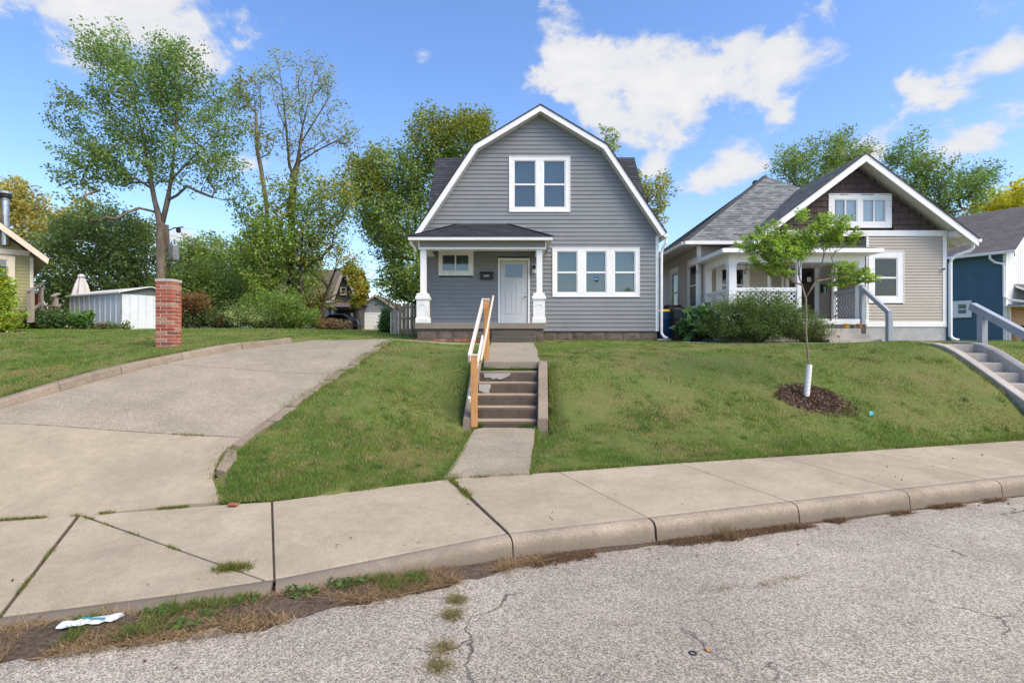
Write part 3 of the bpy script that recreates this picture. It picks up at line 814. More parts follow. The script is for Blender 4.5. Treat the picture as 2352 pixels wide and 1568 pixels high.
# mortar repair on the two upper steps
mb = MB(); pts = [(-.55, -.61), (-.02, -.61), (-.05, -.66), (-.13, -.70), (-.22, -.735), (-.31, -.71), (-.36, -.73), (-.44, -.69), (-.53, -.70)]
mb.prism(pts, 10.588, 10.7); mb.build('mortar_patch', 'patch', steps)
mb = MB(); pts = [(-.62, -.80), (-.40, -.80), (-.40, -.85), (-.43, -.93), (-.42, -.965), (-.5, -.965), (-.62, -.92)]; mb.prism(pts, 10.286, 10.4); mb.build('mortar_patch', 'patch', steps)
def cheek(x0, x1, dx, prof, m, parent, name='side_wall', zlow=-1.9):
    """sloping side wall: prof is y,z of its top"""
    mb = MB(); V = []; n = len(prof)
    y00 = prof[0][0]
    for y, z in prof:
        s = dx * (y - y00); r = .008 * random.uniform(-1, 1)
        V += [(x0 + s, y, zlow), (x0 + s, y, z - .015), (x0 + s + .015, y, z + r * .3), (x1 + s - .015, y, z + r * .3), (x1 + s, y, z - .015), (x1 + s, y, zlow)]
    F = [(i * 6 + j, i * 6 + (j + 1) % 6, (i + 1) * 6 + (j + 1) % 6, (i + 1) * 6 + j) for i in range(n - 1) for j in range(6)]
    F += [tuple(range(6)), tuple((n - 1) * 6 + j for j in range(6))[::-1]]
    mb.add(V, F); return mb.build(name, m, parent)
cheek(.435, .61, .055, [(9.28, -1.31), (9.5, -1.18), (10.0, -.86), (10.5, -.56), (10.85, -.40), (11.1, -.385)], 'old_concrete', steps)
cheek(-.83, -.665, .03, [(9.28, -1.31), (9.5, -1.18), (10.0, -.86), (10.5, -.56), (10.85, -.42), (11.1, -.40)], 'old_concrete', steps)

# handrail
hr = thing('wooden_handrail', (-.6, 10.3, -1.4), 'new timber handrail with two posts beside the front steps', 'handrail')
MB().box(-.70, -.588, 9.27, 9.38, -1.45, -.25).build('post', 'rail_wood', hr, bevel=.006)
MB().box(-.583, -.472, 11.3, 11.41, -.45, .85).build('post', 'rail_wood', hr, bevel=.006)
MB().bar((-.72, 9.2, -.285), (-.603, 11.42, .835), .038, .14).build('top_rail', 'rail_pale', hr, bevel=.004)
MB().bar((-.72, 9.25, -1.0), (-.603, 11.38, .10), .038, .10).build('middle_rail', 'rail_pale', hr, bevel=.004)
MB().box(-.705, -.575, 9.26, 9.40, -.246, -.215).build('post_cap', 'rail_pale', hr, bevel=.003)
MB().box(-.59, -.465, 11.29, 11.42, .852, .885).build('post_cap', 'rail_pale', hr, bevel=.003)
MB().tube([(-.535, 9.42, -.33), (-.525, 9.55, -.26), (-.40, 11.5, .92), (-.398, 11.56, .955)], .0225, 12).build('round_rail', 'rail_round', hr, smooth=True)
MB().tube([(-.472, 11.36, .83), (-.42, 11.36, .83), (-.41, 11.36, .835)], .007, 6).build('bracket', 'galv', hr)
MB().tube([(-.588, 9.34, -.36), (-.535, 9.45, -.345)], .007, 6).build('bracket', 'galv', hr)

# ------------------------------------------------------------------ steps of the neighbouring plot
ns = thing('neighbour_steps', (10.2, 11, -1), 'pale concrete steps with low curved side walls beside the blue-grey handrail', 'steps')
yy, zz = 12.0, -.06
MB().box(9.49, 10.13, 12.0, 12.6, zz - .3, zz).build('landing', 'pale_concrete', ns, bevel=.012)
for i in range(8):
    zz2 = zz - .195 * (i + 1) * .97; y1 = 12.0 - .36 * i; y0 = y1 - .36
    MB().box(9.49, 10.13, y0, y1 + .03, zz2 - .26, zz2).build('step', 'pale_concrete', ns, bevel=.012)
prof = [(8.9, -1.72), (9.4, -1.42), (10.0, -1.06), (10.6, -.72), (11.2, -.39), (11.55, -.21), (11.85, -.09), (12.15, -.035), (12.6, -.02)]
cheek(9.32, 9.50, 0, prof, 'pale_concrete', ns); cheek(10.12, 10.33, 0, [(a, b + .02) for a, b in prof], 'pale_concrete', ns)
nr = thing('blue_grey_handrail', (10.9, 11.6, -.5), 'blue-grey painted timber handrail of the neighbouring concrete steps', 'handrail')
MB().box(10.35, 10.48, 12.08, 12.22, -.2, .72).build('post', 'rail_blue', nr, bevel=.006)
MB().box(10.35, 10.48, 9.2, 9.34, -1.75, -.80).build('post', 'rail_blue', nr, bevel=.006)
MB().bar((10.415, 12.42, .80), (10.415, 9.0, -.96), .14, .16).build('rail', 'rail_blue', nr, bevel=.006)
npth = strip_slab([(5.2, 16.45), (5.2, 16.75), (9.2, 15.75), (9.2, 15.35)][::-1], 'neighbour_path', 'pale_concrete', None, .02, 3, None, .08, 14)
tag(npth, 'pale concrete path along the shrubs of the beige house', 'path', kind='structure')
npth3 = strip_slab([(11.02, 15.2), (11.02, 15.45), (15.4, 17.6), (15.4, 17.3)], 'neighbour_path', 'pale_concrete', None, .02, 3, None, .08, 14)
tag(npth3, 'pale concrete path along the foundation of the beige house', 'path', kind='structure')

# ------------------------------------------------------------------ building helpers
def siding(parent, m, T, outline, z0, z1, expo, openings=(), y=0.0, name='siding_board', lap=.024):
    """lapped boards on the plane y of frame T (x right, y inwards, z up); each board is its own piece"""
    n = int(math.ceil((z1 - z0) / expo - 1e-6))
    for i in range(n):
        a = z0 + i * expo; b = min(a + expo, z1)
        la, ra = outline(a); lb, rb = outline(b)
        if ra - la < .05: continue
        if rb - lb < 0: lb = rb = (lb + rb) / 2
        mid = (a + b) / 2
        cuts = sorted([(o[0], o[1]) for o in openings if o[2] < mid < o[3]])
        segs = []; cur = None
        for c0, c1 in cuts:
            if cur is None: segs.append((la, lb, c0, c0))
            else: segs.append((cur, cur, c0, c0))
            cur = c1
        segs.append((la, lb, ra, rb) if cur is None else (cur, cur, ra, rb))
        cut2 = []
        for (xa, xb, xc, xd) in segs:          # lengths of board butted end to end
            if xc - xa > 3.2:
                xm = xa + (xc - xa) * random.uniform(.25, .75); cut2 += [(xa, xb, xm - .001, xm - .001), (xm + .001, xm + .001, xc, xd)]
            else: cut2.append((xa, xb, xc, xd))
        for (xa, xb, xc, xd) in cut2:
            if xc - xa < .03: continue
            mb = MB(T)
            mb.add([(xa, y - lap, a), (xc, y - lap, a), (xd, y - .002, b + .004), (xb, y - .002, b + .004), (xa, y + .02, a + .002), (xc, y + .02, a + .002), (xd, y + .02, b), (xb, y + .02, b)],
                   [(0, 1, 2, 3), (0, 4, 5, 1), (4, 7, 6, 5), (3, 2, 6, 7), (0, 3, 7, 4), (1, 5, 6, 2)])
            mb.build(name, m, parent)

def lap_wall(name, parent, m, T, outline, z0, z1, expo, y=0.0, lap=.014):
    mb = MB(T); n = int(math.ceil((z1 - z0) / expo))
    for i in range(n):
        a = z0 + i * expo; b = min(a + expo, z1); la, ra = outline(a); lb, rb = outline(b)
        if ra - la < .03: continue
        if rb < lb: lb = rb = (lb + rb) / 2
        mb.add([(la, y - lap, a), (ra, y - lap, a), (rb, y, b), (lb, y, b), (la, y, a), (ra, y, a)], [(0, 1, 2, 3), (0, 4, 5, 1)])
    return mb.build(name, m, parent, fixn=False)

def roof_plane(parent, m, BL, BR, TR, TL, name='roof_slope', course=.14, th=.012, T=None):
    """shingle courses from eave BL-BR up to TL-TR"""
    BL, BR, TR, TL = [Vector(p) for p in (BL, BR, TR, TL)]
    if T: BL, BR, TR, TL = [T @ p for p in (BL, BR, TR, TL)]
    u = (BR - BL).normalized(); up = ((TL + TR) / 2 - (BL + BR) / 2); up -= u * up.dot(u); H = up.length; v = up / H
    nrm = u.cross(v); 
    if nrm.z < 0: nrm = -nrm
    n = max(1, int(round(H / course))); mb = MB()
    for i in range(n):
        t0, t1 = i / n, (i + 1) / n
        a, b = BL.lerp(TL, t0), BR.lerp(TR, t0); c, d = BR.lerp(TR, t1), BL.lerp(TL, t1)
        vs = [a + nrm * th, b + nrm * th, c + nrm * .001, d + nrm * .001, a, b]
        uv = lambda p: ((p - BL).dot(u) + 50, (p - BL).dot(v) * (round(H / course) * course / H) + 50)
        # the row number drives the pattern so that every course has its own tabs
        w = lambda p, k: ((p - BL).dot(u) + 50, 50 * course * 7 + (i + k) * course)
        mb.add(vs, [(0, 1, 2, 3), (4, 5, 1, 0)], [w(a, .03), w(b, .03), w(c, .97), w(d, .97), w(a, .02), w(b, .02), w(b, .05), w(a, .05)])
    o = mb.build(name, m, parent, fixn=False)
    return o

def window(parent, T, X0, X1, Z0, Z1, sashes, y=0.0, trim=.095, m_trim='white_trim', glass='glass', depth=.2, upper='blind_teal', lower='blind', rails=True, name='window', proud=.03, slide=False,
           screen=True, sill=False):
    """casing of four boards and mullions round the sashes (x0,x1,z0,z1); each sash has rails, panes and a blind"""
    c = T @ Vector(((X0 + X1) / 2, y, Z0)); w = bpy.data.objects.new(name, None); w.empty_display_size = .1; COL.objects.link(w)
    w.parent = parent; w.location = c - ORG[parent.name]; ORG[w.name] = c
    f0, f1 = y - proud, y + .02
    sx0, sx1 = min(s[0] for s in sashes), max(s[1] for s in sashes); sz0, sz1 = min(s[2] for s in sashes), max(s[3] for s in sashes)
    mb = MB(T)
    mb.box(X0, sx0, f0, f1, Z0, Z1).box(sx1, X1, f0, f1, Z0, Z1).box(sx0, sx1, f0, f1, sz1, Z1).box(sx0, sx1, f0, f1, Z0, sz0)
    ss = sorted(sashes)
    for a, b in zip(ss, ss[1:]): mb.box(a[1], b[0], f0 + .001, f1, sz0, sz1)
    mb.build('casing', m_trim, w, bevel=.005)
    # raised back band
    mb = MB(T); e = .022
    mb.box(X0 - .001, X1 + .001, f0 - .012, f0 + .01, Z1 - e, Z1 + .001).box(X0 - .001, X1 + .001, f0 - .012, f0 + .01, Z0 - .001, Z0 + e)
    mb.box(X0 - .001, X0 + e, f0 - .012, f0 + .01, Z0 + e, Z1 - e).box(X1 - e, X1 + .001, f0 - .012, f0 + .01, Z0 + e, Z1 - e)
    mb.build('edge_band', m_trim, w)
    for (x0, x1, z0, z1) in ss:
        r = .03
        if slide:
            xm = (x0 + x1) / 2
            fr = MB(T).box(x0, x1, y - .012, y + .05, z1 - r, z1).box(x0, x1, y - .012, y + .05, z0, z0 + r).box(x0, x0 + r, y - .012, y + .05, z0 + r, z1 - r).box(x1 - r, x1, y - .012, y + .05, z0 + r, z1 - r).box(xm - .025, xm + .025, y - .012, y + .05, z0 + r, z1 - r)
            panes = [(x0 + r, xm - .025, z0 + r, z1 - r, upper), (xm + .025, x1 - r, z0 + r, z1 - r, lower)]
        else:
            zm = (z0 + z1) / 2 - .01
            fr = MB(T).box(x0, x1, y - .012, y + .05, z1 - r, z1).box(x0, x1, y - .012, y + .05, z0, z0 + r + .01).box(x0, x0 + r, y - .012, y + .05, z0 + r + .01, z1 - r).box(x1 - r, x1, y - .012, y + .05, z0 + r + .01, z1 - r).box(x0 + r, x1 - r, y - .016, y + .05, zm - .028, zm + .028)
            panes = [(x0 + r, x1 - r, zm + .028, z1 - r, upper), (x0 + r, x1 - r, z0 + r + .01, zm - .028, lower)]
        s = fr.build('sash', m_trim, w, bevel=.003)
        for k, (a, b, c0, d, bl) in enumerate(panes):
            MB(T).box(a, b, y + .018, y + .022, c0, d).build('pane', glass, w)
            if bl:
                mb = MB(T)
                if 'blind' in bl:
                    nn = int((d - c0) / .026)
                    for q in range(nn):
                        z = c0 + (q + .5) * (d - c0) / nn; mb.add([(a, y + .062, z - .0125), (b, y + .062, z - .0125), (b, y + .085, z + .0125), (a, y + .085, z + .0125)], [(0, 1, 2, 3)])
                    mb.build('blind', bl, w, fixn=False)
                else:
                    nn = 14; V = []
                    for q in range(nn + 1):
                        x = a + (b - a) * q / nn; V += [(x, y + .08 + .02 * math.sin(q * 1.7), c0 - .05), (x, y + .08 + .02 * math.sin(q * 1.7), d + .05)]
                    mb.add(V, [(2 * q, 2 * q + 2, 2 * q + 3, 2 * q + 1) for q in range(nn)]); mb.build('curtain', bl, w, fixn=False, smooth=True)
            if screen and k == 1 and not slide:
                pass
    # jamb lining and dark room behind
    mb = MB(T); mb.add([(sx0, y + .05, sz0), (sx1, y + .05, sz0), (sx1, y + .05, sz1), (sx0, y + .05, sz1), (sx0, y + depth, sz0), (sx1, y + depth, sz0), (sx1, y + depth, sz1), (sx0, y + depth, sz1)],
           [(0, 1, 5, 4), (1, 2, 6, 5), (2, 3, 7, 6), (3, 0, 4, 7), (4, 5, 6, 7)])
    mb.build('reveal', 'inside_dark', w, fixn=False)
    if sill: MB(T).box(X0 - .03, X1 + .03, f0 - .04, f1, Z0 - .04, Z0).build('sill', m_trim, w)
    return w

def text_obj(body, loc, size, material, parent, rot=(math.radians(90), 0, 0), name='number', extrude=.002):
    cu = bpy.data.curves.new(name, 'FONT'); cu.body = body; cu.size = size; cu.extrude = extrude; cu.align_x = 'CENTER'; cu.align_y = 'CENTER'
    o = bpy.data.objects.new(name, cu); COL.objects.link(o)
    bpy.context.view_layer.update()
    dg = bpy.context.evaluated_depsgraph_get(); me = bpy.data.meshes.new_from_object(o.evaluated_get(dg))
    bpy.data.objects.remove(o)
    o = link_mesh(name, me, material, parent, loc); o.rotation_euler = rot
    return o
def frame(origin, xdir):
    """local frame: x along xdir (level), y away from the viewer side, z up"""
    x = Vector((xdir[0], xdir[1], 0)).normalized(); y = Vector((-x.y, x.x, 0)); o = Vector(origin)
    return Matrix(((x.x, y.x, 0, o.x), (x.y, y.y, 0, o.y), (0, 0, 1, o.z), (0, 0, 0, 1)))

# ------------------------------------------------------------------ grey gambrel house
YW = 18.2
house = thing('gambrel_house', (.93, 18.2, .05), 'grey vinyl-sided house with a white-trimmed gambrel gable and small front porch', 'house')
TH = frame((0, YW, 0), (1, 0)); CX = .93
PROF = [(4.11, 3.53), (2.18, 6.41), (0, 7.71)]            # roof edge: half width, height
def gable_half(z, inset):
    """half width of the wall under the roof at height z"""
    zz = z + inset
    if zz <= PROF[0][1]: return 3.90
    if zz <= PROF[1][1]: t = (zz - PROF[0][1]) / (PROF[1][1] - PROF[0][1]); h = PROF[0][0] + (PROF[1][0] - PROF[0][0]) * t
    else: t = min(1, (zz - PROF[1][1]) / (PROF[2][1] - PROF[1][1])); h = PROF[1][0] * (1 - t)
    return max(0, min(3.90, h))
W_UP = (-.095, 1.93, 4.287, 6.13); W_TR = (1.339, 4.23, 1.472, 3.11); W_SM = (-2.434, -1.278, 2.18, 3.013); DOOR = (-.462, .586, .56, 2.76)
ops = [(a + .03, b - .03, c, d) for a, b, c, d in (W_UP, W_TR, W_SM)] + [(DOOR[0] + .03, DOOR[1] - .03, .3, DOOR[3])]
siding(house, 'grey_siding', TH, lambda z: (CX - gable_half(z, .13), CX + gable_half(z, .13)), .345, 7.50, .137, ops)
mb = MB(); h = 3.88
poly = [(CX - h, .3), (CX + h, .3), (CX + h, 3.7), (CX + 2.1, 6.2), (CX, 7.45), (CX - 2.1, 6.2), (CX - h, 3.7)]
mb.prism(poly, YW + .24, 28.0); mb.build('wall', 'grey_siding', house)
for x0, x1 in ((CX + 3.83, CX + 3.94), (CX - 3.94, CX - 3.83)): MB().box(x0, x1, YW - .025, YW + .25, .335, 3.50).build('corner_post', 'white_trim', house, bevel=.004)
# roof
YF, YB = 17.85, 28.4
for s in (-1, 1):
    q = lambda i, y: (CX + s * PROF[i][0], y, PROF[i][1])
    for i in (0, 1):
        a, b = (YF, YB) if s > 0 else (YB, YF)
        roof_plane(house, 'roof_charcoal', q(i, a), q(i, b), q(i + 1, b), q(i + 1, a))
# rake boards, soffits and a dark shingle edge
for s in (-1, 1):
    for i in (0, 1):
        (h0, z0), (h1, z1) = PROF[i], PROF[i + 1]
        d = Vector((h1 - h0, z1 - z0)).normalized(); nrm = Vector((-d.y, d.x))
        if nrm.y > 0: nrm = -nrm
        def rk(off0, off1, y0, y1, name, m, ext=0.0):
            pts = []
            for (hh, zz, end) in ((h0, z0, 0), (h1, z1, 1)):
                # mitre at the knee and ridge
                if (i == 0 and end == 1) or (i == 1 and end == 0):
                    d2 = Vector((PROF[2][0] - PROF[1][0], PROF[2][1] - PROF[1][1])).normalized() if i == 0 else Vector((PROF[1][0] - PROF[0][0], PROF[1][1] - PROF[0][1])).normalized()
                    n2 = Vector((-d2.y, d2.x)); n2 = -n2 if n2.y > 0 else n2
                    mm = (nrm + n2).normalized(); k = 1 / mm.dot(nrm); pts.append([(Vector((hh, zz)) + mm * (o * k)) for o in (off0, off1)])
                elif i == 1 and end == 1:
                    pts.append([Vector((0, zz + o / nrm.y * 1.0)) if False else Vector((0, zz - o / abs(nrm.y))) for o in (off0, off1)])
                else:
                    pts.append([Vector((hh, zz)) + nrm * o for o in (off0, off1)])
            poly = [pts[0][0], pts[1][0], pts[1][1], pts[0][1]]
            MB().prism([(CX + s * p.x, p.y) for p in poly], y0, y1).build(name, m, house)
        rk(-.014, .022, YF - .02, YF + .05, 'drip_edge', 'black_metal')
        rk(.022, .185, YF, YF + .03, 'rake_board', 'white_trim')
        rk(.165, .185, YF + .03, YW + .03, 'rake_soffit', 'soffit')
        rk(.01, .06, YF + .05, YB - .02, 'roof_deck', 'soffit')
# perforated soffit joints
for s in (-1, 1):
    for i in (0, 1):
        (h0, z0), (h1, z1) = PROF[i], PROF[i + 1]; Ln = math.hypot(h1 - h0, z1 - z0); d = Vector((h1 - h0, z1 - z0)) / Ln; nn = Vector((-d.y, d.x)); nn = -nn if nn.y > 0 else nn
        mb = MB(); k = .1
        while k < Ln - .08:
            p = Vector((h0, z0)) + d * k + nn * .188; q = p + d * .012
            mb.add([(CX + s * p.x, YF + .04, p.y), (CX + s * q.x, YF + .04, q.y), (CX + s * q.x, YW - .01, q.y), (CX + s * p.x, YW - .01, p.y)], [(0, 1, 2, 3)])
            k += .085
        o = mb.build('soffit_grooves', 'beam_grey', house); o['kind'] = 'stuff'
# cross gambrel behind
xl, xr = CX - 3.98, CX + 3.98
roof_plane(house, 'roof_charcoal', (xl, 19.2, 3.95), (xr, 19.2, 3.95), (xr, 22.0, 7.36), (xl, 22.0, 7.36), 'cross_roof_slope')
roof_plane(house, 'roof_charcoal', (xl, 22.0, 7.36), (xr, 22.0, 7.36), (xr, 23.6, 7.85), (xl, 23.6, 7.85), 'cross_roof_slope')
roof_plane(house, 'roof_charcoal', (xr, 28, 3.95), (xl, 28, 3.95), (xl, 23.6, 7.85), (xr, 23.6, 7.85), 'cross_roof_slope')
for x in (xl + .05, xr - .05):
    MB().add([(x, 19.3, 3.6), (x, 28, 3.6), (x, 23.6, 7.78), (x, 22, 7.3), (x, 19.3, 3.95)], [(0, 1, 2, 3, 4)]).build('side_wall', 'grey_siding', house)
# foundation blocks
def block(x0, x1, y, z0, z1, parent, m='found_block'):
    mb = MB(); nx, nz = 4, 3; V = []
    for i in range(nx + 1):
        for j in range(nz + 1):
            e = i in (0, nx) or j in (0, nz)
            V.append((x0 + (x1 - x0) * i / nx, y - (0 if e else random.uniform(.012, .04)), z0 + (z1 - z0) * j / nz))
    w = nz + 1; F = [(i * w + j, (i + 1) * w + j, (i + 1) * w + j + 1, i * w + j + 1) for i in range(nx) for j in range(nz)]
    b = len(V); V += [(x0, y + .2, z0), (x1, y + .2, z0), (x1, y + .2, z1), (x0, y + .2, z1)]
    c = [0, nx * w, nx * w + nz, nz]
    bot = [i * w for i in range(nx + 1)]; top = [i * w + nz for i in range(nx + 1)]
    F += [tuple(bot[::-1]) + (b, b + 1)[:0] + (b, b + 1), tuple(top) + (b + 2, b + 3), tuple(j for j in range(w)) + (b + 3, b), tuple(nx * w + j for j in range(w)) + (b + 2, b + 1)]
    mb.add(V, F); return mb.build('foundation_block', m, parent)
x = 1.03
while x < 4.78:
    w = random.uniform(.48, .62); x1 = min(x + w, 4.84)
    if 4.84 - x1 < .2: x1 = 4.84
    block(x, x1 - .012, YW + .03, -.02, .332, house); x = x1
    if x >= 4.83: break
MB().box(CX - 3.85, CX + 3.85, YW + .08, YW + .4, -.3, .33).build('foundation', 'mortar', house)
# windows
S = lambda zx: (921.98 + zx * .372 - 1176) / 69.23
Zf = lambda zy: (784 - 216.38 - zy * .372) / 69.23
r = .035
window(house, TH, *W_UP, [(S(700) - r, S(823) + r, Zf(697) - r, Zf(416) + r), (S(882) - r, S(1005) + r, Zf(697) - r, Zf(416) + r)])
window(house, TH, *W_TR, [(S(a) - r, S(b) + r, Zf(1222) - r, Zf(975) + r) for a, b in ((963, 1080), (1142, 1258), (1320, 1437))])
window(house, TH, *W_SM, [(S(256) - r, S(412) + r, Zf(1088) - r, Zf(995) + r)], slide=True, upper='blind', lower='blind_teal', m_trim='old_white')
# door
door = bpy.data.objects.new('door', None); COL.objects.link(door); door.parent = house; ORG[door.name] = Vector((.06, YW, .56)); door.location = ORG[door.name] - ORG[house.name]
dx0, dx1, dz0, dz1 = S(612), S(779), .585, 2.66
MB().box(DOOR[0], dx0 - .012, YW - .035, YW + .1, .565, DOOR[3]).box(dx1 + .012, DOOR[1], YW - .035, YW + .1, .565, DOOR[3]).box(dx0 - .012, dx1 + .012, YW - .035, YW + .1, dz1 + .012, DOOR[3]).build('door_frame', 'white_trim', door, bevel=.005)
lx0, lx1, lz0, lz1 = S(640), S(749), Zf(1130), Zf(1050)
mb = MB(); yd = YW + .01
mb.box(dx0, lx0, yd, yd + .045, dz0, dz1).box(lx1, dx1, yd, yd + .045, dz0, dz1).box(lx0, lx1, yd, yd + .045, lz1, dz1).box(lx0, lx1, yd, yd + .045, dz0, lz0)
mb.build('door_leaf', 'door_grey', door, bevel=.002)
mb = MB(); e = .035
mb.box(lx0 - e, lx1 + e, yd - .012, yd, lz1, lz1 + e).box(lx0 - e, lx1 + e, yd - .012, yd, lz0 - e, lz0).box(lx0 - e, lx0, yd - .012, yd, lz0, lz1).box(lx1, lx1 + e, yd - .012, yd, lz0, lz1).build('light_frame', 'door_grey', door, bevel=.004)
MB().box(lx0, lx1, yd + .015, yd + .02, lz0, lz1).build('pane', 'glass', door)
MB().box(lx0 - .02, lx1 + .02, yd + .05, yd + .06, lz0 - .02, lz1 + .02).build('backing', 'inside_dark', door)
mb = MB(); px = [S(643), S(686), S(710), S(746)]
for a, b in ((px[0], px[1]), (px[2], px[3])):
    for (u0, u1, v0, v1) in ((a, b, Zf(1160), Zf(1160) + .02), (a, b, Zf(1355), Zf(1355) + .02), (a, a + .02, Zf(1355), Zf(1160)), (b - .02, b, Zf(1355), Zf(1160))): mb.box(u0, u1, yd - .008, yd + .002, v0, v1)
mb.build('raised_panel', 'door_grey', door, bevel=.003)
MB().box(dx0, dx1, YW - .03, YW + .1, .563, .583).build('threshold', 'threshold', door)
for z in (Zf(1219), Zf(1247)):
    MB().tube([(S(766), yd, z), (S(766), yd - .02, z)], .03, 14).build('rose', 'nickel', door)
MB().tube([(S(766), yd - .02, Zf(1247)), (S(766), yd - .035, Zf(1247)), (S(766), yd - .05, Zf(1247)), (S(766), yd - .075, Zf(1247)), (S(766), yd - .085, Zf(1247))], [.012, .014, .026, .028, .012], 14).build('door_knob', 'nickel', door, smooth=True)
# porch roof, beam, posts, slab (parts of the house)
YP = 16.75
Ye = 16.35; ex0, ex1, ez = -3.11, 1.226, 3.13; tx0, tx1, tzp = -1.85, -.09, 3.87
roof_plane(house, 'roof_charcoal', (ex0, Ye, ez), (ex1, Ye, ez), (tx1, 18.16, tzp), (tx0, 18.16, tzp), 'porch_roof_slope', .13)
roof_plane(house, 'roof_charcoal', (ex0, 18.16, ez), (ex0, Ye, ez), (tx0, 18.16, tzp), (tx0, 18.16, tzp), 'porch_roof_slope', .13)
roof_plane(house, 'roof_charcoal', (ex1, Ye, ez), (ex1, 18.16, ez), (tx1, 18.16, tzp), (tx1, 18.16, tzp), 'porch_roof_slope', .13)
for a, b in (((ex0, Ye, ez), (tx0, 18.16, tzp)), ((ex1, Ye, ez), (tx1, 18.16, tzp))): MB().bar(Vector(a) + Vector((0, 0, .015)), Vector(b) + Vector((0, 0, .015)), .16, .012).build('hip_cap', 'roof_charcoal', house)
MB().box(ex0 - .01, ex1 + .02, Ye - .02, Ye + .01, ez - .012, ez + .014).build('drip_edge', 'black_metal', house)
MB().box(ex0 + .012, ex1 - .012, Ye, Ye + .025, ez - .105, ez - .012).build('fascia', 'white_trim', house)
MB().box(ex0 + .012, ex0 + .037, Ye + .025, 18.15, ez - .105, ez - .012).build('fascia', 'white_trim', house)
MB().box(ex1 - .037, ex1 - .012, Ye + .025, 18.15, ez - .105, ez - .012).build('fascia', 'white_trim', house)
MB().box(ex0 + .03, ex1 - .03, Ye + .02, 18.17, ez - .098, ez - .085).build('porch_soffit', 'soffit', house)
bx0, bx1, bz0, bz1 = -2.83, 1.03, 2.79, 3.034
MB().box(bx0 + .03, bx1 - .03, 16.61, 16.9, bz0 + .055, bz1).build('beam', 'beam_grey', house)
MB().box(bx0, bx1, 16.585, 16.92, bz0, bz0 + .055).box(bx0, bx0 + .03, 16.585, 16.61, bz0 + .055, bz1).box(bx1 - .03, bx1, 16.585, 16.61, bz0 + .055, bz1).build('beam_trim', 'white_trim', house)
for x in (bx0, bx1 - .28):
    MB().box(x + .02, x + .26, 16.92, 18.18, bz0 + .055, bz1).build('side_beam', 'beam_grey', house)
    MB().box(x, x + .28, 16.92, 18.18, bz0, bz0 + .055).build('beam_trim', 'white_trim', house)
def sqprof(cx, cy, prof, name, m, parent):
    mb = MB(); V = []
    for (h, z) in prof: V += [(cx - h, cy - h, z), (cx + h, cy - h, z), (cx + h, cy + h, z), (cx - h, cy + h, z)]
    F = [(i * 4 + j, i * 4 + (j + 1) % 4, (i + 1) * 4 + (j + 1) % 4, (i + 1) * 4 + j) for i in range(len(prof) - 1) for j in range(4)] + [(3, 2, 1, 0), tuple((len(prof) - 1) * 4 + j for j in range(4))]
    mb.add(V, F); return mb.build(name, m, parent, bevel=.006)
for cx in (-2.70, .832):
    post = bpy.data.objects.new('porch_post', None); COL.objects.link(post); post.parent = house; ORG[post.name] = Vector((cx, YP, .56)); post.location = ORG[post.name] - ORG[house.name]
    MB().box(cx - .088, cx + .088, YP - .088, YP + .088, 1.46, bz0).build('shaft', 'white_trim', post, bevel=.006)
    cz = cx - .01 if cx < 0 else cx - .015
    sqprof(cz, YP, [(.205, .56), (.205, .68), (.20, .70), (.178, .735), (.178, 1.245), (.182, 1.25), (.205, 1.265), (.21, 1.30), (.21, 1.345), (.19, 1.375), (.172, 1.385), (.176, 1.40), (.178, 1.43), (.165, 1.455), (.1, 1.47)], 'pedestal', 'old_white', post)
    mb = MB(); 
    for k in range(9):
        a = math.pi * k / 8; mb.box(cz + .085 * math.cos(a) - .014, cz + .085 * math.cos(a) + .014, YP - .187, YP - .17, 1.07 + .06 * math.sin(a) - .012, 1.07 + .06 * math.sin(a) + .012)
    mb.build('relief', 'old_white', post)
MB().box(-2.98, -2.86, 18.0, 18.19, .565, bz0).build('wall_post', 'white_trim', house)
MB().box(-2.93, 1.008, 16.52, 18.24, .378, .56).build('porch_slab', 'porch_slab', house, bevel=.012)
x = -2.86
while x < .9:
    x1 = min(x + random.uniform(.46, .6), .955)
    if .955 - x1 < .2: x1 = .955
    block(x, x1 - .01, 16.6, .0, .355, house); x = x1
    if x >= .95: break
MB().box(-2.8, .9, 16.66, 18.2, -.2, .37).build('porch_foundation', 'mortar', house)
for (y0, y1, z1) in ((16.2, 16.6, .312), (15.9, 16.25, .15)):
    MB().box(-.604, .69, y0, y1, -.1, z1).build('porch_step', 'dark_step', house, bevel=.015)
for k in range(12): MB().box(-2.95 + k * .205, -2.76 + k * .205, 16.28, 16.36, .0, .075).build('edging_brick', 'brick', house)
# gutter and downspouts
MB().box(CX + 4.02, CX + 4.16, YF + .02, YB, 3.40, 3.50).build('gutter', 'white_trim', house, bevel=.01)
MB().tube([(5.06, 18.0, 3.42), (5.05, 18.0, 3.22), (4.97, 18.06, 3.08), (4.93, 18.1, 2.9), (4.93, 18.1, .42), (4.93, 18.08, .26), (5.0, 18.0, .14), (5.08, 17.92, .11)], .045, 8).build('downspout', 'white_trim', house)
MB().tube([(-3.05, 16.5, 3.02), (-3.04, 16.55, 2.93), (-2.96, 16.68, 2.84), (-2.93, 16.72, 2.74)], .04, 8).build('downspout', 'white_trim', house)
MB().box(4.72, 5.15, 17.72, 17.95, .045, .085).build('splash_board', 'rail_round', house)

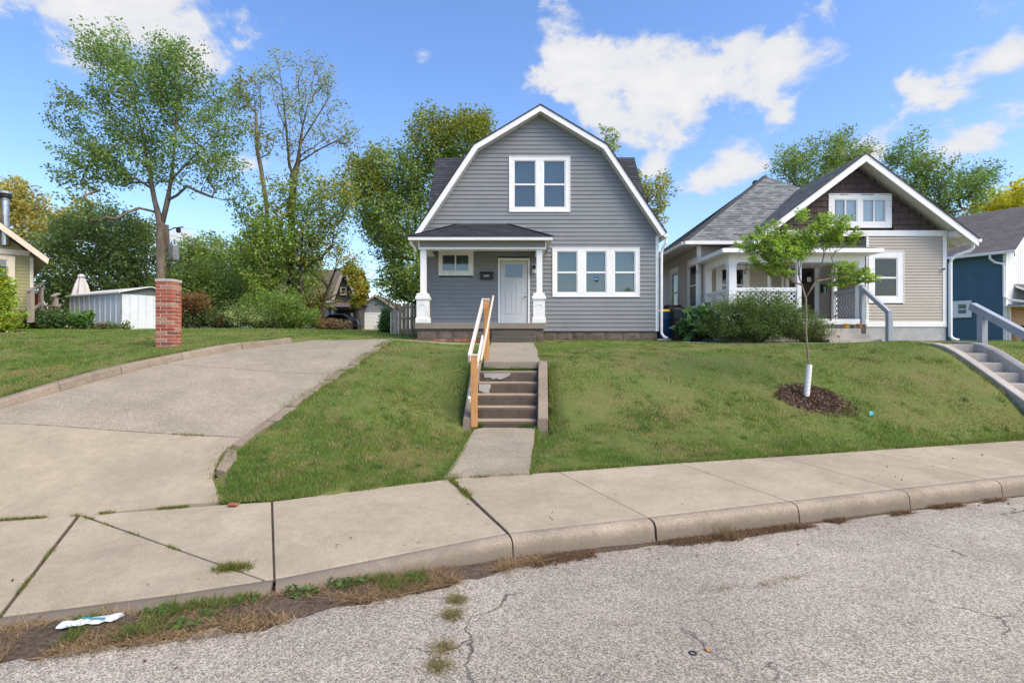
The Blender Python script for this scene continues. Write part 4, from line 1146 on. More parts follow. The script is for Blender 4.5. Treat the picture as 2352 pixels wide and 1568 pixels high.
# things fixed to the grey house
mbx = thing('mailbox', (-.83, YW - .03, 2.05), 'black wall mailbox with a white house number beside the white front door', 'mailbox')
MB().box(-1.05, -.62, YW - .14, YW - .016, 2.05, 2.26).build('box', 'black_metal', mbx, bevel=.01)
MB().add([(-1.06, YW - .16, 2.235), (-.61, YW - .16, 2.235), (-.61, YW - .016, 2.31), (-1.06, YW - .016, 2.31), (-1.06, YW - .16, 2.225), (-.61, YW - .16, 2.225), (-.61, YW - .016, 2.25), (-1.06, YW - .016, 2.25)], [(0, 1, 2, 3), (4, 7, 6, 5), (0, 4, 5, 1), (1, 5, 6, 2), (2, 6, 7, 3), (3, 7, 4, 0)]).build('lid', 'black_metal', mbx)
text_obj('3407', (-.845, YW - .146, 2.155), .095, 'sticker_white', mbx)
lamp = thing('porch_lamp', (.73, YW - .05, 2.24), 'small square black and white wall lamp beside the front door', 'lamp')
MB().box(.66, .80, YW - .05, YW - .012, 2.25, 2.55).build('back_plate', 'plastic_white', lamp, bevel=.01)
MB().box(.675, .785, YW - .15, YW - .05, 2.38, 2.52).build('shade', 'black_metal', lamp, bevel=.008)
MB().box(.685, .775, YW - .145, YW - .05, 2.27, 2.38).build('lens', 'mirror_glow', lamp, bevel=.005)
cx = S(1205); cz = Zf(1142)
stk = thing('window_sticker', (cx, YW + .01, cz - .12), 'blue shield sticker with a dark band in the middle ground-floor window', 'sticker')
sh = [(-.085, .085), (-.06, .11), (0, .12), (.06, .11), (.085, .085), (.08, -.04), (.05, -.09), (0, -.12), (-.05, -.09), (-.08, -.04)]
MB().prism([(cx + a * .95, cz + b * .95) for a, b in sh], YW + .010, YW + .014).build('shield', 'sticker_blue', stk)
MB().prism([(cx + a * .9, cz + b * .9) for a, b in ((-.082, .045), (.082, .045), (.076, -.04), (.05, -.085), (0, -.113), (-.05, -.085), (-.076, -.04))], YW + .006, YW + .0095).build('band', 'sticker_dark', stk)
mb = MB()
for k in range(9): mb.box(cx - .066 + k * .0148, cx - .066 + k * .0148 + .010, YW + .003, YW + .0055, cz - .010 + .004 * (k % 3), cz + .018 - .003 * ((k * 2) % 3))
mb.build('lettering', 'sticker_white', stk)

# ------------------------------------------------------------------ beige house with shingled gable
bh = thing('beige_house', (11.0, 19, 0), 'beige sided bungalow with a dark brown shingled gable and lattice porch', 'house')
YB2 = 18.6; TB = frame((0, YB2, 0), (1, 0)); GX = 11.67
# right-hand front wall
LW = (12.07, 13.27, 1.30, 3.05); UW = (10.72, 12.85, 3.845, 5.0)
siding(bh, 'beige_siding', TB, lambda z: (12.0, 14.6), .667, 3.56, .0995, [(LW[0] + .03, LW[1] - .03, LW[2], LW[3])])
MB().box(12.0, 14.62, YB2 + .22, 26.5, .45, 3.7).build('wall', 'beige_siding', bh)
MB().box(14.59, 14.72, YB2 - .03, YB2 + .24, .5, 3.56).build('corner_post', 'white_trim', bh)
MB().box(8.6, 14.76, YB2 - .045, YB2 + .04, 3.56, 3.755).build('frieze_board', 'white_trim', bh, bevel=.006)
MB().box(12.0, 14.72, YB2 - .04, YB2 + .05, .495, .667).build('water_table', 'white_trim', bh, bevel=.006)
MB().box(12.0, 14.70, YB2 - .015, YB2 + .4, -.3, .494).build('foundation', 'grey_found', bh)
# return wall facing the porch
TR_ = frame((12.0, 20.7, 0), (0, -1))
siding(bh, 'beige_siding', TR_, lambda z: (0.0, 2.08), .70, 3.5, .0995)
MB().box(12.0, 12.09, YB2 - .02, YB2 + .06, .667, 3.56).build('corner_post', 'white_trim', bh)
# porch back wall with window and door
TPB = frame((0, 20.7, 0), (1, 0))
PW = (7.30, 8.50, 1.30, 2.72); TPA = frame((0, 19.65, 0), (1, 0))
siding(bh, 'beige_siding', TPA, lambda z: (6.67, 9.2), .70, 3.4, .125, [(PW[0] + .03, PW[1] - .03, PW[2], PW[3])])
siding(bh, 'beige_siding', TPB, lambda z: (9.2, 11.98), .70, 3.4, .125, [(10.3, 11.55, .7, 2.95)])
MB().box(9.2, 12.0, 20.9, 21.1, .3, 3.4).build('wall', 'beige_siding', bh)
MB().box(9.13, 9.22, 19.6, 20.7, .7, 3.4).build('corner_post', 'white_trim', bh)
window(bh, TPA, *PW, [(7.5, 8.3, 1.45, 2.6)], glass='glass_dark', upper=None, lower=None)
for x in (9.72, 10.2): MB().box(x - .05, x + .05, 20.66, 20.72, .7, 3.2).build('trim_strip', 'white_trim', bh)
bd = bpy.data.objects.new('door', None); COL.objects.link(bd); bd.parent = bh; ORG[bd.name] = Vector((10.9, 20.7, .72)); bd.location = ORG[bd.name] - ORG[bh.name]
MB().box(10.3, 10.44, 20.65, 20.75, .72, 2.95).box(11.4, 11.56, 20.65, 20.75, .72, 2.95).box(10.44, 11.4, 20.65, 20.75, 2.8, 2.95).build('door_frame', 'white_trim', bd)
MB().box(10.44, 11.4, 20.70, 20.76, .74, 2.8).build('door_leaf', 'door_dark', bd)
for x0 in (10.53, 10.80, 11.07): MB().box(x0, x0 + .22, 20.685, 20.70, 2.2, 2.6).build('pane', 'glass_dark', bd)
MB().box(11.12, 11.27, 20.67, 20.684, 2.24, 2.42).build('paper', 'plastic_white', bd); MB().box(10.55, 10.70, 20.67, 20.684, 2.24, 2.42).build('paper', 'plastic_white', bd)
for x0 in (10.56, 10.96): MB().box(x0, x0 + .33, 20.688, 20.70, .95, 2.0).build('raised_panel', 'door_dark', bd, bevel=.006)
MB().tube([(10.37, 20.65, 1.75), (10.37, 20.62, 1.75)], .02, 8).build('bell', 'black_metal', bd)
# gable
def gh(z): return max(0.0, (6.2 - .32 - z) / .757)
nrow = 11; zr0 = 3.757; ex = .2
mid = [(UW[0] + .03, UW[1] - .03, UW[2] - .02, UW[3])]
for i in range(nrow):
    a = zr0 + i * ex; b = a + ex
    hl, hu = min(3.02, gh(a)), min(3.02, gh(b))
    if hl < .06: break
    x = GX - hl + (.0 if i % 2 else .09) - .1
    while x < GX + hl:
        w = random.choice((.2, .24, .28, .17)); x0, x1 = max(x, GX - hl), min(x + w - .006, GX + hl)
        if x1 - x0 > .02 and not any(o[0] < (x0 + x1) / 2 < o[1] and o[2] < (a + b) / 2 < o[3] for o in mid):
            t0, t1 = max(x0, GX - hu), min(x1, GX + hu)
            if t1 < t0: t0 = t1 = min(max((t0 + t1) / 2, x0), x1)
            dy = random.uniform(0, .004); dzb = random.uniform(-.006, .002)
            MB(TB).add([(x0, -.03 - dy, a + dzb), (x1, -.03 - dy, a + dzb), (t1, -.008, b), (t0, -.008, b), (x0, .0, a + dzb), (x1, .0, a + dzb), (t1, .0, b), (t0, .0, b)],
                       [(0, 1, 2, 3), (0, 4, 5, 1), (4, 7, 6, 5), (3, 2, 6, 7), (0, 3, 7, 4), (1, 5, 6, 2)]).build('shingle', 'brown_shake', bh)
        x += w
MB().prism([(GX - 3.0, 3.6), (GX + 3.0, 3.6), (GX, 5.88)], YB2 + .14, YB2 + .3).build('gable_wall', 'brown_shake', bh)
window(bh, TB, *UW, [(10.91, 11.69, 4.03, 4.81), (11.87, 12.66, 4.03, 4.81)], upper='curtain', lower='curtain', slide=True, depth=.13)
window(bh, TB, *LW, [(12.27, 13.05, 1.50, 2.83)], glass='glass_dark', upper=None, lower=None, depth=.2)
MB(TB).box(10.93, 11.02, .05, .07, 4.06, 4.78).build('red_curtain', 'curtain_red', bh)
# gable roof
for s in (-1, 1):
    e = (GX + s * 3.72, 3.385); y0, y1 = (18.05, 22.6) if s > 0 else (22.6, 18.05)
    roof_plane(bh, 'roof_grey', (e[0], y0, e[1]), (e[0], y1, e[1]), (GX, y1, 6.2), (GX, y0, 6.2))
    d = Vector((-s * 3.72, 2.815)).normalized(); k = 1 / abs(d.x)
    MB().prism([(e[0], e[1] - .02), (GX, 6.18), (GX, 6.18 - .2 * k), (e[0] - s * .02, e[1] - .2 * k)], 18.06, 18.10).build('rake_board', 'white_trim', bh)
    MB().prism([(e[0], e[1] - .012), (GX, 6.188), (GX, 6.1), (e[0], e[1] - .10)], 18.10, 22.5).build('roof_deck', 'soffit', bh)
    MB().prism([(e[0], e[1] + .014), (GX, 6.214), (GX, 6.18), (e[0], e[1] - .02)], 18.035, 18.09).build('drip_edge', 'black_metal', bh)
for y in (18.75, 19.6, 20.5): MB().bar((14.72, y, 3.72 - .02), (15.32, y, 3.27), .08, .13).build('rafter_tail', 'old_white', bh)
MB().box(14.72, 15.05, 18.2, 18.5, 3.48, 3.68).build('bracket', 'old_white', bh)
MB().box(15.34, 15.47, 18.05, 24, 3.27, 3.375).build('gutter', 'white_trim', bh, bevel=.01)
MB().tube([(15.38, 18.3, 3.29), (15.37, 18.3, 3.12), (15.28, 18.35, 3.02), (14.95, 18.45, 2.9), (14.82, 18.5, 2.78), (14.80, 18.52, 2.6), (14.80, 18.52, .2), (14.84, 18.45, .08), (14.95, 18.35, .03)], .06, 8).build('downspout', 'white_trim', bh)
# main hip roof
pk = (10.85, 23.5, 7.08); e0, e1, f0, f1, ez = 6.05, 15.5, 19.2, 27.3, 3.50
roof_plane(bh, 'roof_grey', (e0, f0, ez), (e1, f0, ez), pk, pk); roof_plane(bh, 'roof_grey', (e0, f1, ez), (e0, f0, ez), pk, pk)
roof_plane(bh, 'roof_grey', (e1, f0, ez), (e1, f1, ez), pk, pk); roof_plane(bh, 'roof_grey', (e1, f1, ez), (e0, f1, ez), pk, pk)
MB().bar((e0, f0, ez + .02), (pk[0], pk[1], pk[2] + .02), .2, .015).build('hip_cap', 'roof_grey', bh)
MB().box(e0 + .05, e1 - .05, f0 + .05, f1 - .05, ez - .06, ez - .03).build('eave_soffit', 'soffit', bh)
MB().box(e0 - .03, 8.3, f0 - .1, f0 + .04, ez - .12, ez - .005).build('gutter', 'white_trim', bh, bevel=.012)
MB().box(e0 - .1, e0 + .04, f0 + .04, f1, ez - .12, ez - .005).build('gutter', 'white_trim', bh, bevel=.012)
MB().box(10.86, 11.2, 24.5, 24.8, 5.8, 7.2).build('chimney', 'charred', bh)
# left side wall with two tall windows
TL_ = frame((6.67, 27, 0), (0, -1)); FZ = .2
def lx(px): return 27 - 6.67 * FPX / (px - 1176)          # distance along the wall
wins = []
for a, b, zt, zb in ((1541.5, 1559.5, 3.0, 1.08), (1581, 1606, 3.05, 1.15)):
    wins.append((lx(a), lx(b), zb, zt))
siding(bh, 'beige_siding', TL_, lambda z: (0, 7.33), FZ, 3.44, .115, [(w[0] + .03, w[1] - .03, w[2], w[3]) for w in wins])
for w in wins: window(bh, TL_, *w, [(w[0] + .14, w[1] - .12, w[2] + .12, w[3] - .2)], glass='glass_dark', upper='blind', lower=None, m_trim='old_white')
MB().box(6.87, 9.1, 19.87, 27, -.2, 3.4).build('wall', 'beige_siding', bh)
MB().box(6.63, 6.76, 19.61, 19.75, .3, 3.42).build('corner_post', 'white_trim', bh)
MB().box(6.70, 12.0, 19.7, 20.9, -.3, .7).build('foundation', 'grey_found', bh)
# porch
px0, px1, pf, pb = 6.85, 11.0, 17.3, 20.66; pfz = .70
MB().box(px0 - .1, px1 + .15, pf - .12, pb, .53, pfz).build('porch_floor', 'white_trim', bh, bevel=.01)
MB().box(px0, px1, pf + .05, pb, -.2, .53).build('porch_base', 'grey_found', bh)
r0, r1, ry, rz = 6.5, 11.43, 16.9, 2.86
roof_plane(bh, 'roof_grey', (r0, ry, rz), (r1, ry, rz), (10.4, 18.56, 3.35), (7.9, 18.56, 3.35), 'porch_roof_slope')
roof_plane(bh, 'roof_grey', (r0, 19.6, rz), (r0, ry, rz), (7.9, 18.56, 3.35), (7.9, 19.6, 3.35), 'porch_roof_slope')
roof_plane(bh, 'roof_grey', (r1, ry, rz), (r1, 18.56, rz), (10.4, 18.56, 3.35), (10.4, 18.56, 3.35), 'porch_roof_slope')
MB().add([(7.9, 18.56, 3.35), (10.4, 18.56, 3.35), (10.4, 20.66, 3.36), (7.9, 20.66, 3.36)], [(0, 1, 2, 3)]).build('porch_deck', 'roof_far', bh)
MB().box(r0 - .04, r1, ry - .06, ry + .03, rz - .13, rz).build('gutter', 'white_trim', bh, bevel=.012)
MB().box(r0 - .04, r0 + .05, ry + .03, 19.75, rz - .13, rz).build('gutter', 'white_trim', bh, bevel=.012)
MB().box(r0 + .05, r1, ry + .03, 20.66, rz - .12, rz - .1).build('porch_soffit', 'old_white', bh)
MB().box(px0 - .02, px1 + .12, pf - .02, pf + .18, 2.5, rz - .12).build('beam', 'white_trim', bh)
MB().box(px0 - .02, px0 + .2, pf + .18, pb, 2.5, rz - .12).build('beam', 'white_trim', bh); MB().box(px1 - .08, px1 + .12, pf + .18, 18.6, 2.5, rz - .12).build('beam', 'white_trim', bh)
def ppost(cx, cy, w, wt, z1=2.5):
    sqprof(cx, cy, [(w, pfz), (wt, z1 - .16), (w * .95, z1 - .1), (w * 1.1, z1)], 'porch_post', 'white_trim', bh)
ppost(px0 + .1, pf + .08, .135, .115); ppost(9.07, pf + .08, .07, .07); ppost(px1 + .02, pf + .08, .1, .09); ppost(px0 + .1, 19.5, .12, .11); ppost(px1 + .02, 18.75, .07, .06)
for k, dgt in enumerate('43'): text_obj(dgt, (9.07, pf - .0, 2.13 - k * .14), .13, 'black_metal', bh)
def lattice(p0, p1, z0, z1, name='lattice', m='white_trim', pitch=.115, w=.036):
    p0, p1 = Vector(p0), Vector(p1); L_ = (p1 - p0).length; u = (p1 - p0) / L_; nn = Vector((u.y, -u.x, 0)); H = z1 - z0; mb = MB()
    for sgn in (1, -1):
        k = -H
        while k < L_:
            # line x = k + s (45 degrees) clipped to the panel
            a, b = max(0, -k), min(H, L_ - k)
            if b - a > .02:
                za, zb2 = (z0 + a, z0 + b) if sgn > 0 else (z1 - a, z1 - b)
                A = p0 + u * (k + a); B = p0 + u * (k + b); off = nn * (.006 * sgn)
                mb.bar(Vector((A.x, A.y, za)) + off, Vector((B.x, B.y, zb2)) + off, .008, w, up=(u.x, u.y, .99) if False else (0, 0, 1))
            k += pitch * 1.414
    o = mb.build(name, m, bh); o['kind'] = 'stuff'
def rail(p0, p1, m='white_trim'):
    lattice((p0[0], p0[1], 0), (p1[0], p1[1], 0), .78, 1.60, m=m)
    MB().bar((p0[0], p0[1], 1.645), (p1[0], p1[1], 1.645), .09, .12).build('top_rail', m, bh, bevel=.006)
    MB().bar((p0[0], p0[1], .755), (p1[0], p1[1], .755), .06, .08).build('bottom_rail', m, bh)
rail((px0 + .22, pf + .08), (9.0, pf + .08)); rail((px0 + .1, 19.4), (px0 + .1, pf + .2)); rail((px1 + .02, 18.7), (px1 + .02, pf + .2), 'rail_blue')
for i in range(3):
    MB().box(9.35, 10.72 + .09 * i, 16.84 - .34 * i, 17.3 - .02, -.15, .53 - .165 * (i + 1) + .03).build('porch_step', 'pale_concrete', bh, bevel=.012)
MB().tube([(6.55, 19.4, rz - .12), (6.55, 19.4, 2.62), (6.58, 19.45, 2.5), (6.60, 19.58, 2.42), (6.60, 19.58, .2)], .04, 8).build('downspout', 'white_trim', bh)

brl = thing('porch_handrail', (10.95, 16.4, .1), 'blue-grey sloping handrail at the steps of the beige porch', 'handrail')
MB().bar((11.0, 17.25, 1.70), (11.0, 15.98, .82), .10, .13).build('rail', 'rail_blue', brl, bevel=.006)
MB().box(10.93, 11.07, 15.93, 16.07, -.02, .84).build('post', 'rail_blue', brl, bevel=.006)
MB().box(10.93, 11.06, 17.14, 17.28, .53, 1.78).build('post', 'rail_blue', brl, bevel=.006)
globe = thing('porch_globe_lamp', (7.95, 18.6, 2.35), 'small clear glass globe lamp hanging under the beige porch roof', 'lamp')
MB().lathe([(.01, 0), (.06, .015), (.09, .06), (.095, .1), (.07, .15), (.03, .18)], (7.95, 18.6, 2.28), 14).build('globe', 'nickel', globe, smooth=True)
MB().tube([(7.95, 18.6, 2.45), (7.95, 18.6, 2.76)], .012, 6).build('stem', 'black_metal', globe)
cam_t = thing('security_camera', (14.58, YB2 - .06, 2.43), 'small white security camera on the corner of the beige house', 'camera')
MB().tube([(14.62, YB2 - .03, 2.46), (14.56, YB2 - .12, 2.44)], .035, 12).build('housing', 'plastic_white', cam_t)
MB().tube([(14.559, YB2 - .121, 2.4398), (14.553, YB2 - .13, 2.438)], .028, 12).build('lens', 'black_metal', cam_t)
bm2 = thing('porch_mailbox', (11.72, 20.65, 1.85), 'small black mailbox with a striped flyer on the beige porch wall', 'mailbox')
MB().box(11.62, 11.80, 20.55, 20.675, 1.85, 2.15).build('box', 'black_metal', bm2, bevel=.01)
MB().box(11.65, 11.70, 20.53, 20.548, 1.82, 2.06).build('flyer', 'litter_teal', bm2); MB().box(11.705, 11.745, 20.53, 20.548, 1.82, 2.06).build('flyer', 'plastic_white', bm2)
for (x, m, r_, h_, lab) in ((10.33, 'pot_yellow', .085, .15, 'round yellow flower pot on the porch step'), (10.53, 'pot_green', .07, .11, 'small mottled green flower pot between the yellow and terracotta pots'), (10.74, 'pot_terra', .09, .15, 'pale terracotta pot with a small cactus on the porch step')):
    p = thing('flower_pot', (x, 16.95, .395), lab, 'pot', 'pots on the beige porch step')
    MB().lathe([(r_ * .6, 0), (r_ * .8, h_ * .4), (r_ * .95, h_ * .85), (r_ * 1.05, h_ * .86), (r_ * 1.05, h_), (r_ * .9, h_), (r_ * .88, h_ * .8)], (x, 16.95, .395), 16).build('pot', m, p, smooth=True)
    if m == 'pot_terra':
        MB().tube([(x + .03, 16.95, .5), (x + .05, 16.95, .62), (x + .08, 16.95, .72)], [.02, .022, .012], 8).build('cactus', 'pot_green', p, smooth=True)

# ------------------------------------------------------------------ wheeled bins
def bin_(x, y, z, rot, body, lidm, label, h=1.05, w=.56, d=.6, group=None, wheels=True):
    t = thing('wheeled_bin', (x, y, z), label, 'bin', group); R = frame((x, y, z), (math.cos(rot), math.sin(rot)))
    k = .8; V = [(-w / 2 * k, -d / 2 * k, .03), (w / 2 * k, -d / 2 * k, .03), (w / 2 * k, d / 2 * k, .03), (-w / 2 * k, d / 2 * k, .03)]
    V += [(-w / 2 * .93, -d / 2 * .93, h * .62), (w / 2 * .93, -d / 2 * .93, h * .62), (w / 2 * .93, d / 2 * .93, h * .62), (-w / 2 * .93, d / 2 * .93, h * .62)]
    V += [(-w / 2 * .99, -d / 2 * .99, h * .64), (w / 2 * .99, -d / 2 * .99, h * .64), (w / 2 * .99, d / 2 * .99, h * .64), (-w / 2 * .99, d / 2 * .99, h * .64)]
    V += [(-w / 2, -d / 2, h * .92), (w / 2, -d / 2, h * .92), (w / 2, d / 2, h * .92), (-w / 2, d / 2, h * .92)]
    F = [(i * 4 + j, i * 4 + (j + 1) % 4, (i + 1) * 4 + (j + 1) % 4, (i + 1) * 4 + j) for i in range(3) for j in range(4)] + [(3, 2, 1, 0), (12, 13, 14, 15)]
    MB(R).add(V, F).build('body', body, t, bevel=.02)
    MB(R).add([(-w / 2 * 1.05, -d / 2 * 1.08, h * .92), (w / 2 * 1.05, -d / 2 * 1.08, h * .92), (w / 2 * 1.05, d / 2 * 1.05, h * .92), (-w / 2 * 1.05, d / 2 * 1.05, h * .92), (-w / 2 * .9, -d / 2 * .85, h), (w / 2 * .9, -d / 2 * .85, h), (w / 2 * .9, d / 2, h * 1.02), (-w / 2 * .9, d / 2, h * 1.02)],
              [(0, 3, 2, 1), (4, 5, 6, 7), (0, 1, 5, 4), (1, 2, 6, 5), (2, 3, 7, 6), (3, 0, 4, 7)]).build('lid', lidm, t, bevel=.015)
    MB(R).tube([(-w * .45, d / 2 + .03, h * .9), (w * .45, d / 2 + .03, h * .9)], .018, 8).build('handle', body, t)
    for s in (-1, 1): MB(R).tube([(s * (w / 2 - .02), d / 2 * .8, .13), (s * (w / 2 + .05), d / 2 * .8, .13)], .13, 16).build('wheel', 'rubber', t)
    return t
bin_(5.85, 19.2, .05, .12, 'bin_grey', 'bin_grey', 'dark grey wheeled bin between the grey and beige houses', 1.12, .62, .66)
bin_(5.38, 19.5, .05, .1, 'bin_blue', 'bin_yellow', 'blue wheeled recycling bin with a yellow lid beside the grey bin', 1.08, .56, .6)
bin_(5.95, 20.3, .05, .1, 'bin_black', 'bin_black', 'black wheeled bin standing behind the dark grey bin', 1.28, .5, .56)

# ------------------------------------------------------------------ blue house
bl = thing('blue_house', (25.2, 28, -.3), 'two-storey house with dark blue side siding, white batten front and cedar porch', 'house')
TBL = frame((25.2, 28, 0), (.838, .545))            # x along the street front, y along the blue side
TS = frame(tuple(TBL @ Vector((0, 9, 0))), tuple((TBL @ Vector((0, 0, 0)) - TBL @ Vector((0, 9, 0))).xy))
def bx(px): # local distance along the blue side for a photo column
    a = (px - 1176) / FPX; o, d = Vector((25.2, 28)), Vector((-.545, .838)); t = (a * o.y - o.x) / (d.x - a * d.y); return 9 - t
BWN = (bx(2190.5), bx(2233.5), 1.28, 2.18)
o = lap_wall('siding', bl, 'blue_siding', TS, lambda z: (0, 9.0), -.3, 4.6, .115)
o['kind'] = 'stuff'
MB(TBL).box(.25, 8, .25, 9, -.4, 4.6).build('wall', 'blue_siding', bl)
window(bl, TS, *BWN, [(BWN[0] + .2, BWN[1] - .2, BWN[2] + .17, BWN[3] - .17)], upper='curtain', lower='curtain', depth=.105, y=-.12)
MB(TBL).box(-.03, .12, -.03, .1, -.35, 4.5).build('corner_post', 'white_trim', bl)
for k in range(13):
    x = .12 + k * .3; MB(TBL).box(x, x + .285, -.015, .05, 1.9, 4.6 + x * .66).build('board', 'board_white', bl)
    MB(TBL).box(x + .27, x + .315, -.035, -.012, 1.9, 4.6 + x * .66).build('batten', 'board_white', bl)
roof_plane(bl, 'roof_brown', (-.45, 9.4, 4.55), (-.45, -.5, 4.55), (4.6, -.5, 7.6), (4.6, 9.4, 7.6), T=TBL)
MB(TBL).add([(-.45, -.48, 4.53), (4.6, -.48, 7.58), (4.6, -.48, 7.3), (-.45, -.48, 4.25), (-.45, -.44, 4.53), (4.6, -.44, 7.58), (4.6, -.44, 7.3), (-.45, -.44, 4.25)], [(0, 1, 2, 3), (7, 6, 5, 4), (0, 4, 5, 1), (3, 2, 6, 7)]).build('rake_board', 'white_trim', bl)
MB(TBL).add([(-.42, -.44, 4.5), (-.42, 9.4, 4.5), (.1, 9.4, 4.5), (.1, -.44, 4.5)], [(0, 1, 2, 3)]).build('eave_soffit', 'soffit', bl)
MB(TBL).box(-.56, -.42, -.5, 9.4, 4.43, 4.56).build('gutter', 'white_trim', bl, bevel=.012)
MB(TBL).tube([(-.48, .5, 4.45), (-.48, .5, 4.25), (-.3, .35, 4.05), (-.07, .08, 3.95), (-.07, .06, 3.7), (-.07, .06, 2.3), (-.1, -.2, 2.1), (-.25, -.9, 1.95)], .055, 8).build('downspout', 'white_trim', bl)
MB(TBL).box(1.2, 1.6, 4, 4.4, 6.9, 8.2).build('vent_box', 'board_white', bl)
# its front porch
roof_plane(bl, 'roof_brown', (-.35, -2.1, 1.95), (5, -2.1, 1.95), (5, -.02, 3.2), (1.2, -.02, 3.0), 'porch_roof_slope', T=TBL)
MB(TBL).add([(-.35, -2.08, 1.93), (1.2, -.02, 2.98), (1.2, -.02, 2.85), (-.35, -2.08, 1.8)], [(0, 1, 2, 3)]).build('porch_rake', 'white_trim', bl)
MB(TBL).box(-.4, 5, -2.2, -2.05, 1.8, 1.96).build('gutter', 'white_trim', bl)
MB(TBL).box(-.3, 5, -2.05, 0, 1.76, 1.8).build('porch_soffit', 'soffit', bl)
MB(TBL).box(.16, .34, -.12, .02, -.35, 1.76).build('corner_post', 'white_trim', bl)
for k in range(17): MB(TBL).box(.34, 5, -.05 - .004 * (k % 2), .04, -.35 + k * .124, -.35 + k * .124 + .118).build('cedar_board', 'cedar', bl)
pbw = TBL @ Vector((1.05, -.75, 0)); bin_(pbw.x, pbw.y, tz(pbw.x, pbw.y), .3, 'bin_black', 'bin_black', 'black wheeled bin against the cedar boards of the blue house', 1.05, .62, .66)

# ------------------------------------------------------------------ green house on the left
gh_ = thing('green_house', (-18, 20, .5), 'olive green clapboard house with cream trim and a metal chimney pipe', 'house')
TG = frame((-17.45, 20.0, 0), (.955, .297)); GD = (.722, .692); TG = frame((-17.45 - 7 * GD[0], 20.0 - 7 * GD[1], 0), GD)
def gout(z): return (0.0, min(7.0, 7.38 - (z + .22 - 2.99) / .86))
o = lap_wall('siding', gh_, 'green_siding', TG, gout, .9, 8.6, .118); o['kind'] = 'stuff'
MB(TG).prism([(0, .3), (6.9, .3), (6.9, 3.0), (0, 8.6)], .2, 8).build('wall', 'green_siding', gh_)
MB(TG).box(6.90, 7.0, -.04, .2, .85, 3.05).build('corner_post', 'cream_trim', gh_)
MB(TG).add([(0, -.03, 3.10), (6.9, -.03, 3.10), (6.9, -.03, 3.28), (0, -.03, 3.28), (0, .05, 3.10), (6.9, .05, 3.10), (6.9, .05, 3.28), (0, .05, 3.28)], [(0, 1, 2, 3), (4, 7, 6, 5), (0, 4, 5, 1), (1, 5, 6, 2), (2, 6, 7, 3)]).build('frieze_board', 'cream_trim', gh_)
roof_plane(gh_, 'roof_far', (7.4, -.7, 2.99), (7.4, 8.5, 2.99), (-1, 8.5, 10.2), (-1, -.7, 10.2), T=TG)
MB(TG).add([(7.4, -.7, 2.98), (-1, -.7, 10.19), (-1, -.7, 9.97), (7.36, -.7, 2.78), (7.4, -.64, 2.98), (-1, -.64, 10.19), (-1, -.64, 9.97), (7.36, -.64, 2.78)], [(0, 1, 2, 3), (7, 6, 5, 4), (0, 4, 5, 1), (3, 2, 6, 7), (0, 3, 7, 4)]).build('rake_board', 'cream_trim', gh_)
MB(TG).add([(7.36, -.64, 2.92), (7.36, 8, 2.92), (-1, 8, 10.1), (-1, -.64, 10.1)], [(0, 1, 2, 3)]).build('roof_deck', 'cream_trim', gh_)
GW = (5.2, 6.5, 2.0, 3.02)
window(gh_, TG, *GW, [(5.36, 6.3, 2.12, 2.9)], m_trim='cream_trim', upper='blind', lower=None, y=-.12, depth=.105)
mb = MB(TG)
for k in range(6): mb.box(5.4 + k * .17, 5.42 + k * .17, -.24, -.22, 2.08, 2.6)
mb.box(5.36, 6.32, -.25, -.22, 2.6, 2.63).box(5.36, 6.32, -.25, -.22, 2.06, 2.09); mb.build('window_guard', 'black_metal', gh_)
MB(TG).box(0, 6.95, -.02, .1, .7, .88).build('skirt', 'cream_trim', gh_); MB(TG).box(0, 6.9, .02, .2, .1, .72).build('foundation', 'grey_found', gh_)
cp = P(12, 500, 19.4)
MB().tube([(cp.x, cp.y, 3.4), (cp.x, cp.y, 4.98), (cp.x, cp.y, 5.0), (cp.x, cp.y, 5.06)], [.115, .115, .125, .125], 16).build('chimney_pipe', 'galv', gh_)
MB().lathe([(.19, 0), (.205, .03), (.205, .09), (.08, .13)], (cp.x, cp.y, 5.19), 16).build('chimney_cap', 'galv', gh_)
MB().lathe([(.17, 0), (.185, .04), (.185, .1), (.15, .14)], (cp.x, cp.y, 5.05), 16).build('chimney_collar', 'black_metal', gh_)
# its side stairs
gs = thing('wooden_stairs', (-16.8, 20.5, .5), 'weathered wooden stairs and rails beside the green house', 'stairs')
def gpt(px, py, Z): return P(px, py, Z)
for (x, y0_, y1_, Z) in ((68, 723, 668, 19.4), (73.5, 722, 668, 19.5), (94.5, 730, 660, 21), (124, 738, 680, 21.5), (129, 738, 684, 21.7)):
    a, b = gpt(x, y0_ + 8, Z), gpt(x, y1_, Z); MB().box(a.x - .05, a.x + .05, a.y - .05, a.y + .05, a.z - .15, b.z).build('post', 'weathered', gs)
MB().bar(gpt(64, 668, 19.3), gpt(97, 651, 21.2), .14, .05).build('rail', 'weathered', gs); MB().bar(gpt(76, 712, 19.5), gpt(95, 697, 21.1), .1, .08).build('rail', 'weathered', gs)
MB().bar(gpt(121, 680, 21.3), gpt(135, 674, 22.5), .14, .05).build('rail', 'weathered', gs); MB().bar(gpt(124, 712, 21.5), gpt(140, 700, 23), .1, .08).build('rail', 'weathered', gs)
MB().bar(P(85, 674, 22), P(109, 708, 22.6), .05, .07).build('white_rail', 'white_trim', gs)
MB().box(-18.6, -18.5, 21.4, 21.6, .4, 1.9).build('door_edge', 'red_paint', gs)
for k in range(4):
    a = gpt(84 + k * 6, 728 - k * 9, 20 + k * .5); MB().box(a.x - .5, a.x + .5, a.y - .14, a.y + .14, a.z - .05, a.z).build('tread', 'weathered', gs)

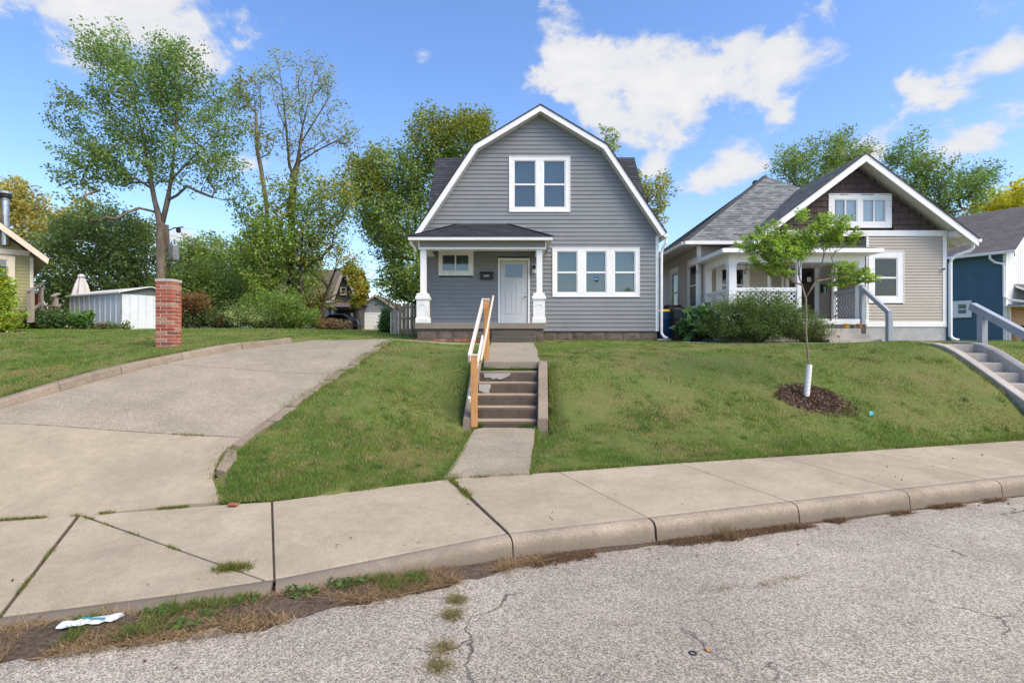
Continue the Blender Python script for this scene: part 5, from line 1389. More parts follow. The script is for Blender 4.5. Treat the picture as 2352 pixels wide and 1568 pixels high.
# ------------------------------------------------------------------ metal shed
sh_ = thing('metal_shed', (-16, 22, .4), 'low white corrugated metal garden shed with a shallow gabled roof', 'shed')
c0 = P(279, 757, 21.0); uL = Vector((-.879, .477, 0)); uR = Vector((.477, .879, 0)); gz, ezs, rzs = .30, 1.875, 2.16
Lf, Wd = 4.0, 2.05
def ribs(o, u, L_, zt, n, name, m='shed_metal', nrm=None, ztf=None):
    for k in range(n):
        a = o + u * (L_ * k / n); b = o + u * (L_ * (k + 1) / n - .006); e = nrm * .02
        r1 = o + u * (L_ * (k + .12) / n)
        z1a, z1b = (ztf(k / n), ztf((k + 1) / n)) if ztf else (zt, zt)
        mb = MB(); V = []
        for (q, off, z1) in ((a, e, z1a), (a.lerp(b, .08), e, z1a), (a.lerp(b, .14), Vector(), z1a), (a.lerp(b, .9), Vector(), z1b), (a.lerp(b, .96), e, z1b), (b, e, z1b)):
            V += [Vector((q.x, q.y, gz)) + off, Vector((q.x, q.y, z1)) + off]
        mb.add(V, [(2 * i, 2 * i + 2, 2 * i + 3, 2 * i + 1) for i in range(5)]); mb.build(name, m, sh_, fixn=False)
nL = Vector((-.477, -.879, 0)); nR = Vector((.879, -.477, 0))
ribs(c0, uL, Lf, ezs, 10, 'wall_panel', nrm=nL)
ribs(c0, uR, Wd, ezs - .05, 7, 'wall_panel', nrm=nR)
def sp(a, b, z): q = c0 + uL * a + uR * b; return Vector((q.x, q.y, z))
MB().add([sp(-.12, -.1, ezs - .0), sp(Lf + .1, -.1, ezs), sp(Lf + .1, Wd / 2, rzs), sp(-.12, Wd / 2, rzs), sp(-.12, -.1, ezs + .03), sp(Lf + .1, -.1, ezs + .03), sp(Lf + .1, Wd / 2, rzs + .03), sp(-.12, Wd / 2, rzs + .03)],
         [(0, 3, 2, 1), (4, 5, 6, 7), (0, 1, 5, 4), (1, 2, 6, 5), (2, 3, 7, 6), (3, 0, 4, 7)]).build('roof_panel', 'shed_roof', sh_)
MB().add([sp(-.12, Wd + .1, ezs - .0), sp(Lf + .1, Wd + .1, ezs), sp(Lf + .1, Wd / 2, rzs), sp(-.12, Wd / 2, rzs), sp(-.12, Wd + .1, ezs + .03), sp(Lf + .1, Wd + .1, ezs + .03), sp(Lf + .1, Wd / 2, rzs + .03), sp(-.12, Wd / 2, rzs + .03)],
         [(0, 3, 2, 1), (4, 5, 6, 7), (0, 1, 5, 4), (1, 2, 6, 5), (2, 3, 7, 6), (3, 0, 4, 7)]).build('roof_panel', 'shed_roof', sh_)
MB().add([sp(.02, 0, ezs - .06), sp(.02, Wd, ezs - .06), sp(.02, Wd, ezs), sp(.02, Wd / 2, rzs), sp(.02, 0, ezs)], [(0, 1, 2, 3, 4)]).build('gable_panel', 'shed_dark', sh_)
MB().bar(sp(-.1, -.11, ezs), sp(Lf + .1, -.11, ezs), .03, .06).build('eave_trim', 'shed_roof', sh_)
um = P(186.5, 660, 25.5)
ub = thing('closed_umbrella', (um.x, um.y, .6), 'closed pale grey patio umbrella rising behind the metal shed', 'umbrella')
V = []; mb = MB(); prof = [(.10, .62), (.09, .60), (.16, .50), (.17, .49), (.12, .46), (.24, .1), (.36, -.4), (.30, -.9)]
for i, (r_, z) in enumerate(prof):
    for k in range(16):
        a = 2 * math.pi * k / 16; rr = r_ * (1.12 if k % 2 else .8) if i > 3 else r_; V.append((um.x + rr * math.cos(a), um.y + rr * math.sin(a), um.z + z))
mb.add(V, [(i * 16 + k, i * 16 + (k + 1) % 16, (i + 1) * 16 + (k + 1) % 16, (i + 1) * 16 + k) for i in range(len(prof) - 1) for k in range(16)] + [tuple(range(16))])
mb.build('canopy', 'umbrella_cloth', ub); MB().tube([(um.x, um.y, .5), (um.x, um.y, um.z + .64)], .025, 8).build('pole', 'grey_metal', ub)

# ------------------------------------------------------------------ brick pillar
PX, PY = -7.21, 11.52; pz0 = -.15; side = .342; ch = .0735
pil = thing('brick_pillar', (PX, PY, pz0), 'free-standing red brick pillar with a concrete cap beside the driveway', 'pillar')
MB().box(PX - side / 2 + .006, PX + side / 2 - .006, PY - side / 2 + .006, PY + side / 2 - .006, pz0 - .05, pz0 + 19 * ch - .004).build('mortar_core', 'mortar', pil)
bmesh_cache = []
for v in range(4):
    V = []; L_, Wb, Hb = .229, .101, ch - .011
    for x in (0, L_):
        for y in (0, Wb):
            for z in (0, Hb): V.append((x + random.uniform(-.003, .003), y + random.uniform(-.002, .003), z + random.uniform(-.002, .002)))
    me = bpy.data.meshes.new('brick'); me.from_pydata(V, [], [(0, 2, 3, 1), (4, 5, 7, 6), (0, 1, 5, 4), (2, 6, 7, 3), (0, 4, 6, 2), (1, 3, 7, 5)]); me.materials.append(MATS['brick']); bmesh_cache.append(me)
for c in range(19):
    z = pz0 + c * ch
    for k in range(4):
        a = k * math.pi / 2; h2 = side / 2
        # pinwheel: each brick starts at a corner and runs along its face; odd courses mirrored
        lx_, ly_ = (-h2, -h2) if c % 2 == 0 else (h2 - .229, -h2)
        x = PX + lx_ * math.cos(a) - ly_ * math.sin(a); y = PY + lx_ * math.sin(a) + ly_ * math.cos(a)
        o = bpy.data.objects.new('brick', random.choice(bmesh_cache)); COL.objects.link(o); o.parent = pil
        o.location = Vector((x, y, z)) - ORG[pil.name]; o.rotation_euler = (0, 0, a)
        md = o.modifiers.new('bevel', 'BEVEL'); md.width = .004; md.segments = 1
MB().box(PX - side / 2 - .006, PX + side / 2 + .006, PY - side / 2 - .006, PY + side / 2 + .006, pz0 + 19 * ch - .003, pz0 + 19 * ch + .05).build('cap', 'cap_concrete', pil, bevel=.005)

# ------------------------------------------------------------------ fence and gate beside the grey house
fn = thing('plank_fence', (-3.9, 21.4, .2), 'weathered vertical plank fence between the grey house and the garage', 'fence')
x = -4.62; k = 0
while x < -2.95:
    w = .135; top = 1.50 + random.uniform(-.03, .03) - .05 * (x + 4.6); y = 21.4 + (.0 if k % 2 else .07)
    MB().prism([(x, .12), (x + w, .12), (x + w, top - .05), (x + w - .03, top), (x + .03, top), (x, top - .05)], y, y + .02).build('plank', 'fence_wood', fn)
    x += w + random.uniform(.0, .035); k += 1
for z in (.4, .85, 1.3): MB().box(-4.62, -2.95, 21.43, 21.465, z, z + .085).build('rail', 'fence_wood', fn)
for x in (-4.6, -3.95, -3.45): MB().box(x, x + .09, 21.3, 21.39, .05, 1.46).build('post', 'fence_wood', fn)
cg = thing('chain_link_gate', (-4.7, 20.6, .2), 'small galvanised chain-link gate panel beside the plank fence', 'gate')
a, b = P(898, 770, 20.6), P(916, 770, 20.6); t0 = .2; t1 = 1.13
MB().tube([(a.x, 20.6, t0), (a.x, 20.6, t1 - .05), (a.x + .03, 20.6, t1), (b.x - .03, 20.6, t1), (b.x, 20.6, t1 - .05), (b.x, 20.6, t0)], .022, 8).build('frame', 'galv', cg)
mb = MB(); k = -1.0
while k < .35:
    for s in (1, -1):
        u0, u1 = max(0, -k), min(.93, (b.x - a.x) - k)
        if u1 > u0: mb.bar((a.x + k + u0, 20.6, t0 + u0 if s > 0 else t1 - u0), (a.x + k + u1, 20.6, t0 + u1 if s > 0 else t1 - u1), .004, .004)
    k += .055
o = mb.build('wire_mesh', 'galv', cg); o['kind'] = 'stuff'

# ------------------------------------------------------------------ utility pole
up = P(386, 640, 34); pole = thing('utility_pole', (up.x, up.y, .7), 'wooden utility pole with a grey transformer behind the tall maple', 'pole')
topz = P(386, 517, 34).z
MB().tube([(up.x + .25, up.y, .6), (up.x - .1, up.y, topz)], [.19, .13], 10).build('shaft', 'pole_wood', pole)
tq = P(397, 580, 33.8)
MB().lathe([(.27, 0), (.29, .05), (.29, .92), (.27, .96), (.1, 1.0)], (tq.x + .07, tq.y, tq.z - .5), 16).build('transformer', 'grey_metal', pole, smooth=False)
for d in (-.1, .12): MB().tube([(tq.x + d, tq.y, tq.z + .45), (tq.x + d, tq.y, tq.z + .68)], [.04, .03], 8).build('bushing', 'black_metal', pole)
e1 = P(410, 522, 34); MB().tube([(up.x, up.y, P(0, 530, 34).z), (e1.x - .3, up.y, P(0, 524, 34).z), (e1.x + .3, up.y, e1.z + .02)], .035, 6).build('arm', 'black_metal', pole)
MB().lathe([(.05, -.35), (.13, -.3), (.14, -.1), (.05, 0)], (e1.x, up.y, e1.z), 10).build('street_light', 'black_metal', pole)
def wire(a, b, sag, lab, r_=.012):
    a, b = Vector(a), Vector(b); pts = []
    for k in range(13):
        t = k / 12; p = a.lerp(b, t); p.z -= sag * 4 * t * (1 - t); pts.append(p)
    o = MB().tube(pts, r_, 5).build('wire', 'grey_metal', None); tag(o, lab, 'wire', 'overhead wires')
wire((up.x, up.y, topz - .1), P(1100, 545, 52), .5, 'thin overhead wire running from the utility pole towards the grey house')
wire((up.x, up.y, topz - .6), P(1020, 630, 36), .5, 'lower thin wire running from the utility pole past the plank fence')
wire((up.x, up.y, topz - 1.6), P(-40, 640, 26), 1.2, 'slack service wire running from the utility pole towards the green house')
wire((up.x, up.y, topz - .9), P(1030, 665, 38), .3, 'lowest thin wire passing above the pale garage')

# ------------------------------------------------------------------ far house and garage across the alley
fh = thing('far_grey_house', (-24, 56, 1.2), 'old grey house with a brown shingle roof and dark front gable behind the trees', 'house')
TF = frame((0, 55, 0), (1, 0)); gz2 = 1.1
o = lap_wall('siding', fh, 'far_grey', TF, lambda z: (-31, -17.2), gz2, 4.1, .14); o['kind'] = 'stuff'
MB().box(-31, -15.6, 55.2, 63, gz2 - .3, 4.1).build('wall', 'far_grey', fh)
roof_plane(fh, 'roof_far', (-31.5, 54.5, 4.0), (-16.2, 54.5, 4.0), (-16.2, 59, 7.7), (-31.5, 59, 7.7), course=.2)
roof_plane(fh, 'roof_far', (-16.2, 63.5, 4.0), (-31.5, 63.5, 4.0), (-31.5, 59, 7.7), (-16.2, 59, 7.7), course=.2)
MB().box(-31.5, -17.6, 54.4, 54.52, 3.85, 4.0).build('gutter', 'old_white', fh)
MB().tube([(-18.1, 54.5, 3.9), (-18.1, 54.6, 3.6), (-17.9, 54.85, 3.3), (-17.9, 54.9, 1.2)], .07, 6).build('downspout', 'white_trim', fh)
# front gable at its right end
gx0, gx1, gy = -17.6, -13.3, 53.6; gxm, gzm = -16.0, 7.2
o = lap_wall('siding', fh, 'far_dark', frame((0, gy, 0), (1, 0)), lambda z: (-17.2 if z < 4.2 else -17.2 + (z - 4.2) * .33, -15.1 if z < 4.0 else -15.1 - (z - 4.0) * .40), gz2, 7.0, .14); o['kind'] = 'stuff'
MB().prism([(-17.15, 1), (-15.15, 1), (-15.15, 3.9), (-16.25, 6.8), (-17.15, 4.1)], gy + .1, 58).build('gable_wall', 'far_dark', fh)
for a, b in (((-17.35, 4.0), (-16.25, 7.15)), ((-14.85, 3.6), (-16.25, 7.15))):
    MB().bar((a[0], gy - .5, a[1]), (b[0], gy - .5, b[1]), .1, .28).build('rake_board', 'old_rake', fh)
roof_plane(fh, 'roof_far', (-17.35, 58, 4.05), (-17.35, gy - .5, 4.05), (-16.25, gy - .5, 7.2), (-16.25, 58, 7.2), course=.2)
roof_plane(fh, 'roof_far', (-14.85, gy - .5, 3.65), (-14.85, 58, 3.65), (-16.25, 58, 7.2), (-16.25, gy - .5, 7.2), course=.2)
window(fh, frame((0, gy, 0), (1, 0)), -16.75, -16.1, 4.5, 5.3, [(-16.65, -16.2, 4.6, 5.2)], m_trim='old_rake', upper=None, lower=None, depth=.105, y=-.12)
window(fh, TF, -21.9, -20.0, 1.9, 3.75, [(-21.75, -21.05, 2.0, 3.6), (-20.85, -20.15, 2.0, 3.6)], upper=None, lower=None, depth=.105, y=-.12)
roof_plane(fh, 'roof_far', (-17.5, 51.6, 3.25), (-14.5, 51.6, 3.25), (-14.9, gy, 3.8), (-17.2, gy, 3.8), 'porch_roof', course=.2)
MB().box(-17.4, -14.6, 51.7, gy, 3.05, 3.2).build('porch_beam', 'charred', fh)
for x in (-17.3, -14.8): MB().box(x, x + .15, 51.8, 51.95, 1, 3.05).build('porch_post', 'charred', fh)
MB().box(-17.0, -16.2, gy - .06, gy - .03, 1.2, 2.95).build('door', 'charred', fh)
MB().box(-15.75, -15.5, gy - .08, gy - .05, 1.6, 2.8).build('hanging_cloth', 'plastic_white', fh)

ga = thing('far_garage', (-14.4, 57.5, 1.2), 'small pale grey gabled garage with a white overhead door', 'garage')
TGA = frame((0, 56.5, 0), (1, 0)); k_ = 56.5 / FPX
gX = lambda px: (px - 1176) * k_; gZ = lambda py: (784 - py) * k_
xa, xb, xm = gX(821), gX(906), gX(863); ze, zp = gZ(708), gZ(682)
o = lap_wall('siding', ga, 'far_grey', TGA, lambda z: (xa if z < ze else xa + (z - ze) * (xm - xa) / (zp - ze), xb if z < ze else xb - (z - ze) * (xb - xm) / (zp - ze)), gZ(759), zp, .15); o['kind'] = 'stuff'
MB().prism([(xa + .05, .8), (xb - .05, .8), (xb - .05, ze), (xm, zp - .05), (xa + .05, ze)], 56.65, 62).build('wall', 'far_grey', ga)
for s, xe in ((-1, xa - .25), (1, xb + .25)):
    MB().bar((xe, 56.2, ze - .12), (xm, 56.2, zp + .14), .08, .2).build('rake_board', 'old_rake', ga)
    p = [(xe, 56.2, ze), (xe, 62.3, ze), (xm, 62.3, zp + .25), (xm, 56.2, zp + .25)]
    if s < 0: p = [p[1], p[0], p[3], p[2]]
    roof_plane(ga, 'roof_far', *p, course=.2)
dxa, dxb, dza, dzb_ = gX(838.5), gX(884), gZ(759), gZ(720)
for k in range(4): MB().box(dxa, dxb, 56.42, 56.5, dza + (dzb_ - dza) * k / 4 + .012, dza + (dzb_ - dza) * (k + 1) / 4).build('door_panel', 'garage_white', ga, bevel=.01)
MB().box(dxa - .12, dxa, 56.40, 56.5, dza, dzb_ + .1).box(dxb, dxb + .12, 56.40, 56.5, dza, dzb_ + .1).box(dxa, dxb, 56.40, 56.5, dzb_, dzb_ + .1).build('door_frame', 'white_trim', ga)
# parked car half hidden in front of the far porch
car = thing('parked_car', (-15.6, 49.5, 1.0), 'dark parked car half hidden by weeds in front of the far grey house', 'car')
cb = [(-2.1, .35), (-2.15, .75), (-1.9, .95), (-1.0, 1.05), (-.45, 1.5), (.9, 1.52), (1.5, 1.08), (2.05, 1.0), (2.15, .6), (2.1, .35)]
MB(Matrix.Translation((-15.9, 49.0, .95))).prism(cb, 0, 1.7).build('body', 'car_black', car, bevel=.08)
for x in (-1.35, 1.35):
    for y in (-.03, 1.55): MB().tube([(-15.9 + x, 49.0 + y, 1.27), (-15.9 + x, 49.18 + y, 1.27)], .33, 16).build('wheel', 'rubber', car)
MB(Matrix.Translation((-15.9, 48.99, .95))).prism([(-.8, 1.08), (-.38, 1.43), (.8, 1.45), (1.25, 1.1)], -.01, .0).build('side_window', 'glass_dark', car)

# ------------------------------------------------------------------ vegetation
def unit(n):
    v = rng.normal(size=(n, 3)); return v / np.linalg.norm(v, axis=1, keepdims=True)
def leaf_mesh(name, C, size, cols, parent, up=.35, ratio=.62, droop=0.0, jitter=.18, out=None, mat_name='leaf'):
    """four-cornered folded leaves at points C"""
    n = len(C); d = unit(n); d[:, 2] = d[:, 2] * .55 - droop
    if out is not None: d = d + out * .7
    d /= np.linalg.norm(d, axis=1, keepdims=True)
    nr = unit(n) * (1 - up) + np.array([0, 0, 1.0]) * up
    s = np.cross(d, nr); s /= (np.linalg.norm(s, axis=1, keepdims=True) + 1e-9); q = np.cross(s, d)
    L_ = (size * (1 + rng.uniform(-.35, .4, n)))[:, None]; W = L_ * ratio * .5
    V = np.empty((n, 4, 3)); V[:, 0] = C - d * L_ * .5; V[:, 2] = C + d * L_ * .5
    mid = C - d * L_ * .05; V[:, 1] = mid + s * W + q * W * .35; V[:, 3] = mid - s * W + q * W * .35
    return fast_mesh(name, V.reshape(-1, 3), 4, cols, mat_name, parent, ORG[parent.name] if parent is not None else (0, 0, 0))
def tints(n, base, var=.25, alt=None, alt_frac=0.0, clump=None):
    c = np.array(base)[None] * (1 + rng.uniform(-var, var, (n, 1))) * (1 + rng.uniform(-.1, .1, (n, 3)))
    if alt is not None:
        pick = rng.random(n) < (alt_frac if clump is None else np.clip(clump, 0, 1))
        a = np.array(alt)[None] * (1 + rng.uniform(-var, var, (n, 1)))
        c[pick] = a[pick]
    return np.clip(c, .004, 1)

def grow(paths, clumps, tip=.008, base=None, seg=.5, power=2.4, lift=.25):
    """joins every leaf clump to the nearest limb; returns tubes as lists of (point, radius)"""
    nodes, par = [], []
    def add(p, k): nodes.append(np.array(p, float)); par.append(k); return len(nodes) - 1
    for pth in paths:
        k = -1
        if nodes:
            dd = [np.linalg.norm(np.array(pth[0]) - q) for q in nodes]; k = int(np.argmin(dd))
        for i, p in enumerate(pth):
            if i == 0 and k >= 0 and np.linalg.norm(np.array(p) - nodes[k]) < .05: continue
            if k < 0: k = add(p, -1)
            else:
                a = nodes[k]; L_ = np.linalg.norm(np.array(p) - a); m = max(1, int(L_ / seg))
                for t in range(1, m + 1): k = add(a + (np.array(p) - a) * t / m, k)
    root = nodes[0]; order = np.argsort([np.linalg.norm(c - root) for c in clumps]); tips = []
    for i in order:
        c = clumps[i]; A = np.array(nodes); d = np.linalg.norm(A - c, axis=1) + np.maximum(0, A[:, 2] - c[2] + .3) * .9
        k = int(np.argmin(d)); a = nodes[k]; L_ = np.linalg.norm(c - a); m = max(1, int(L_ / seg))
        for t in range(1, m + 1):
            f = t / m; p = a + (c - a) * f; p = p + np.array([0, 0, -lift * L_ * f * (1 - f)]) + rng.normal(size=3) * .022 * L_ * (f < 1)
            k = add(p, k)
        tips.append(k)
    w = np.zeros(len(nodes))
    for k in tips: w[k] += 1
    for k in range(len(nodes) - 1, -1, -1):
        if w[k] == 0: w[k] = .6
        if par[k] >= 0: w[par[k]] += w[k]
    r = tip * w ** (1 / power)
    if base: r = np.minimum(r * (base / r[0]) ** np.clip((w / w[0]), .0, 1) ** .5, base)
    return nodes, par, r
def branch_mesh(name, nodes, par, r, m, parent, minr=0.0, sides=6):
    mb = MB(); kids = {}
    for k, p in enumerate(par): kids.setdefault(p, []).append(k)
    done = set(); starts = [k for k, p in enumerate(par) if p < 0]
    stack = [(s, None) for s in starts]
    while stack:
        k, pk = stack.pop(); chain = ([pk] if pk is not None else []) + [k]
        while k in kids:
            ch = sorted(kids[k], key=lambda q: -r[q])
            for q in ch[1:]: stack.append((q, k))
            k = ch[0]; chain.append(k)
        if len(chain) > 1:
            rr = [float(max(r[q], .004)) for q in chain]
            if pk is not None: rr[0] = rr[1] if len(rr) > 1 else rr[0]
            n = sides if max(rr) > .05 else 4
            mb.tube([nodes[q] for q in chain], rr, n, cap=True)
    return mb.build(name, m, parent, smooth=True, fixn=False)

def ellipsoids(lobes):
    """photo lobes (x, y, distance, rx px, ry px, depth m) -> world centres and radii"""
    out = []
    for (x, y, Z, rx, ry, dp) in lobes:
        c = P(x, y, Z); out.append((np.array(c), np.array([rx * Z / FPX, dp, ry * Z / FPX])))
    return out
def fill(lobes, n, shell=.5):
    E = ellipsoids(lobes); vol = np.array([e[1].prod() ** .75 for e in E]); cnt = rng.multinomial(n, vol / vol.sum()); pts = []
    for (c, r), k in zip(E, cnt):
        u = unit(k); rad = rng.random(k) ** (1 / 3) * (1 - shell) + shell * rng.random(k) ** .25
        pts.append(c + u * rad[:, None] * r)
    return np.concatenate(pts)

def tree(name, label, paths, lobes, clumps, per, leaf, base_col, alt=None, alt_frac=0.0, sigma=.45, bark='bark_grey', tip=.012, base=None, cat='tree', group=None, up=.3, ratio=.62, droop=0.05,
         shell=.45, flat=.7, seg=.5, var=.3, alt_fn=None, power=2.4, parts=('trunk', 'crown'), ground=None):
    b = Vector(paths[0][0]); t = thing(name, b, label, cat, group)
    if leaf > .07 and per > 8: per = int(per * 1.7); leaf = leaf * .8
    cl = fill(lobes, clumps, shell)
    nodes, par, r = grow([[tuple(p) for p in pt] for pt in paths], cl, tip, base, seg, power)
    branch_mesh(parts[0], nodes, par, r, bark, t)
    n = clumps * per; idx = np.repeat(np.arange(clumps), per)
    off = np.clip(rng.normal(size=(n, 3)), -1.7, 1.7) * sigma * np.array([1, 1, flat]) * (0.6 + .8 * rng.random((clumps, 1)))[idx]
    # leaves follow short twigs that point outwards and up
    ax = cl - (cl.mean(0) - np.array([0, 0, 1.2 * cl[:, 2].std()])); ax /= (np.linalg.norm(ax, axis=1, keepdims=True) + 1e-6); ax = ax + np.array([0, 0, .5]) + rng.normal(size=ax.shape) * .35; ax /= np.linalg.norm(ax, axis=1, keepdims=True)
    tw = rng.uniform(-1.2, 1.6, n) * sigma; C = cl[idx] + off * (.72 - .2 * np.clip(tw / sigma, 0, 1))[:, None] + ax[idx] * tw[:, None]
    ctr = cl.mean(0); out = C - cl[idx]; out /= (np.linalg.norm(out, axis=1, keepdims=True) + 1e-6)
    cb = (1 + rng.uniform(-.22, .22, clumps))[idx][:, None]
    cf = None
    if alt is not None:
        f = (rng.random(clumps) < alt_frac).astype(float) * .75 + .06 if alt_fn is None else np.array([alt_fn(c) for c in cl])
        cf = f[idx]
    col = tints(n, np.array(base_col) * np.array([3.0, 2.65, 3.2]), var, None if alt is None else np.array(alt) * 1.3, alt_frac, cf) * cb
    if ground is not None:
        keep = C[:, 2] > ground; C, col, out = C[keep], col[keep], out[keep]
    leaf_mesh(parts[1], C, leaf, col, t, up, ratio, droop, out=out)
    return t

GREEN = (.075, .125, .028); DGREEN = (.045, .085, .024); YGREEN = (.15, .19, .03); YEL = (.33, .27, .03); OLIVE = (.10, .13, .04)
# tall maple on the left
Zm = 26
tree('maple_tree', 'tall green maple with a forked grey trunk behind the brick pillar',
     [[P(371, 765, Zm), P(370, 700, Zm), P(369, 610, Zm), P(369, 545, Zm), P(371, 520, Zm), P(355, 460, Zm), P(340, 380, Zm), P(325, 300, Zm + .5), P(300, 200, Zm), P(270, 110, Zm)],
      [P(371, 520, Zm), P(385, 460, Zm), P(395, 400, Zm), P(400, 340, Zm - .5), P(408, 240, Zm - .5), P(415, 150, Zm)],
      [P(395, 412, Zm), P(440, 365, Zm - 1), P(490, 310, Zm - 1)], [P(340, 380, Zm), P(290, 345, Zm - 1), P(220, 320, Zm - 1)], [P(325, 300, Zm), P(260, 240, Zm + 1), P(190, 190, Zm + 1)],
      [P(350, 485, Zm), P(320, 478, Zm - .6), P(295, 487, Zm - 1), P(268, 503, Zm - 1.2), P(245, 500, Zm - 1.3)]],
     [(270, 175, Zm, 75, 105, 2.0), (215, 290, Zm, 75, 95, 2.0), (330, 250, Zm, 90, 110, 2.2), (300, 370, Zm, 85, 65, 2), (215, 390, Zm, 60, 50, 1.8), (430, 210, Zm, 75, 90, 2), (460, 320, Zm, 75, 75, 2), (520, 290, Zm, 42, 75, 1.6),
      (480, 400, Zm, 70, 45, 1.8), (545, 440, Zm, 22, 40, 1), (400, 170, Zm, 60, 70, 2), (240, 130, Zm, 40, 45, 1.4), (275, 85, Zm, 16, 32, .8), (350, 125, Zm, 30, 40, 1), (160, 270, Zm, 28, 60, 1), (165, 390, Zm, 28, 45, 1), (420, 135, Zm, 15, 26, .6),
      (210, 480, Zm - 1, 55, 32, 1), (205, 440, Zm - 1, 25, 20, .6), (375, 400, Zm, 30, 25, 1)],
     430, 44, .155, (.068, .118, .032), (.135, .175, .03), .12, sigma=.36, tip=.008, base=.215, up=.25, var=.35)
# thin half-bare trees to its right
Zt = 29
tree('slender_tree', 'slender half-bare tree with sparse yellowing leaves and two thin stems',
     [[P(664, 740, Zt), P(667, 600, Zt), P(671, 480, Zt), P(674, 405, Zt), P(665, 380, Zt), P(658, 300, Zt), P(650, 220, Zt), P(640, 150, Zt)],
      [P(674, 405, Zt), P(684, 375, Zt), P(695, 290, Zt), P(715, 210, Zt), P(725, 150, Zt)], [P(684, 375, Zt), P(730, 345, Zt - .5), P(780, 320, Zt - .5), P(815, 300, Zt)], [P(690, 330, Zt), P(740, 250, Zt), P(770, 200, Zt)],
      [P(658, 300, Zt), P(630, 230, Zt), P(620, 170, Zt)]],
     [(650, 190, Zt, 45, 60, 1.5), (720, 190, Zt, 45, 60, 1.5), (770, 290, Zt, 45, 55, 1.5), (690, 300, Zt, 50, 60, 1.5), (690, 350, Zt, 35, 45, 1.2), (640, 130, Zt, 15, 20, .5), (790, 310, Zt, 30, 25, .8)],
     175, 14, .19, (.085, .125, .028), (.30, .22, .04), .34, sigma=.32, tip=.0075, base=.19, ratio=.34, droop=.35, power=2.2, bark='bark_dark')
tree('thin_stem_tree', 'very thin leaning bare stem with a few leaves beside the half-bare tree',
     [[P(620, 740, Zt), P(618, 560, Zt), P(612, 470, Zt), P(600, 390, Zt), P(590, 340, Zt), P(588, 260, Zt), P(578, 170, Zt)], [P(590, 340, Zt), P(600, 280, Zt), P(596, 180, Zt)], [P(588, 260, Zt), P(555, 220, Zt), P(540, 180, Zt)]],
     [(575, 200, Zt, 35, 50, 1.2), (600, 300, Zt, 32, 35, 1), (610, 330, Zt, 25, 25, .8), (545, 220, Zt, 20, 35, .8), (610, 500, Zt, 25, 35, .8)],
     70, 12, .24, (.09, .125, .03), (.22, .17, .04), .35, sigma=.28, tip=.008, base=.13, ratio=.36, droop=.3, power=2.2)
# leafy lower growth around their stems
tree('young_tree', 'bright green young tree in front of the half-bare tree',
     [[P(618, 745, 27), P(612, 640, 27), P(610, 560, 27)], [P(612, 640, 27), P(590, 570, 27)]],
     [(600, 530, 27, 45, 55, 1.3), (585, 590, 27, 45, 50, 1.3), (640, 560, 27, 40, 60, 1.3), (600, 650, 27, 50, 45, 1.3), (560, 490, 27, 14, 14, .4), (625, 700, 27, 60, 40, 1.3)],
     150, 44, .17, (.085, .145, .028), YGREEN, .3, sigma=.32, tip=.008, base=.1, up=.35)
tree('vine_clad_tree', 'loose green tree with pinnate leaves around the slender trunk',
     [[P(690, 745, 28), P(690, 600, 28), P(700, 480, 28)], [P(690, 600, 28), P(740, 520, 28)]],
     [(650, 460, 28, 45, 55, 1.5), (700, 440, 28, 50, 50, 1.5), (760, 470, 28, 55, 50, 1.5), (730, 540, 28, 60, 60, 1.5), (680, 560, 28, 45, 60, 1.5), (790, 430, 28, 25, 30, .8), (680, 640, 28, 50, 40, 1.2)],
     170, 30, .23, (.072, .12, .028), YEL, .16, sigma=.38, tip=.009, base=.16, ratio=.38, droop=.25, bark='bark_dark')
# small leaning tree with yellow leaves in front of the far house
Zy = 31
tree('leaning_yellow_tree', 'leaning small tree with yellow-green leaves in front of the far grey house',
     [[P(735, 755, Zy), P(736, 725, Zy), P(742, 700, Zy), P(755, 660, Zy), P(770, 620, Zy), P(775, 570, Zy), P(800, 520, Zy)], [P(742, 700, Zy), P(730, 660, Zy), P(715, 610, Zy), P(700, 570, Zy)], [P(748, 690, Zy), P(775, 675, Zy), P(780, 655, Zy)],
      [P(775, 600, Zy), P(810, 590, Zy), P(840, 600, Zy), P(860, 605, Zy)], [P(775, 570, Zy), P(805, 560, Zy), P(815, 530, Zy)]],
     [(690, 610, Zy, 45, 40, 1.5), (720, 650, Zy, 45, 45, 1.5), (700, 690, Zy, 40, 30, 1.2), (745, 580, Zy, 50, 40, 1.5), (790, 600, Zy, 35, 22, 1), (740, 690, Zy, 25, 20, .8), (820, 640, Zy - .5, 22, 30, .8), (828, 670, Zy - .5, 16, 22, .6), (810, 610, Zy, 20, 16, .6)],
     140, 24, .18, (.12, .155, .03), (.34, .27, .03), .34, sigma=.3, tip=.011, base=.24, ratio=.45, droop=.2, bark='bark_dark')
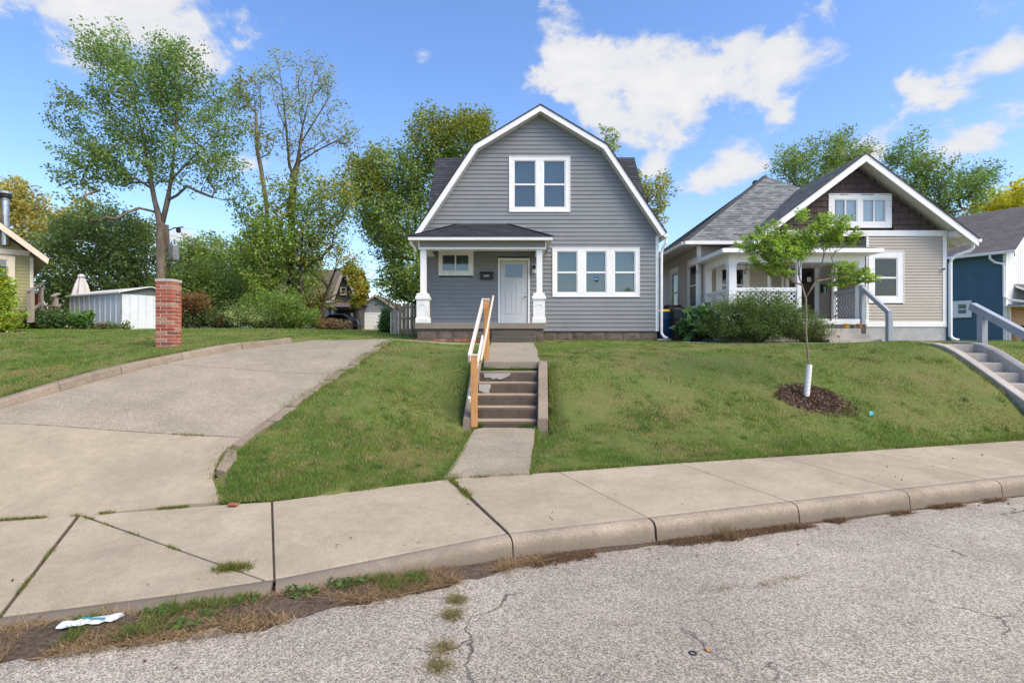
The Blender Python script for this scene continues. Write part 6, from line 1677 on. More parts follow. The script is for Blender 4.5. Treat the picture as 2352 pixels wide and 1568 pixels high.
# large tree behind the house
Zb = 34
tree('big_back_tree', 'large dense tree with yellowing edges rising behind the left side of the grey house',
     [[P(965, 760, Zb), P(965, 640, Zb), P(960, 560, Zb), P(950, 470, Zb), P(940, 400, Zb)], [P(960, 560, Zb), P(900, 500, Zb), P(860, 450, Zb)], [P(960, 540, Zb), P(1010, 440, Zb), P(1020, 340, Zb)], [P(965, 600, Zb), P(910, 590, Zb), P(870, 610, Zb)]],
     [(1000, 330, Zb, 60, 60, 2.5), (1060, 330, Zb, 60, 55, 2.5), (1100, 330, Zb, 35, 50, 2), (990, 420, Zb, 80, 80, 3), (910, 410, Zb, 70, 65, 3), (870, 480, Zb, 60, 70, 3), (930, 520, Zb, 80, 75, 3), (860, 400, Zb, 38, 45, 2), (960, 620, Zb, 70, 70, 3), (920, 650, Zb, 55, 55, 2),
      (890, 560, Zb, 45, 45, 2), (985, 290, Zb, 22, 28, 1), (1055, 290, Zb, 18, 24, 1), (1110, 290, Zb, 14, 22, .8), (830, 400, Zb, 25, 40, 1), (810, 450, Zb, 20, 30, 1), (1120, 420, Zb, 70, 90, 3)],
     780, 42, .2, (.076, .122, .029), (.18, .2, .03), .1, sigma=.48, tip=.011, base=.4, var=.35, alt_fn=lambda c: .85 if (c[2] / c[1] * FPX > 784 - 330) else (.7 if c[0] / c[1] * FPX < -290 and c[2] / c[1] * FPX > 784 - 470 else .06), bark='bark_dark')
tree('tree_behind_house', 'tree top showing behind the right slope of the grey house',
     [[P(1440, 760, 33), P(1430, 560, 33), P(1410, 430, 33), P(1402, 340, 33)], [P(1430, 540, 33), P(1490, 460, 33), P(1520, 430, 33)]],
     [(1402, 318, 33, 24, 28, .8), (1395, 345, 33, 20, 20, .8), (1505, 430, 33, 32, 26, 1), (1520, 460, 33, 24, 28, 1), (1500, 490, 33, 26, 30, 1), (1470, 440, 33, 30, 40, 1.2)],
     58, 28, .2, (.09, .12, .03), YEL, .2, sigma=.3, tip=.011, base=.25, droop=.15)
# trees behind the beige house
Zr = 36
tree('leafy_tree', 'green tree rising behind the beige house roof, left of its gable',
     [[P(1880, 760, Zr), P(1880, 560, Zr), P(1870, 430, Zr)], [P(1880, 500, Zr), P(1930, 400, Zr)], [P(1880, 500, Zr), P(1815, 410, Zr)]],
     [(1830, 375, Zr, 50, 30, 1.6), (1890, 360, Zr, 50, 42, 1.8), (1940, 350, Zr, 42, 38, 1.6), (1800, 385, Zr, 28, 24, 1.2), (1960, 370, Zr, 30, 30, 1.4), (1880, 420, Zr, 80, 40, 2), (1925, 325, Zr, 18, 14, .8), (1850, 345, Zr, 26, 18, .8)],
     170, 34, .24, (.075, .125, .03), (.16, .19, .03), .25, sigma=.42, tip=.011, base=.3, ratio=.4, droop=.2)
tree('tall_tree', 'tall green tree behind the right slope of the brown gable',
     [[P(2110, 760, Zr), P(2110, 560, Zr), P(2100, 450, Zr)], [P(2110, 520, Zr), P(2180, 440, Zr), P(2240, 420, Zr)]],
     [(2090, 360, Zr, 45, 42, 1.8), (2070, 400, Zr, 50, 45, 2), (2130, 400, Zr, 50, 45, 2), (2180, 430, Zr, 55, 45, 2), (2240, 425, Zr, 50, 34, 1.6), (2120, 460, Zr, 80, 50, 2), (2265, 400, Zr, 26, 18, .8), (2200, 470, Zr, 50, 30, 1.6), (2100, 325, Zr, 24, 14, .8)],
     230, 34, .24, (.062, .115, .03), (.13, .17, .03), .2, sigma=.42, tip=.011, base=.3, ratio=.4, droop=.2)
tree('yellow_maple', 'bright yellow-green tree behind the roof of the blue house',
     [[P(2330, 760, 44), P(2330, 560, 44), P(2325, 500, 44)]],
     [(2310, 465, 44, 60, 34, 2.2), (2360, 450, 44, 55, 40, 2.2), (2400, 470, 44, 60, 50, 2.2), (2270, 485, 44, 40, 22, 1.8)],
     110, 40, .3, (.20, .22, .02), (.42, .34, .03), .4, sigma=.5, tip=.011, base=.3, var=.25)
# growth behind the shed and at the back of the lawn
def bush(name, label, x, ybase, Z, lobes, clumps, per, leaf, col, alt=None, frac=0.0, sigma=.3, group=None, cat='shrub', **kw):
    b = P(x, ybase, Z); g = max(tz(b.x, b.y), b.z) if False else tz(b.x, b.y); root = Vector((b.x, b.y, g - .05))
    top = P(x, min(l[1] for l in lobes), Z)
    return tree(name, label, [[root, root + Vector((.05, 0, .35))], [root, root + Vector((-.25, .1, .3))], [root, root + Vector((.3, -.1, .3))]], lobes, clumps, per, leaf, col, alt, frac, sigma=sigma, tip=.006, cat=cat, group=group,
                seg=.3, parts=('stems', 'foliage'), bark='bark_dark', ground=g - .02, **kw)
bush('tall_shrub', 'huge dark green shrub mass behind the white metal shed', 250, 745, 30,
     [(200, 560, 30, 70, 60, 2.5), (270, 540, 30, 70, 55, 2.5), (320, 590, 30, 45, 60, 2.5), (150, 620, 30, 70, 60, 2.5), (240, 640, 30, 90, 70, 2.5), (310, 670, 30, 45, 60, 2), (130, 690, 30, 60, 50, 2), (200, 700, 30, 70, 45, 2)], 420, 46, .19, (.082, .122, .036), (.14, .17, .035), .18, .42)
bush('pale_tree', 'pale yellow-green tree crown behind the green house chimney', 60, 745, 40,
     [(30, 470, 40, 60, 45, 2.5), (60, 510, 40, 50, 45, 2.5), (110, 540, 40, 40, 40, 2), (150, 530, 40, 35, 35, 2), (10, 440, 40, 40, 22, 1.6), (80, 580, 40, 50, 50, 2), (190, 510, 40, 35, 40, 2)], 210, 40, .26, (.15, .165, .05), (.28, .22, .05), .35, .5, cat='tree')
bush('hedge_bush', 'dense leafy thicket behind the brick pillar', 450, 750, 29,
     [(440, 660, 29, 50, 50, 2), (500, 645, 29, 50, 42, 2), (420, 700, 29, 40, 45, 1.6), (490, 700, 29, 70, 45, 2), (405, 665, 29, 28, 36, 1.6), (550, 690, 29, 50, 50, 2)], 330, 46, .16, (.07, .115, .028), YGREEN, .2, .36)
bush('far_thicket', 'lighter green treetops beyond the thicket, under the open sky', 500, 750, 42,
     [(440, 590, 42, 45, 30, 2.2), (490, 580, 42, 45, 25, 2.2), (540, 590, 42, 45, 30, 2.2), (590, 620, 42, 50, 45, 2.2), (640, 650, 42, 60, 45, 2), (480, 630, 42, 90, 40, 2.4)], 230, 40, .26, (.09, .14, .035), YGREEN, .25, .45, cat='trees')
bush('low_bush', 'rounded grey-green bush at the back edge of the lawn', 590, 752, 25.5, [(575, 728, 25.5, 50, 24, 1), (610, 735, 25.5, 35, 18, .8)], 130, 50, .08, (.12, .17, .06), (.2, .23, .1), .3, .2)
bush('brown_bush', 'bush with a dead rusty brown top beside the brick pillar', 435, 752, 24.5, [(430, 720, 24.5, 30, 34, .8), (450, 700, 24.5, 30, 22, .8), (412, 735, 24.5, 18, 18, .5)], 130, 46, .10, (.055, .085, .03), (.19, .085, .035), .35, .2,
     alt_fn=lambda c: .8 if c[2] / c[1] * FPX > 784 - 712 else .08)
bush('feathery_bush', 'tall feathery green bush in front of the far grey house', 670, 752, 26, [(640, 718, 26, 45, 32, 1.2), (692, 733, 26, 32, 18, 1), (665, 700, 26, 26, 22, .8), (600, 715, 26, 40, 30, 1.2)], 220, 50, .10, (.07, .125, .028), YGREEN, .2, .26)
bush('dark_bush', 'low dark bush between the pale bush and the brick pillar', 500, 752, 25.5, [(500, 735, 25.5, 45, 17, .8), (535, 738, 25.5, 25, 14, .6), (470, 738, 25.5, 25, 14, .6)], 110, 46, .09, (.045, .075, .024), (.10, .05, .03), .15, .18)
bush('rusty_bush', 'small bush with dead brown leaves in front of the far house', 655, 752, 26.5, [(660, 742, 26.5, 16, 10, .4), (775, 748, 27, 30, 10, .5), (740, 746, 27, 22, 10, .5)], 60, 40, .10, (.10, .085, .045), (.17, .075, .04), .5, .16)
bush('gate_bush', 'dark green bush between the garage and the chain-link gate', 888, 764, 23, [(888, 735, 23, 11, 24, .4), (886, 752, 23, 12, 10, .4)], 50, 46, .10, (.03, .07, .018), None, 0, .12)
bush('garage_vine', 'yellow-green vine hanging over the gable of the far grey house', 826, 752, 33, [(820, 640, 33, 16, 22, .6), (832, 665, 33, 12, 26, .6), (822, 690, 33, 16, 16, .6), (806, 622, 33, 12, 12, .5)], 90, 30, .2, (.15, .17, .03), (.36, .26, .02), .45, .13, droop=.4, cat='vine')
# vine on the green house and plants by the shed
bush('trumpet_vine', 'bright yellow-green vine climbing the corner of the green house', 10, 752, 17, [(-8, 650, 17, 14, 40, .5), (0, 700, 17, 16, 32, .5), (14, 733, 17, 20, 18, .4), (-25, 690, 17, 25, 60, .6)], 130, 46, .10, (.11, .17, .02), (.25, .27, .02), .35, .16, cat='vine')
bush('stair_weeds', 'dark weeds around the wooden stairs of the green house', 85, 752, 20, [(75, 742, 20, 25, 14, .5), (110, 738, 20, 25, 16, .5), (130, 735, 21, 18, 20, .5)], 100, 44, .12, (.03, .06, .018), (.08, .1, .025), .3, .16, cat='plants')
bush('shed_weeds', 'broad-leaved weed growing against the white shed', 186, 752, 20.3, [(186, 738, 20.3, 18, 14, .3), (170, 726, 20.3, 8, 5, .2), (200, 728, 20.3, 10, 6, .2)], 26, 16, .20, (.05, .11, .025), None, 0, .12, up=.6, cat='plants')
bush('shed_edge_weeds', 'thin weeds along the foot of the white shed', 250, 756, 20.5, [(250, 752, 20.6, 16, 5, .2), (285, 752, 20.6, 8, 8, .2), (225, 752, 20.8, 12, 5, .2)], 40, 20, .09, (.06, .10, .03), (.12, .07, .03), .3, .1, cat='plants')
# flowering shrub and neighbours in front of the beige porch
bush('flowering_shrub', 'large rounded green shrub with tiny white flowers before the beige porch', 1740, 780, 16.4,
     [(1690, 730, 16.4, 60, 42, 1.0), (1740, 715, 16.4, 65, 42, 1.0), (1790, 735, 16.4, 50, 40, 1.0), (1720, 755, 16.4, 85, 26, 1.0), (1660, 755, 16.4, 40, 24, .8)], 430, 100, .05, (.042, .078, .018), (.075, .105, .026), .25, .17, ratio=.42, up=.25)
bush('wispy_shrub', 'wispy fine-leaved shrub beside the beige porch steps', 1860, 780, 16.3, [(1850, 750, 16.3, 36, 28, .7), (1885, 760, 16.3, 26, 20, .5), (1830, 765, 16.3, 30, 16, .6)], 220, 56, .05, (.05, .082, .022), (.085, .10, .035), .25, .13, ratio=.22, up=.1)
bush('elephant_ear_plant', 'dark green broad-leaved plants beside the bins', 1595, 776, 17.2, [(1590, 742, 17.2, 22, 26, .4), (1612, 725, 17.2, 16, 20, .4), (1580, 762, 17.2, 22, 14, .4), (1625, 750, 17.2, 16, 20, .4)], 46, 5, .34, (.028, .065, .02), None, 0, .13, up=.45, ratio=.5, droop=.3, cat='plants')
bush('dark_undergrowth', 'dark low plants along the wall of the beige house', 1600, 778, 17.6, [(1575, 765, 17.6, 22, 12, .4), (1615, 768, 17.4, 30, 10, .4)], 90, 40, .07, (.02, .045, .015), None, 0, .1, cat='plants')
# white specks of blossom
E = fill([(1735, 745, 15.9, 55, 26, .35), (1700, 740, 15.85, 50, 30, .3), (1790, 745, 15.9, 30, 22, .3)], 300, .6); rootb = P(1740, 770, 16)
bl_t = thing('white_blossom', (E.mean(0)[0], E.mean(0)[1], E[:, 2].min()), 'scatter of tiny white flowers over the large rounded shrub', 'flowers'); bl_t['kind'] = 'stuff'
leaf_mesh('blossom', E, .03, tints(300, (.72, .72, .62), .1), bl_t, .2, .9)['kind'] = 'stuff'
for (x, y, Z) in ((1908, 735, 16.2), (1912, 745, 16.1), (1903, 748, 16.1), (1926, 773, 15.7), (1918, 726, 16.3)):
    q = P(x, y, Z); g = tz(q.x, q.y)
    t = thing('red_flower', (q.x, q.y, g), 'single dark red flower on a thin stem beside the porch steps', 'flower', 'red flowers at the porch steps')
    MB().tube([(q.x, q.y, g - .02), (q.x + .03, q.y, (g + q.z) / 2), (q.x, q.y, q.z)], .004, 5).build('stem', 'pot_green', t)
    MB().lathe([(.006, -.02), (.035, 0), (.04, .015), (.018, .03)], (q.x, q.y, q.z), 8).build('bloom', 'red_paint', t)

# sapling on the bank
Zs = 10.4; sb = P(1852, 917, Zs); sb.z = tz(sb.x, sb.y)
sap = [[sb - Vector((0, 0, .05)), P(1853, 880, Zs), P(1858, 836, Zs), P(1855, 806, Zs), P(1851, 760, Zs), P(1851.5, 729, Zs), P(1850.7, 685, Zs)],
       [P(1850.7, 685, Zs), P(1842, 655, Zs), P(1834.6, 631, Zs), P(1822, 620, Zs - .1), P(1807, 611, Zs - .15), P(1780, 590, Zs - .2)], [P(1834.6, 631, Zs), P(1833, 600, Zs + .1), P(1836, 575, Zs + .15)],
       [P(1850.7, 685, Zs), P(1865, 660, Zs), P(1878, 638, Zs), P(1889, 601, Zs), P(1898, 568, Zs), P(1905, 540, Zs)], [P(1874, 646, Zs), P(1902, 641, Zs + .1), P(1935, 636, Zs + .15), P(1965, 632, Zs + .2)]]
t = tree('sapling', 'young tree with layered light green leaves and a white trunk guard on the bank', sap,
         [(1745, 560, Zs, 50, 22, .35), (1770, 535, Zs, 45, 22, .35), (1800, 585, Zs, 60, 28, .4), (1760, 600, Zs, 45, 22, .35), (1840, 560, Zs + .1, 35, 30, .35), (1870, 545, Zs, 35, 25, .35), (1905, 530, Zs, 45, 28, .4), (1930, 545, Zs, 40, 26, .35), (1885, 515, Zs, 26, 16, .25), (1930, 505, Zs, 26, 12, .2),
          (1945, 620, Zs + .15, 40, 16, .25), (1975, 640, Zs + .15, 38, 16, .25), (1925, 645, Zs + .15, 22, 14, .2), (2000, 640, Zs + .2, 18, 8, .12), (1840, 500, Zs, 14, 10, .12), (1790, 625, Zs, 40, 16, .25)],
         300, 60, .047, (.11, .18, .03), (.17, .24, .04), .25, sigma=.07, tip=.0020, base=.024, bark='bark_young', up=.65, flat=.28, seg=.15, ratio=.6, power=2.1)
a, b = P(1853, 906, Zs), P(1859, 836.5, Zs); n = 26
gd = MB(); pts, rs = [], []
for k in range(n * 2 + 1): pts.append(Vector((sb.x, sb.y, sb.z + .0)).lerp(b, k / (n * 2))); rs.append(.046 if k % 2 else .058)
gd.tube(pts, rs, 14).build('trunk_guard', 'plastic_white', t)

# ------------------------------------------------------------------ grass
def blade_mesh(name, X, Y, Z, h, w, col, parent=None, lean=.45, mat_name='grass_blade'):
    n = len(X); a = rng.uniform(0, 2 * np.pi, n); ln = np.abs(rng.normal(0, lean, n)); b = rng.uniform(0, 2 * np.pi, n)
    V = np.empty((n, 3, 3)); c = np.stack([X, Y, Z - .006], -1)
    sd = np.stack([np.cos(a), np.sin(a), np.zeros(n)], -1) * (w * .5)[:, None]
    V[:, 0] = c - sd; V[:, 1] = c + sd
    V[:, 2] = c + np.stack([np.cos(b) * ln * h, np.sin(b) * ln * h, h], -1)
    return fast_mesh(name, V.reshape(-1, 3), 3, col, mat_name, parent)
def hnoise(X, Y, s, seed):
    """smooth value noise"""
    r = np.random.default_rng(seed).random((64, 64)); x = X * s; y = Y * s; xi = np.floor(x).astype(int); yi = np.floor(y).astype(int); fx, fy = x - xi, y - yi
    fx = fx * fx * (3 - 2 * fx); fy = fy * fy * (3 - 2 * fy)
    g = lambda i, j: r[(i % 64), (j % 64)]
    return (g(xi, yi) * (1 - fx) + g(xi + 1, yi) * fx) * (1 - fy) + (g(xi, yi + 1) * (1 - fx) + g(xi + 1, yi + 1) * fx) * fy
mulch_c = (5.62, 10.35)
def not_lawn(X, Y):
    bad = Y < np.interp(X, bkx, bky) + .02
    for poly in (DRIVE, WALK_LO, STEPS_P, WALK_UP, NSTEP_P, [(-3.05, 13.97), (-.62, 14.92), (-.62, 15.33), (-3.1, 14.48)], [(9.4, 12.5), (10.25, 12.5), (10.9, 16), (9.3, 16)]):
        bad |= inpoly(X, Y, poly)
    kx = np.interp(Y, kly, klx); bad |= (np.abs(X - kx + .1) < .1) & (Y < 13.62) & (Y > 5.9)
    rx = np.interp(Y, [p[1] for p in DRIVE_R], [p[0] for p in DRIVE_R]); bad |= (X > rx - .05) & (X < rx + .17) & (Y > 6.2) & (Y < 13.5)
    bad |= (X > CX - 3.9) & (X < CX + 3.9) & (Y > 18.2) & (Y < 28.5)
    bad |= (X > -2.9) & (X < 1.0) & (Y > 16.55) & (Y < 18.4)
    bad |= (X > 6.7) & (X < 14.7) & (Y > 18.5); bad |= (X > 6.8) & (X < 11) & (Y > 17.3)
    e = ((X - mulch_c[0]) / .64) ** 2 + ((Y - mulch_c[1]) / .52) ** 2
    bad |= e < .75 + .35 * hnoise(X, Y, 4.0, 3)
    return bad
def lawn(n, x0, x1, y0, y1, hm, wm):
    # more blades where they are seen larger
    u = rng.random(n); Y = 1 / (1 / y0 + u * (1 / y1 - 1 / y0)); X = rng.uniform(x0, x1, n) * (Y / y1)
    ok = ~not_lawn(X, Y); X, Y = X[ok], Y[ok]
    c1, c2, c3 = hnoise(X, Y, .8, 1), hnoise(X, Y, 2.6, 2), hnoise(X, Y, 7.0, 5)
    dry = np.clip((c1 * .45 + c2 * .35 + c3 * .2 - .53) * 8.0, 0, 1)
    edge = np.clip(1 - (Y - np.interp(X, bkx, bky)) / .35, 0, 1)
    m = len(X); pick = rng.random(m); 
    g1 = np.array([.155, .262, .052]); g2 = np.array([.105, .195, .04]); st_ = np.array([.38, .295, .15]); yg = np.array([.23, .315, .064])
    col = g1 + (g2 - g1) * rng.random((m, 1))
    isyg = pick < .22; col[isyg] = yg
    isdry = rng.random(m) < dry * .6 + .055; col[isdry] = st_
    col = col * (1 + rng.uniform(-.28, .28, (m, 1)))
    tuft = (c3 > .6)
    h = hm * (.55 + .7 * rng.random(m)) * (1 + .5 * tuft) * (1 - .3 * dry) * (1 + (edge > 0) * .25)
    w = wm * (.7 + .6 * rng.random(m)) * np.clip(Y / 9, .9, 2.2)
    return X, Y, lawn_z(X, Y), h * np.interp(Y, [6, 10, 14, 26], [.95, 1.0, .75, .8]), w, col
parts_ = [lawn(620000, -16.5, 19.0, 5.9, 17.5, .036, .0075), lawn(130000, -26, 24, 17, 26, .05, .013)]
# coarser clumps of broad grass and clover scattered through the lawn
def clumps_(n, x0, x1, y0, y1):
    u = rng.random(n); Yc = 1 / (1 / y0 + u * (1 / y1 - 1 / y0)); Xc = rng.uniform(x0, x1, n) * (Yc / y1); per = 46
    r_ = rng.uniform(.03, .11, n); X = np.repeat(Xc, per) + rng.normal(size=n * per) * np.repeat(r_, per); Y = np.repeat(Yc, per) + rng.normal(size=n * per) * np.repeat(r_, per)
    tone = np.repeat(rng.uniform(.7, 1.25, n), per); dk = np.repeat(rng.random(n), per); ok = ~not_lawn(X, Y)
    col = np.where((dk < .55)[:, None], np.array([.105, .185, .04]), np.where((dk < .8)[:, None], np.array([.24, .28, .06]), np.array([.40, .31, .16]))) * (tone * rng.uniform(.8, 1.2, n * per))[:, None]
    h = .05 * (.6 + .7 * rng.random(n * per)) * np.interp(Y, [6, 10, 14, 18], [1, 1, .7, .7]); w = .011 * np.clip(Y / 9, .9, 2)
    return X[ok], Y[ok], lawn_z(X[ok], Y[ok]), h[ok], w[ok], col[ok]
parts_.append(clumps_(2600, -16.5, 19, 5.9, 17.5))
A = [np.concatenate(c) for c in zip(*parts_)]
g_o = blade_mesh('grass', *A); tag(g_o, 'short patchy lawn grass on the banks and gardens', 'grass', kind='stuff')

def scatter_poly(n, pts, wid):
    """points in a band along a polyline with given half widths"""
    pts = np.array(pts, float); seg = np.linalg.norm(np.diff(pts[:, :2], axis=0), axis=1); cum = np.concatenate([[0], np.cumsum(seg)]); s = rng.random(n) * cum[-1]
    x = np.interp(s, cum, pts[:, 0]); y = np.interp(s, cum, pts[:, 1]); w = np.interp(s, cum, wid)
    return x + rng.normal(0, 1, n) * w, y + rng.normal(0, 1, n) * w
def weeds(name, label, X, Y, Z, h, w, base, alt, frac, lean=.7, kind='stuff'):
    n = len(X); c = np.array(base) * (1 + rng.uniform(-.3, .3, (n, 1))); k = rng.random(n) < frac; c[k] = np.array(alt) * (1 + rng.uniform(-.3, .3, (k.sum(), 1)))
    o = blade_mesh(name, X, Y, Z, h * (.5 + rng.random(n)), np.full(n, w) * (.6 + .8 * rng.random(n)), c, lean=lean); tag(o, label, 'weeds', kind=kind); return o
# longer uncut blades leaning over the edges of the paving
ep = [(p.x, p.y) for p in bk_w if -3.3 < p.x < 12]; ep = [(-3.0, float(np.interp(-3.0, bkx, bky)))] + ep
X1, Y1 = scatter_poly(15000, [(a, b + .035) for a, b in ep], [.03] * len(ep))
wl = [(WALK_LO[0][0] - .02, WALK_LO[0][1]), (WALK_LO[3][0] - .02, WALK_LO[3][1])]; wr = [(WALK_LO[1][0] + .02, WALK_LO[1][1]), (WALK_LO[2][0] + .02, WALK_LO[2][1])]
ul = [(WALK_UP[0][0] - .02, 11.1), (WALK_UP[3][0] - .02, 16.0)]; ur = [(WALK_UP[1][0] + .06, 11.3), (WALK_UP[2][0] + .02, 16.0)]
XS, YS = [X1], [Y1]
for ln, n in ((wl, 2600), (wr, 2600), (ul, 2600), (ur, 2600), ([(-.88, 9.3), (-.8, 11)], 1600), ([(.68, 9.3), (.78, 11)], 1600)):
    a, b = scatter_poly(n, ln, [.022, .022]); XS.append(a); YS.append(b)
kl_ = [(float(np.interp(y, kly, klx)) - .23, y) for y in np.linspace(6.2, 13.5, 24)]; a, b = scatter_poly(7000, kl_, [.025] * 24); XS.append(a); YS.append(b)
X, Y = np.concatenate(XS), np.concatenate(YS); k = (hnoise(X, Y, 3.5, 61) > .3); X, Y = X[k], Y[k]
weeds('edge_grass', 'uncut grass leaning over the edges of the paving', X, Y, np.maximum(lawn_z(X, Y), np.where(Y < np.interp(X, bkx, bky) + .02, -1.72, -9)), .058, .008, (.15, .235, .05), (.36, .3, .13), .22, .8)
# ragged grass along the border of the driveway
bp = [(at_y(DRIVE_R, y) + .14, y) for y in np.linspace(6.0, 13.4, 20)]
X, Y = scatter_poly(8500, bp, [.09] * 20); keep = hnoise(X, Y, 2.2, 9) > .54; X, Y = X[keep], Y[keep]
weeds('border_grass', 'ragged grass overgrowing the edge of the driveway', X, Y, tps(X, Y) + .012, .042, .008, (.15, .235, .05), (.3, .25, .1), .25)
# grass in the joints of the paving
def joint(a, b, n, wid, seed, thr, h=.035):
    t = rng.random(n); X = a[0] + (b[0] - a[0]) * t + rng.normal(0, wid, n); Y = a[1] + (b[1] - a[1]) * t + rng.normal(0, wid, n)
    k = (hnoise(X, Y, 5.0, seed) > thr) & (rng.random(n) < .75); return X[k], Y[k], np.full(k.sum(), 0.0) + (a[2] + (b[2] - a[2]) * t)[k], h
JX = []
b0, b1, b2 = edge_pt(BACK, -60), edge_pt(BACK, 184), edge_pt(BACK, 510)
JX.append(joint(b0, b1, 2600, .011, 21, .55)); JX.append(joint(b1, b2, 3600, .012, 22, .5))
f0, f1 = edge_pt(FRONT, 0), edge_pt(FRONT, 606); JX.append(joint(b1, f1, 1500, .009, 23, .62)); JX.append(joint(b1, f0, 1200, .008, 24, .6))
bq = edge_pt(BACK, 1033); fq = edge_pt(FRONT, 1165); JX.append(joint(bq, bq.lerp(fq, .45), 1300, .018, 25, .35, .05))
q = edge_pt(BACK, 192).lerp(f1, .86); JX.append(joint(q - Vector((.1, .0, 0)), q + Vector((.12, .02, 0)), 1500, .035, 26, .0, .045))
dj0, dj1 = Vector((-7.3, 7.0, dz(-7.3, 7.0) + .01)), Vector((-3.62, 7.37, dz(-3.62, 7.37) + .01)); JX.append(joint(dj0, dj1, 4200, .02, 27, .55))
wj0, wj1 = Vector((-.8, 6.8, -1.69)), Vector((.2, 7.0, -1.685)); JX.append(joint(wj0, wj1, 900, .015, 28, .4))
X = np.concatenate([j[0] for j in JX]); Y = np.concatenate([j[1] for j in JX]); Z = np.concatenate([j[2] for j in JX]); H = np.concatenate([np.full(len(j[0]), j[3]) for j in JX])
weeds('joint_grass', 'grass sprouting from the joints of the sidewalk and apron', X, Y, Z - .006, H, .006, (.10, .15, .03), (.24, .21, .05), .45, .9)
# weeds on the steps
X = np.concatenate([rng.normal(-.5, .1, 500), rng.normal(.15, .18, 300), rng.normal(-.57, .03, 250), rng.normal(.3, .12, 200)]); Y = np.concatenate([np.full(500, 10.9), np.full(300, 10.92), np.full(250, 9.38), np.full(200, 9.39)]) + rng.normal(0, .025, 1250)
Z = np.concatenate([np.full(800, -.585), np.full(450, -1.47)])
weeds('step_weeds', 'small weeds growing on the worn concrete steps', X, Y, Z, .07, .012, (.075, .13, .025), (.1, .15, .03), .3, .7)

# dirt strip in the gutter
gut = [offset_line([edge_pt(FRONT, x - 8), edge_pt(FRONT, x), edge_pt(FRONT, x + 8)], .18)[1] for x in np.linspace(-500, 2460, 90)]
def gut_w(x):
    return float(np.interp(x, [-6, -3.6, -2.6, -1.9, -1.2, -.5, .1, .8, 2.0, 3.4, 6], [.5, .52, .50, .50, .36, .30, .16, .10, .11, .08, .06]))
mb = MB(); V = []; nn = 7; thick = []
for i, p in enumerate(gut):
    a, b = gut[max(i - 1, 0)], gut[min(i + 1, len(gut) - 1)]; t = Vector((b.x - a.x, b.y - a.y, 0)).normalized(); nv = Vector((t.y, -t.x, 0))
    wv = gut_w(p.x) * (.8 + .45 * random.random())
    for j in range(nn + 1):
        f = j / nn; q = Vector((p.x, p.y, STREET_Z)) + nv * (f * wv - .03)
        V.append(q + Vector((0, 0, .004 + .035 * math.sin(min(1, f + .1) * math.pi) * min(1, wv / .25) * (.6 + .7 * random.random()) if 0 < j < nn else (.012 if j == 0 else -.006))))
mb.add(V, [(i * (nn + 1) + j, i * (nn + 1) + j + 1, (i + 1) * (nn + 1) + j + 1, (i + 1) * (nn + 1) + j) for i in range(len(gut) - 1) for j in range(nn)])
o = mb.build('gutter_soil', 'soil', None, smooth=True, fixn=False); tag(o, 'strip of dark soil washed up along the kerb', 'soil', kind='stuff')
def gutter_pts(n, x0, x1, lo, hi):
    xs = rng.uniform(x0, x1, n); gx = np.array([p.x for p in gut]); gy = np.array([p.y for p in gut]); w = np.array([gut_w(x) for x in xs]); f = rng.uniform(lo, hi, n)
    sl = np.gradient(np.interp(np.sort(xs), gx, gy)) if False else .36
    return xs + f * w * .34, np.interp(xs, gx, gy) - f * w * .94
X, Y = gutter_pts(26000, -5.5, .2, .0, 1.0); k = hnoise(X, Y, 3.0, 31) > .33; X, Y = X[k], Y[k]
weeds('dead_grass', 'flattened straw and dead grass in the gutter', X, Y, np.full(len(X), STREET_Z + .024), .038, .0065, (.40, .285, .165), (.22, .15, .09), .35, 3.0)
X, Y = gutter_pts(9000, .1, 6.8, .0, 1.5); k = hnoise(X, Y, 2.0, 35) > .45; X, Y = X[k], Y[k]
weeds('gutter_litter', 'brown leaf litter along the foot of the kerb', X, Y, np.full(len(X), STREET_Z + .012), .03, .012, (.24, .14, .08), (.15, .10, .065), .5, 2.6)
X, Y = gutter_pts(9000, -3.0, -.75, .0, .8); k = (hnoise(X, Y, 4.5, 33) > .56) & (hnoise(X, Y, 1.3, 44) > .35); X, Y = X[k], Y[k]
weeds('gutter_weeds', 'green weeds sprouting between the kerb and the street', X, Y, np.full(len(X), STREET_Z + .025), .06, .009, (.10, .165, .035), (.19, .2, .05), .35, 1.3)
# separate broad-leaved weed rosettes
for (gx_, off, s_, m) in ((-2.55, .10, .08, 60), (-2.2, .22, .06, 44), (-1.62, .08, .10, 90), (-1.32, .07, .11, 100), (-2.35, .34, .08, 60), (-2.95, .12, .06, 40), (-1.95, .09, .07, 50), (-.85, .08, .06, 44)):
    gy_ = float(np.interp(gx_, [p.x for p in gut], [p.y for p in gut])); q = Vector((gx_ + off * .34, gy_ - off * .94, STREET_Z + .02))
    C = np.array(q)[None] + np.clip(rng.normal(size=(m, 3)), -1.5, 1.5) * np.array([s_ * .8, s_ * .5, s_ * .2]) + np.array([0, 0, s_ * .35])
    t = thing('weed', (q.x, q.y, STREET_Z), 'leafy green weed rooted in the gutter soil', 'weed', 'weeds in the gutter')
    leaf_mesh('leaves', C, .055, tints(m, (.10, .175, .04), .35), t, .5, .36)
    MB().tube([(q.x, q.y, STREET_Z), (q.x, q.y, STREET_Z + s_ * .9)], .004, 5).build('stem', 'pot_green', t)
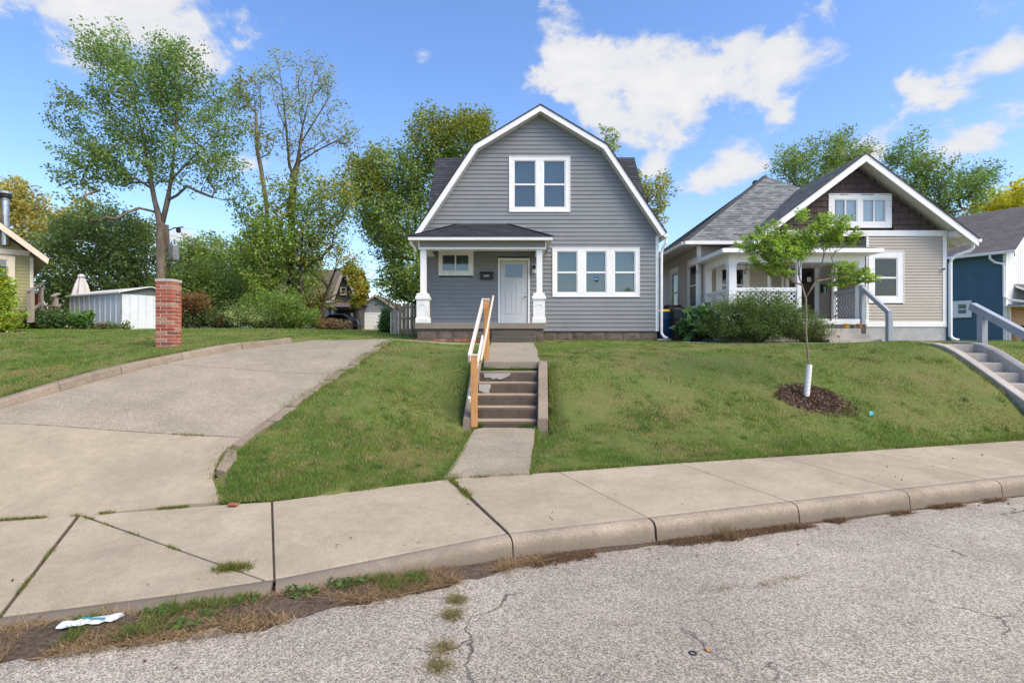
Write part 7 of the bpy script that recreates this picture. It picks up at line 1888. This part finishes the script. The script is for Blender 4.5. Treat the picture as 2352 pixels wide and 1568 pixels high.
# tufts of dry grass in the street crack
cr = [(1048, 1380), (1040, 1415), (1020, 1490), (1008, 1535)]
for i, (x, y) in enumerate(cr):
    Zq = FPX * 1.95 / (y - 784); q = P(x, y, Zq); m = 420; 
    X = rng.normal(q.x, .04, m); Y = rng.normal(q.y, .04, m)
    weeds('street_tuft', 'dry tuft of grass growing from the crack across the street', X, Y, np.full(m, STREET_Z + .004), .035, .005, (.27, .21, .10), (.17, .18, .05), .3, 1.6).__setitem__('group', 'dry tufts in the street')
for i, (x, y) in enumerate(((1655, 1354), (1760, 1345), (1820, 1328))):
    Zq = FPX * 1.95 / (y - 784); q = P(x, y, Zq); m = 500
    X = rng.normal(q.x, .10, m); Y = rng.normal(q.y, .022, m) + (X - q.x) * .25
    weeds('street_moss', 'flat patch of moss and dry grass on the asphalt near the kerb', X, Y, np.full(m, STREET_Z + .003), .014, .006, (.22, .17, .07), (.14, .14, .04), .4, 2.5).__setitem__('group', 'moss patches in the street')
# tall dry weed at the kerb foot
q = P(1672, 1228, FPX * 1.95 / (1238 - 784)); m = 260
weeds('dry_weed', 'tall dry weed at the foot of the kerb', rng.normal(q.x, .05, m), rng.normal(q.y - .02, .02, m), np.full(m, STREET_Z), .13, .006, (.30, .22, .13), (.2, .13, .08), .4, .7)

# mulch round the sapling
n = 5200; X = rng.normal(0, .5, n); Y = rng.normal(0, .5, n); k = X ** 2 + Y ** 2 < .95; X, Y = X[k], Y[k]; X = mulch_c[0] + X * .68 * (.75 + .5 * hnoise(X * 2 + 9, Y * 2, 1.0, 71)) + .14 * (Y < 0) * -Y * 2; Y = mulch_c[1] + Y * .55 * np.where(Y < 0, 1.25, 1)
mz = lawn_z(X, Y) + .05 * np.exp(-((X - mulch_c[0]) / .5) ** 2 - ((Y - mulch_c[1]) / .4) ** 2)
C = np.stack([X, Y, mz + rng.uniform(-.005, .02, len(X))], -1)
mu = thing('mulch_bed', (mulch_c[0], mulch_c[1], tz(*mulch_c)), 'oval bed of dark red-brown bark mulch around the sapling', 'mulch'); mu['kind'] = 'stuff'
leaf_mesh('chips', C, .055, tints(len(C), (.12, .07, .05), .5, (.22, .15, .11), .3), mu, .5, .35, mat_name='straw')['kind'] = 'stuff'
a = np.linspace(0, 2 * np.pi, 33)[:-1]; V = [(mulch_c[0], mulch_c[1], tz(*mulch_c) + .055)]
for rr, dzz in ((.35, .045), (.7, .02), (1.0, -.01)):
    for t_ in a: x, y = mulch_c[0] + .56 * rr * math.cos(t_) * (1 + .1 * math.sin(3 * t_)), mulch_c[1] + .45 * rr * math.sin(t_) * (1 + .1 * math.cos(2 * t_)); V.append((x, y, tz(x, y) + dzz))
F = [(0, 1 + k, 1 + (k + 1) % 32) for k in range(32)] + [(1 + r_ * 32 + k, 1 + (r_ + 1) * 32 + k, 1 + (r_ + 1) * 32 + (k + 1) % 32, 1 + r_ * 32 + (k + 1) % 32) for r_ in range(2) for k in range(32)]
MB().add(V, F).build('mound', 'soil', mu, smooth=True)

# ------------------------------------------------------------------ small litter
def strewn(px, py, h=1.95): Zq = FPX * h / (py - 784); return P(px, py, Zq)
q = strewn(208, 1442, 1.93)
lt = thing('crushed_carton', (q.x, q.y, STREET_Z), 'crushed white paper wrapper lying in the gutter straw', 'litter')
V = []; nn = 10
for i in range(nn + 1):
    for j, (dy, zz) in enumerate(((-.035, .012), (-.02, .03), (.02, .034), (.035, .014))):
        x = -.16 + .32 * i / nn; V.append((q.x + x, q.y + dy + x * .38 + random.uniform(-.006, .006), STREET_Z + .05 + zz + random.uniform(-.006, .008)))
MB().add(V, [(i * 4 + j, (i + 1) * 4 + j, (i + 1) * 4 + j + 1, i * 4 + j + 1) for i in range(nn) for j in range(3)] + [(0, 1, 2, 3), tuple(nn * 4 + j for j in range(4))[::-1]]).build('wrapper', 'litter_white', lt)
MB().box(q.x - .05, q.x + .1, q.y - .003, q.y + .004, STREET_Z + .086, STREET_Z + .092).build('print', 'litter_teal', lt)
q = P(2003, 930, 9.7); g = tz(q.x, q.y)
o = MB().add([(q.x - .04, q.y, g + .03), (q.x + .03, q.y - .02, g + .05), (q.x + .05, q.y + .03, g + .1), (q.x - .02, q.y + .04, g + .11), (q.x, q.y, g + .02)], [(0, 1, 2, 3), (4, 1, 0), (4, 3, 0)]).build('plastic_scrap', 'litter_teal', None); tag(o, 'small teal plastic scrap lying on the lawn', 'litter')
q = strewn(1591, 1503); o = MB()
pts = [(q.x + .02 * math.cos(t_), q.y + .02 * math.sin(t_), STREET_Z + .01) for t_ in np.linspace(0, 2 * np.pi, 13)]
o = o.tube(pts, .007, 6).build('rubber_ring', 'rubber', None); tag(o, 'small black rubber ring lying on the asphalt', 'litter')
q = strewn(1625, 1497); o = MB().box(q.x - .008, q.x + .008, q.y - .014, q.y + .014, STREET_Z + .012, STREET_Z + .02).build('orange_scrap', 'litter_orange', None); tag(o, 'tiny orange scrap next to the rubber ring on the asphalt', 'litter')
q = P(535, 1161, FPX * 1.74 / (1161 - 784)); o = MB().box(q.x - .05, q.x + .05, q.y - .025, q.y + .025, q.z, q.z + .03).build('brick_fragment', 'brick', None, bevel=.01); tag(o, 'broken red brick fragment at the corner of the apron', 'brick')
# fallen leaves and twigs
cols_ = ['dead']
n = 150; X = rng.uniform(-6, 7, n); Y = np.interp(X, frx, fry) + rng.normal(-.25, .35, n); Y = np.where(rng.random(n) < .25, np.interp(X, frx, fry) + rng.uniform(.1, 1.6, n), Y)
Z = np.where(Y > np.interp(X, frx, fry), np.interp(X, frx, [p.z for p in fr_w]) + .06, STREET_Z + .012)
C = np.stack([X, Y, Z], -1); fl = thing('fallen_leaves', (0, 5, STREET_Z), 'scattered brown fallen leaves on the sidewalk and street', 'leaves'); fl['kind'] = 'stuff'
leaf_mesh('leaf_scatter', C, .035, tints(n, (.16, .09, .05), .4), fl, .95, .5, mat_name='straw')['kind'] = 'stuff'

# pale scrape marks on the apron
sc = thing('scrape_marks', (-5.5, 6.5, dz(-5.5, 6.5)), 'thin pale scrape marks across the driveway apron', 'marks'); sc['kind'] = 'stuff'
mb = MB()
for (x0, y0, x1, y1) in ((180, 1040, 240, 1003), (250, 1022, 282, 1001), (236, 1024, 246, 1008), (266, 1004, 296, 1000), (292, 1008, 296, 1020), (402, 1008, 410, 1022), (410, 1022, 420, 1008), (528, 1005, 518, 1035), (0, 1065, 24, 1052), (130, 1032, 160, 1012), (20, 1082, 60, 1062), (150, 1052, 165, 1035)):
    pts = []
    for (x, y) in ((x0, y0), (x1, y1)):
        Z = 6.5
        for _ in range(12): q = P(x, y, Z); Z = FPX * -(dz(q.x, q.y) + .012) / (y - 784)
        q = P(x, y, Z); pts.append(Vector((q.x, q.y, 0)))
    d = (pts[1] - pts[0]); nv = Vector((-d.y, d.x, 0)).normalized() * random.uniform(.005, .012); V = []
    for t in range(6):
        c = pts[0].lerp(pts[1], t / 5); w = nv * (.4 + .6 * math.sin(math.pi * (t + .5) / 6))
        for sgn in (-1, 1): e = c + w * sgn; V.append((e.x, e.y, dz(e.x, e.y) + .0155))
    mb.add(V, [(2 * k, 2 * k + 2, 2 * k + 3, 2 * k + 1) for k in range(5)])
mb.build('scrapes', 'scrape', sc)['kind'] = 'stuff'
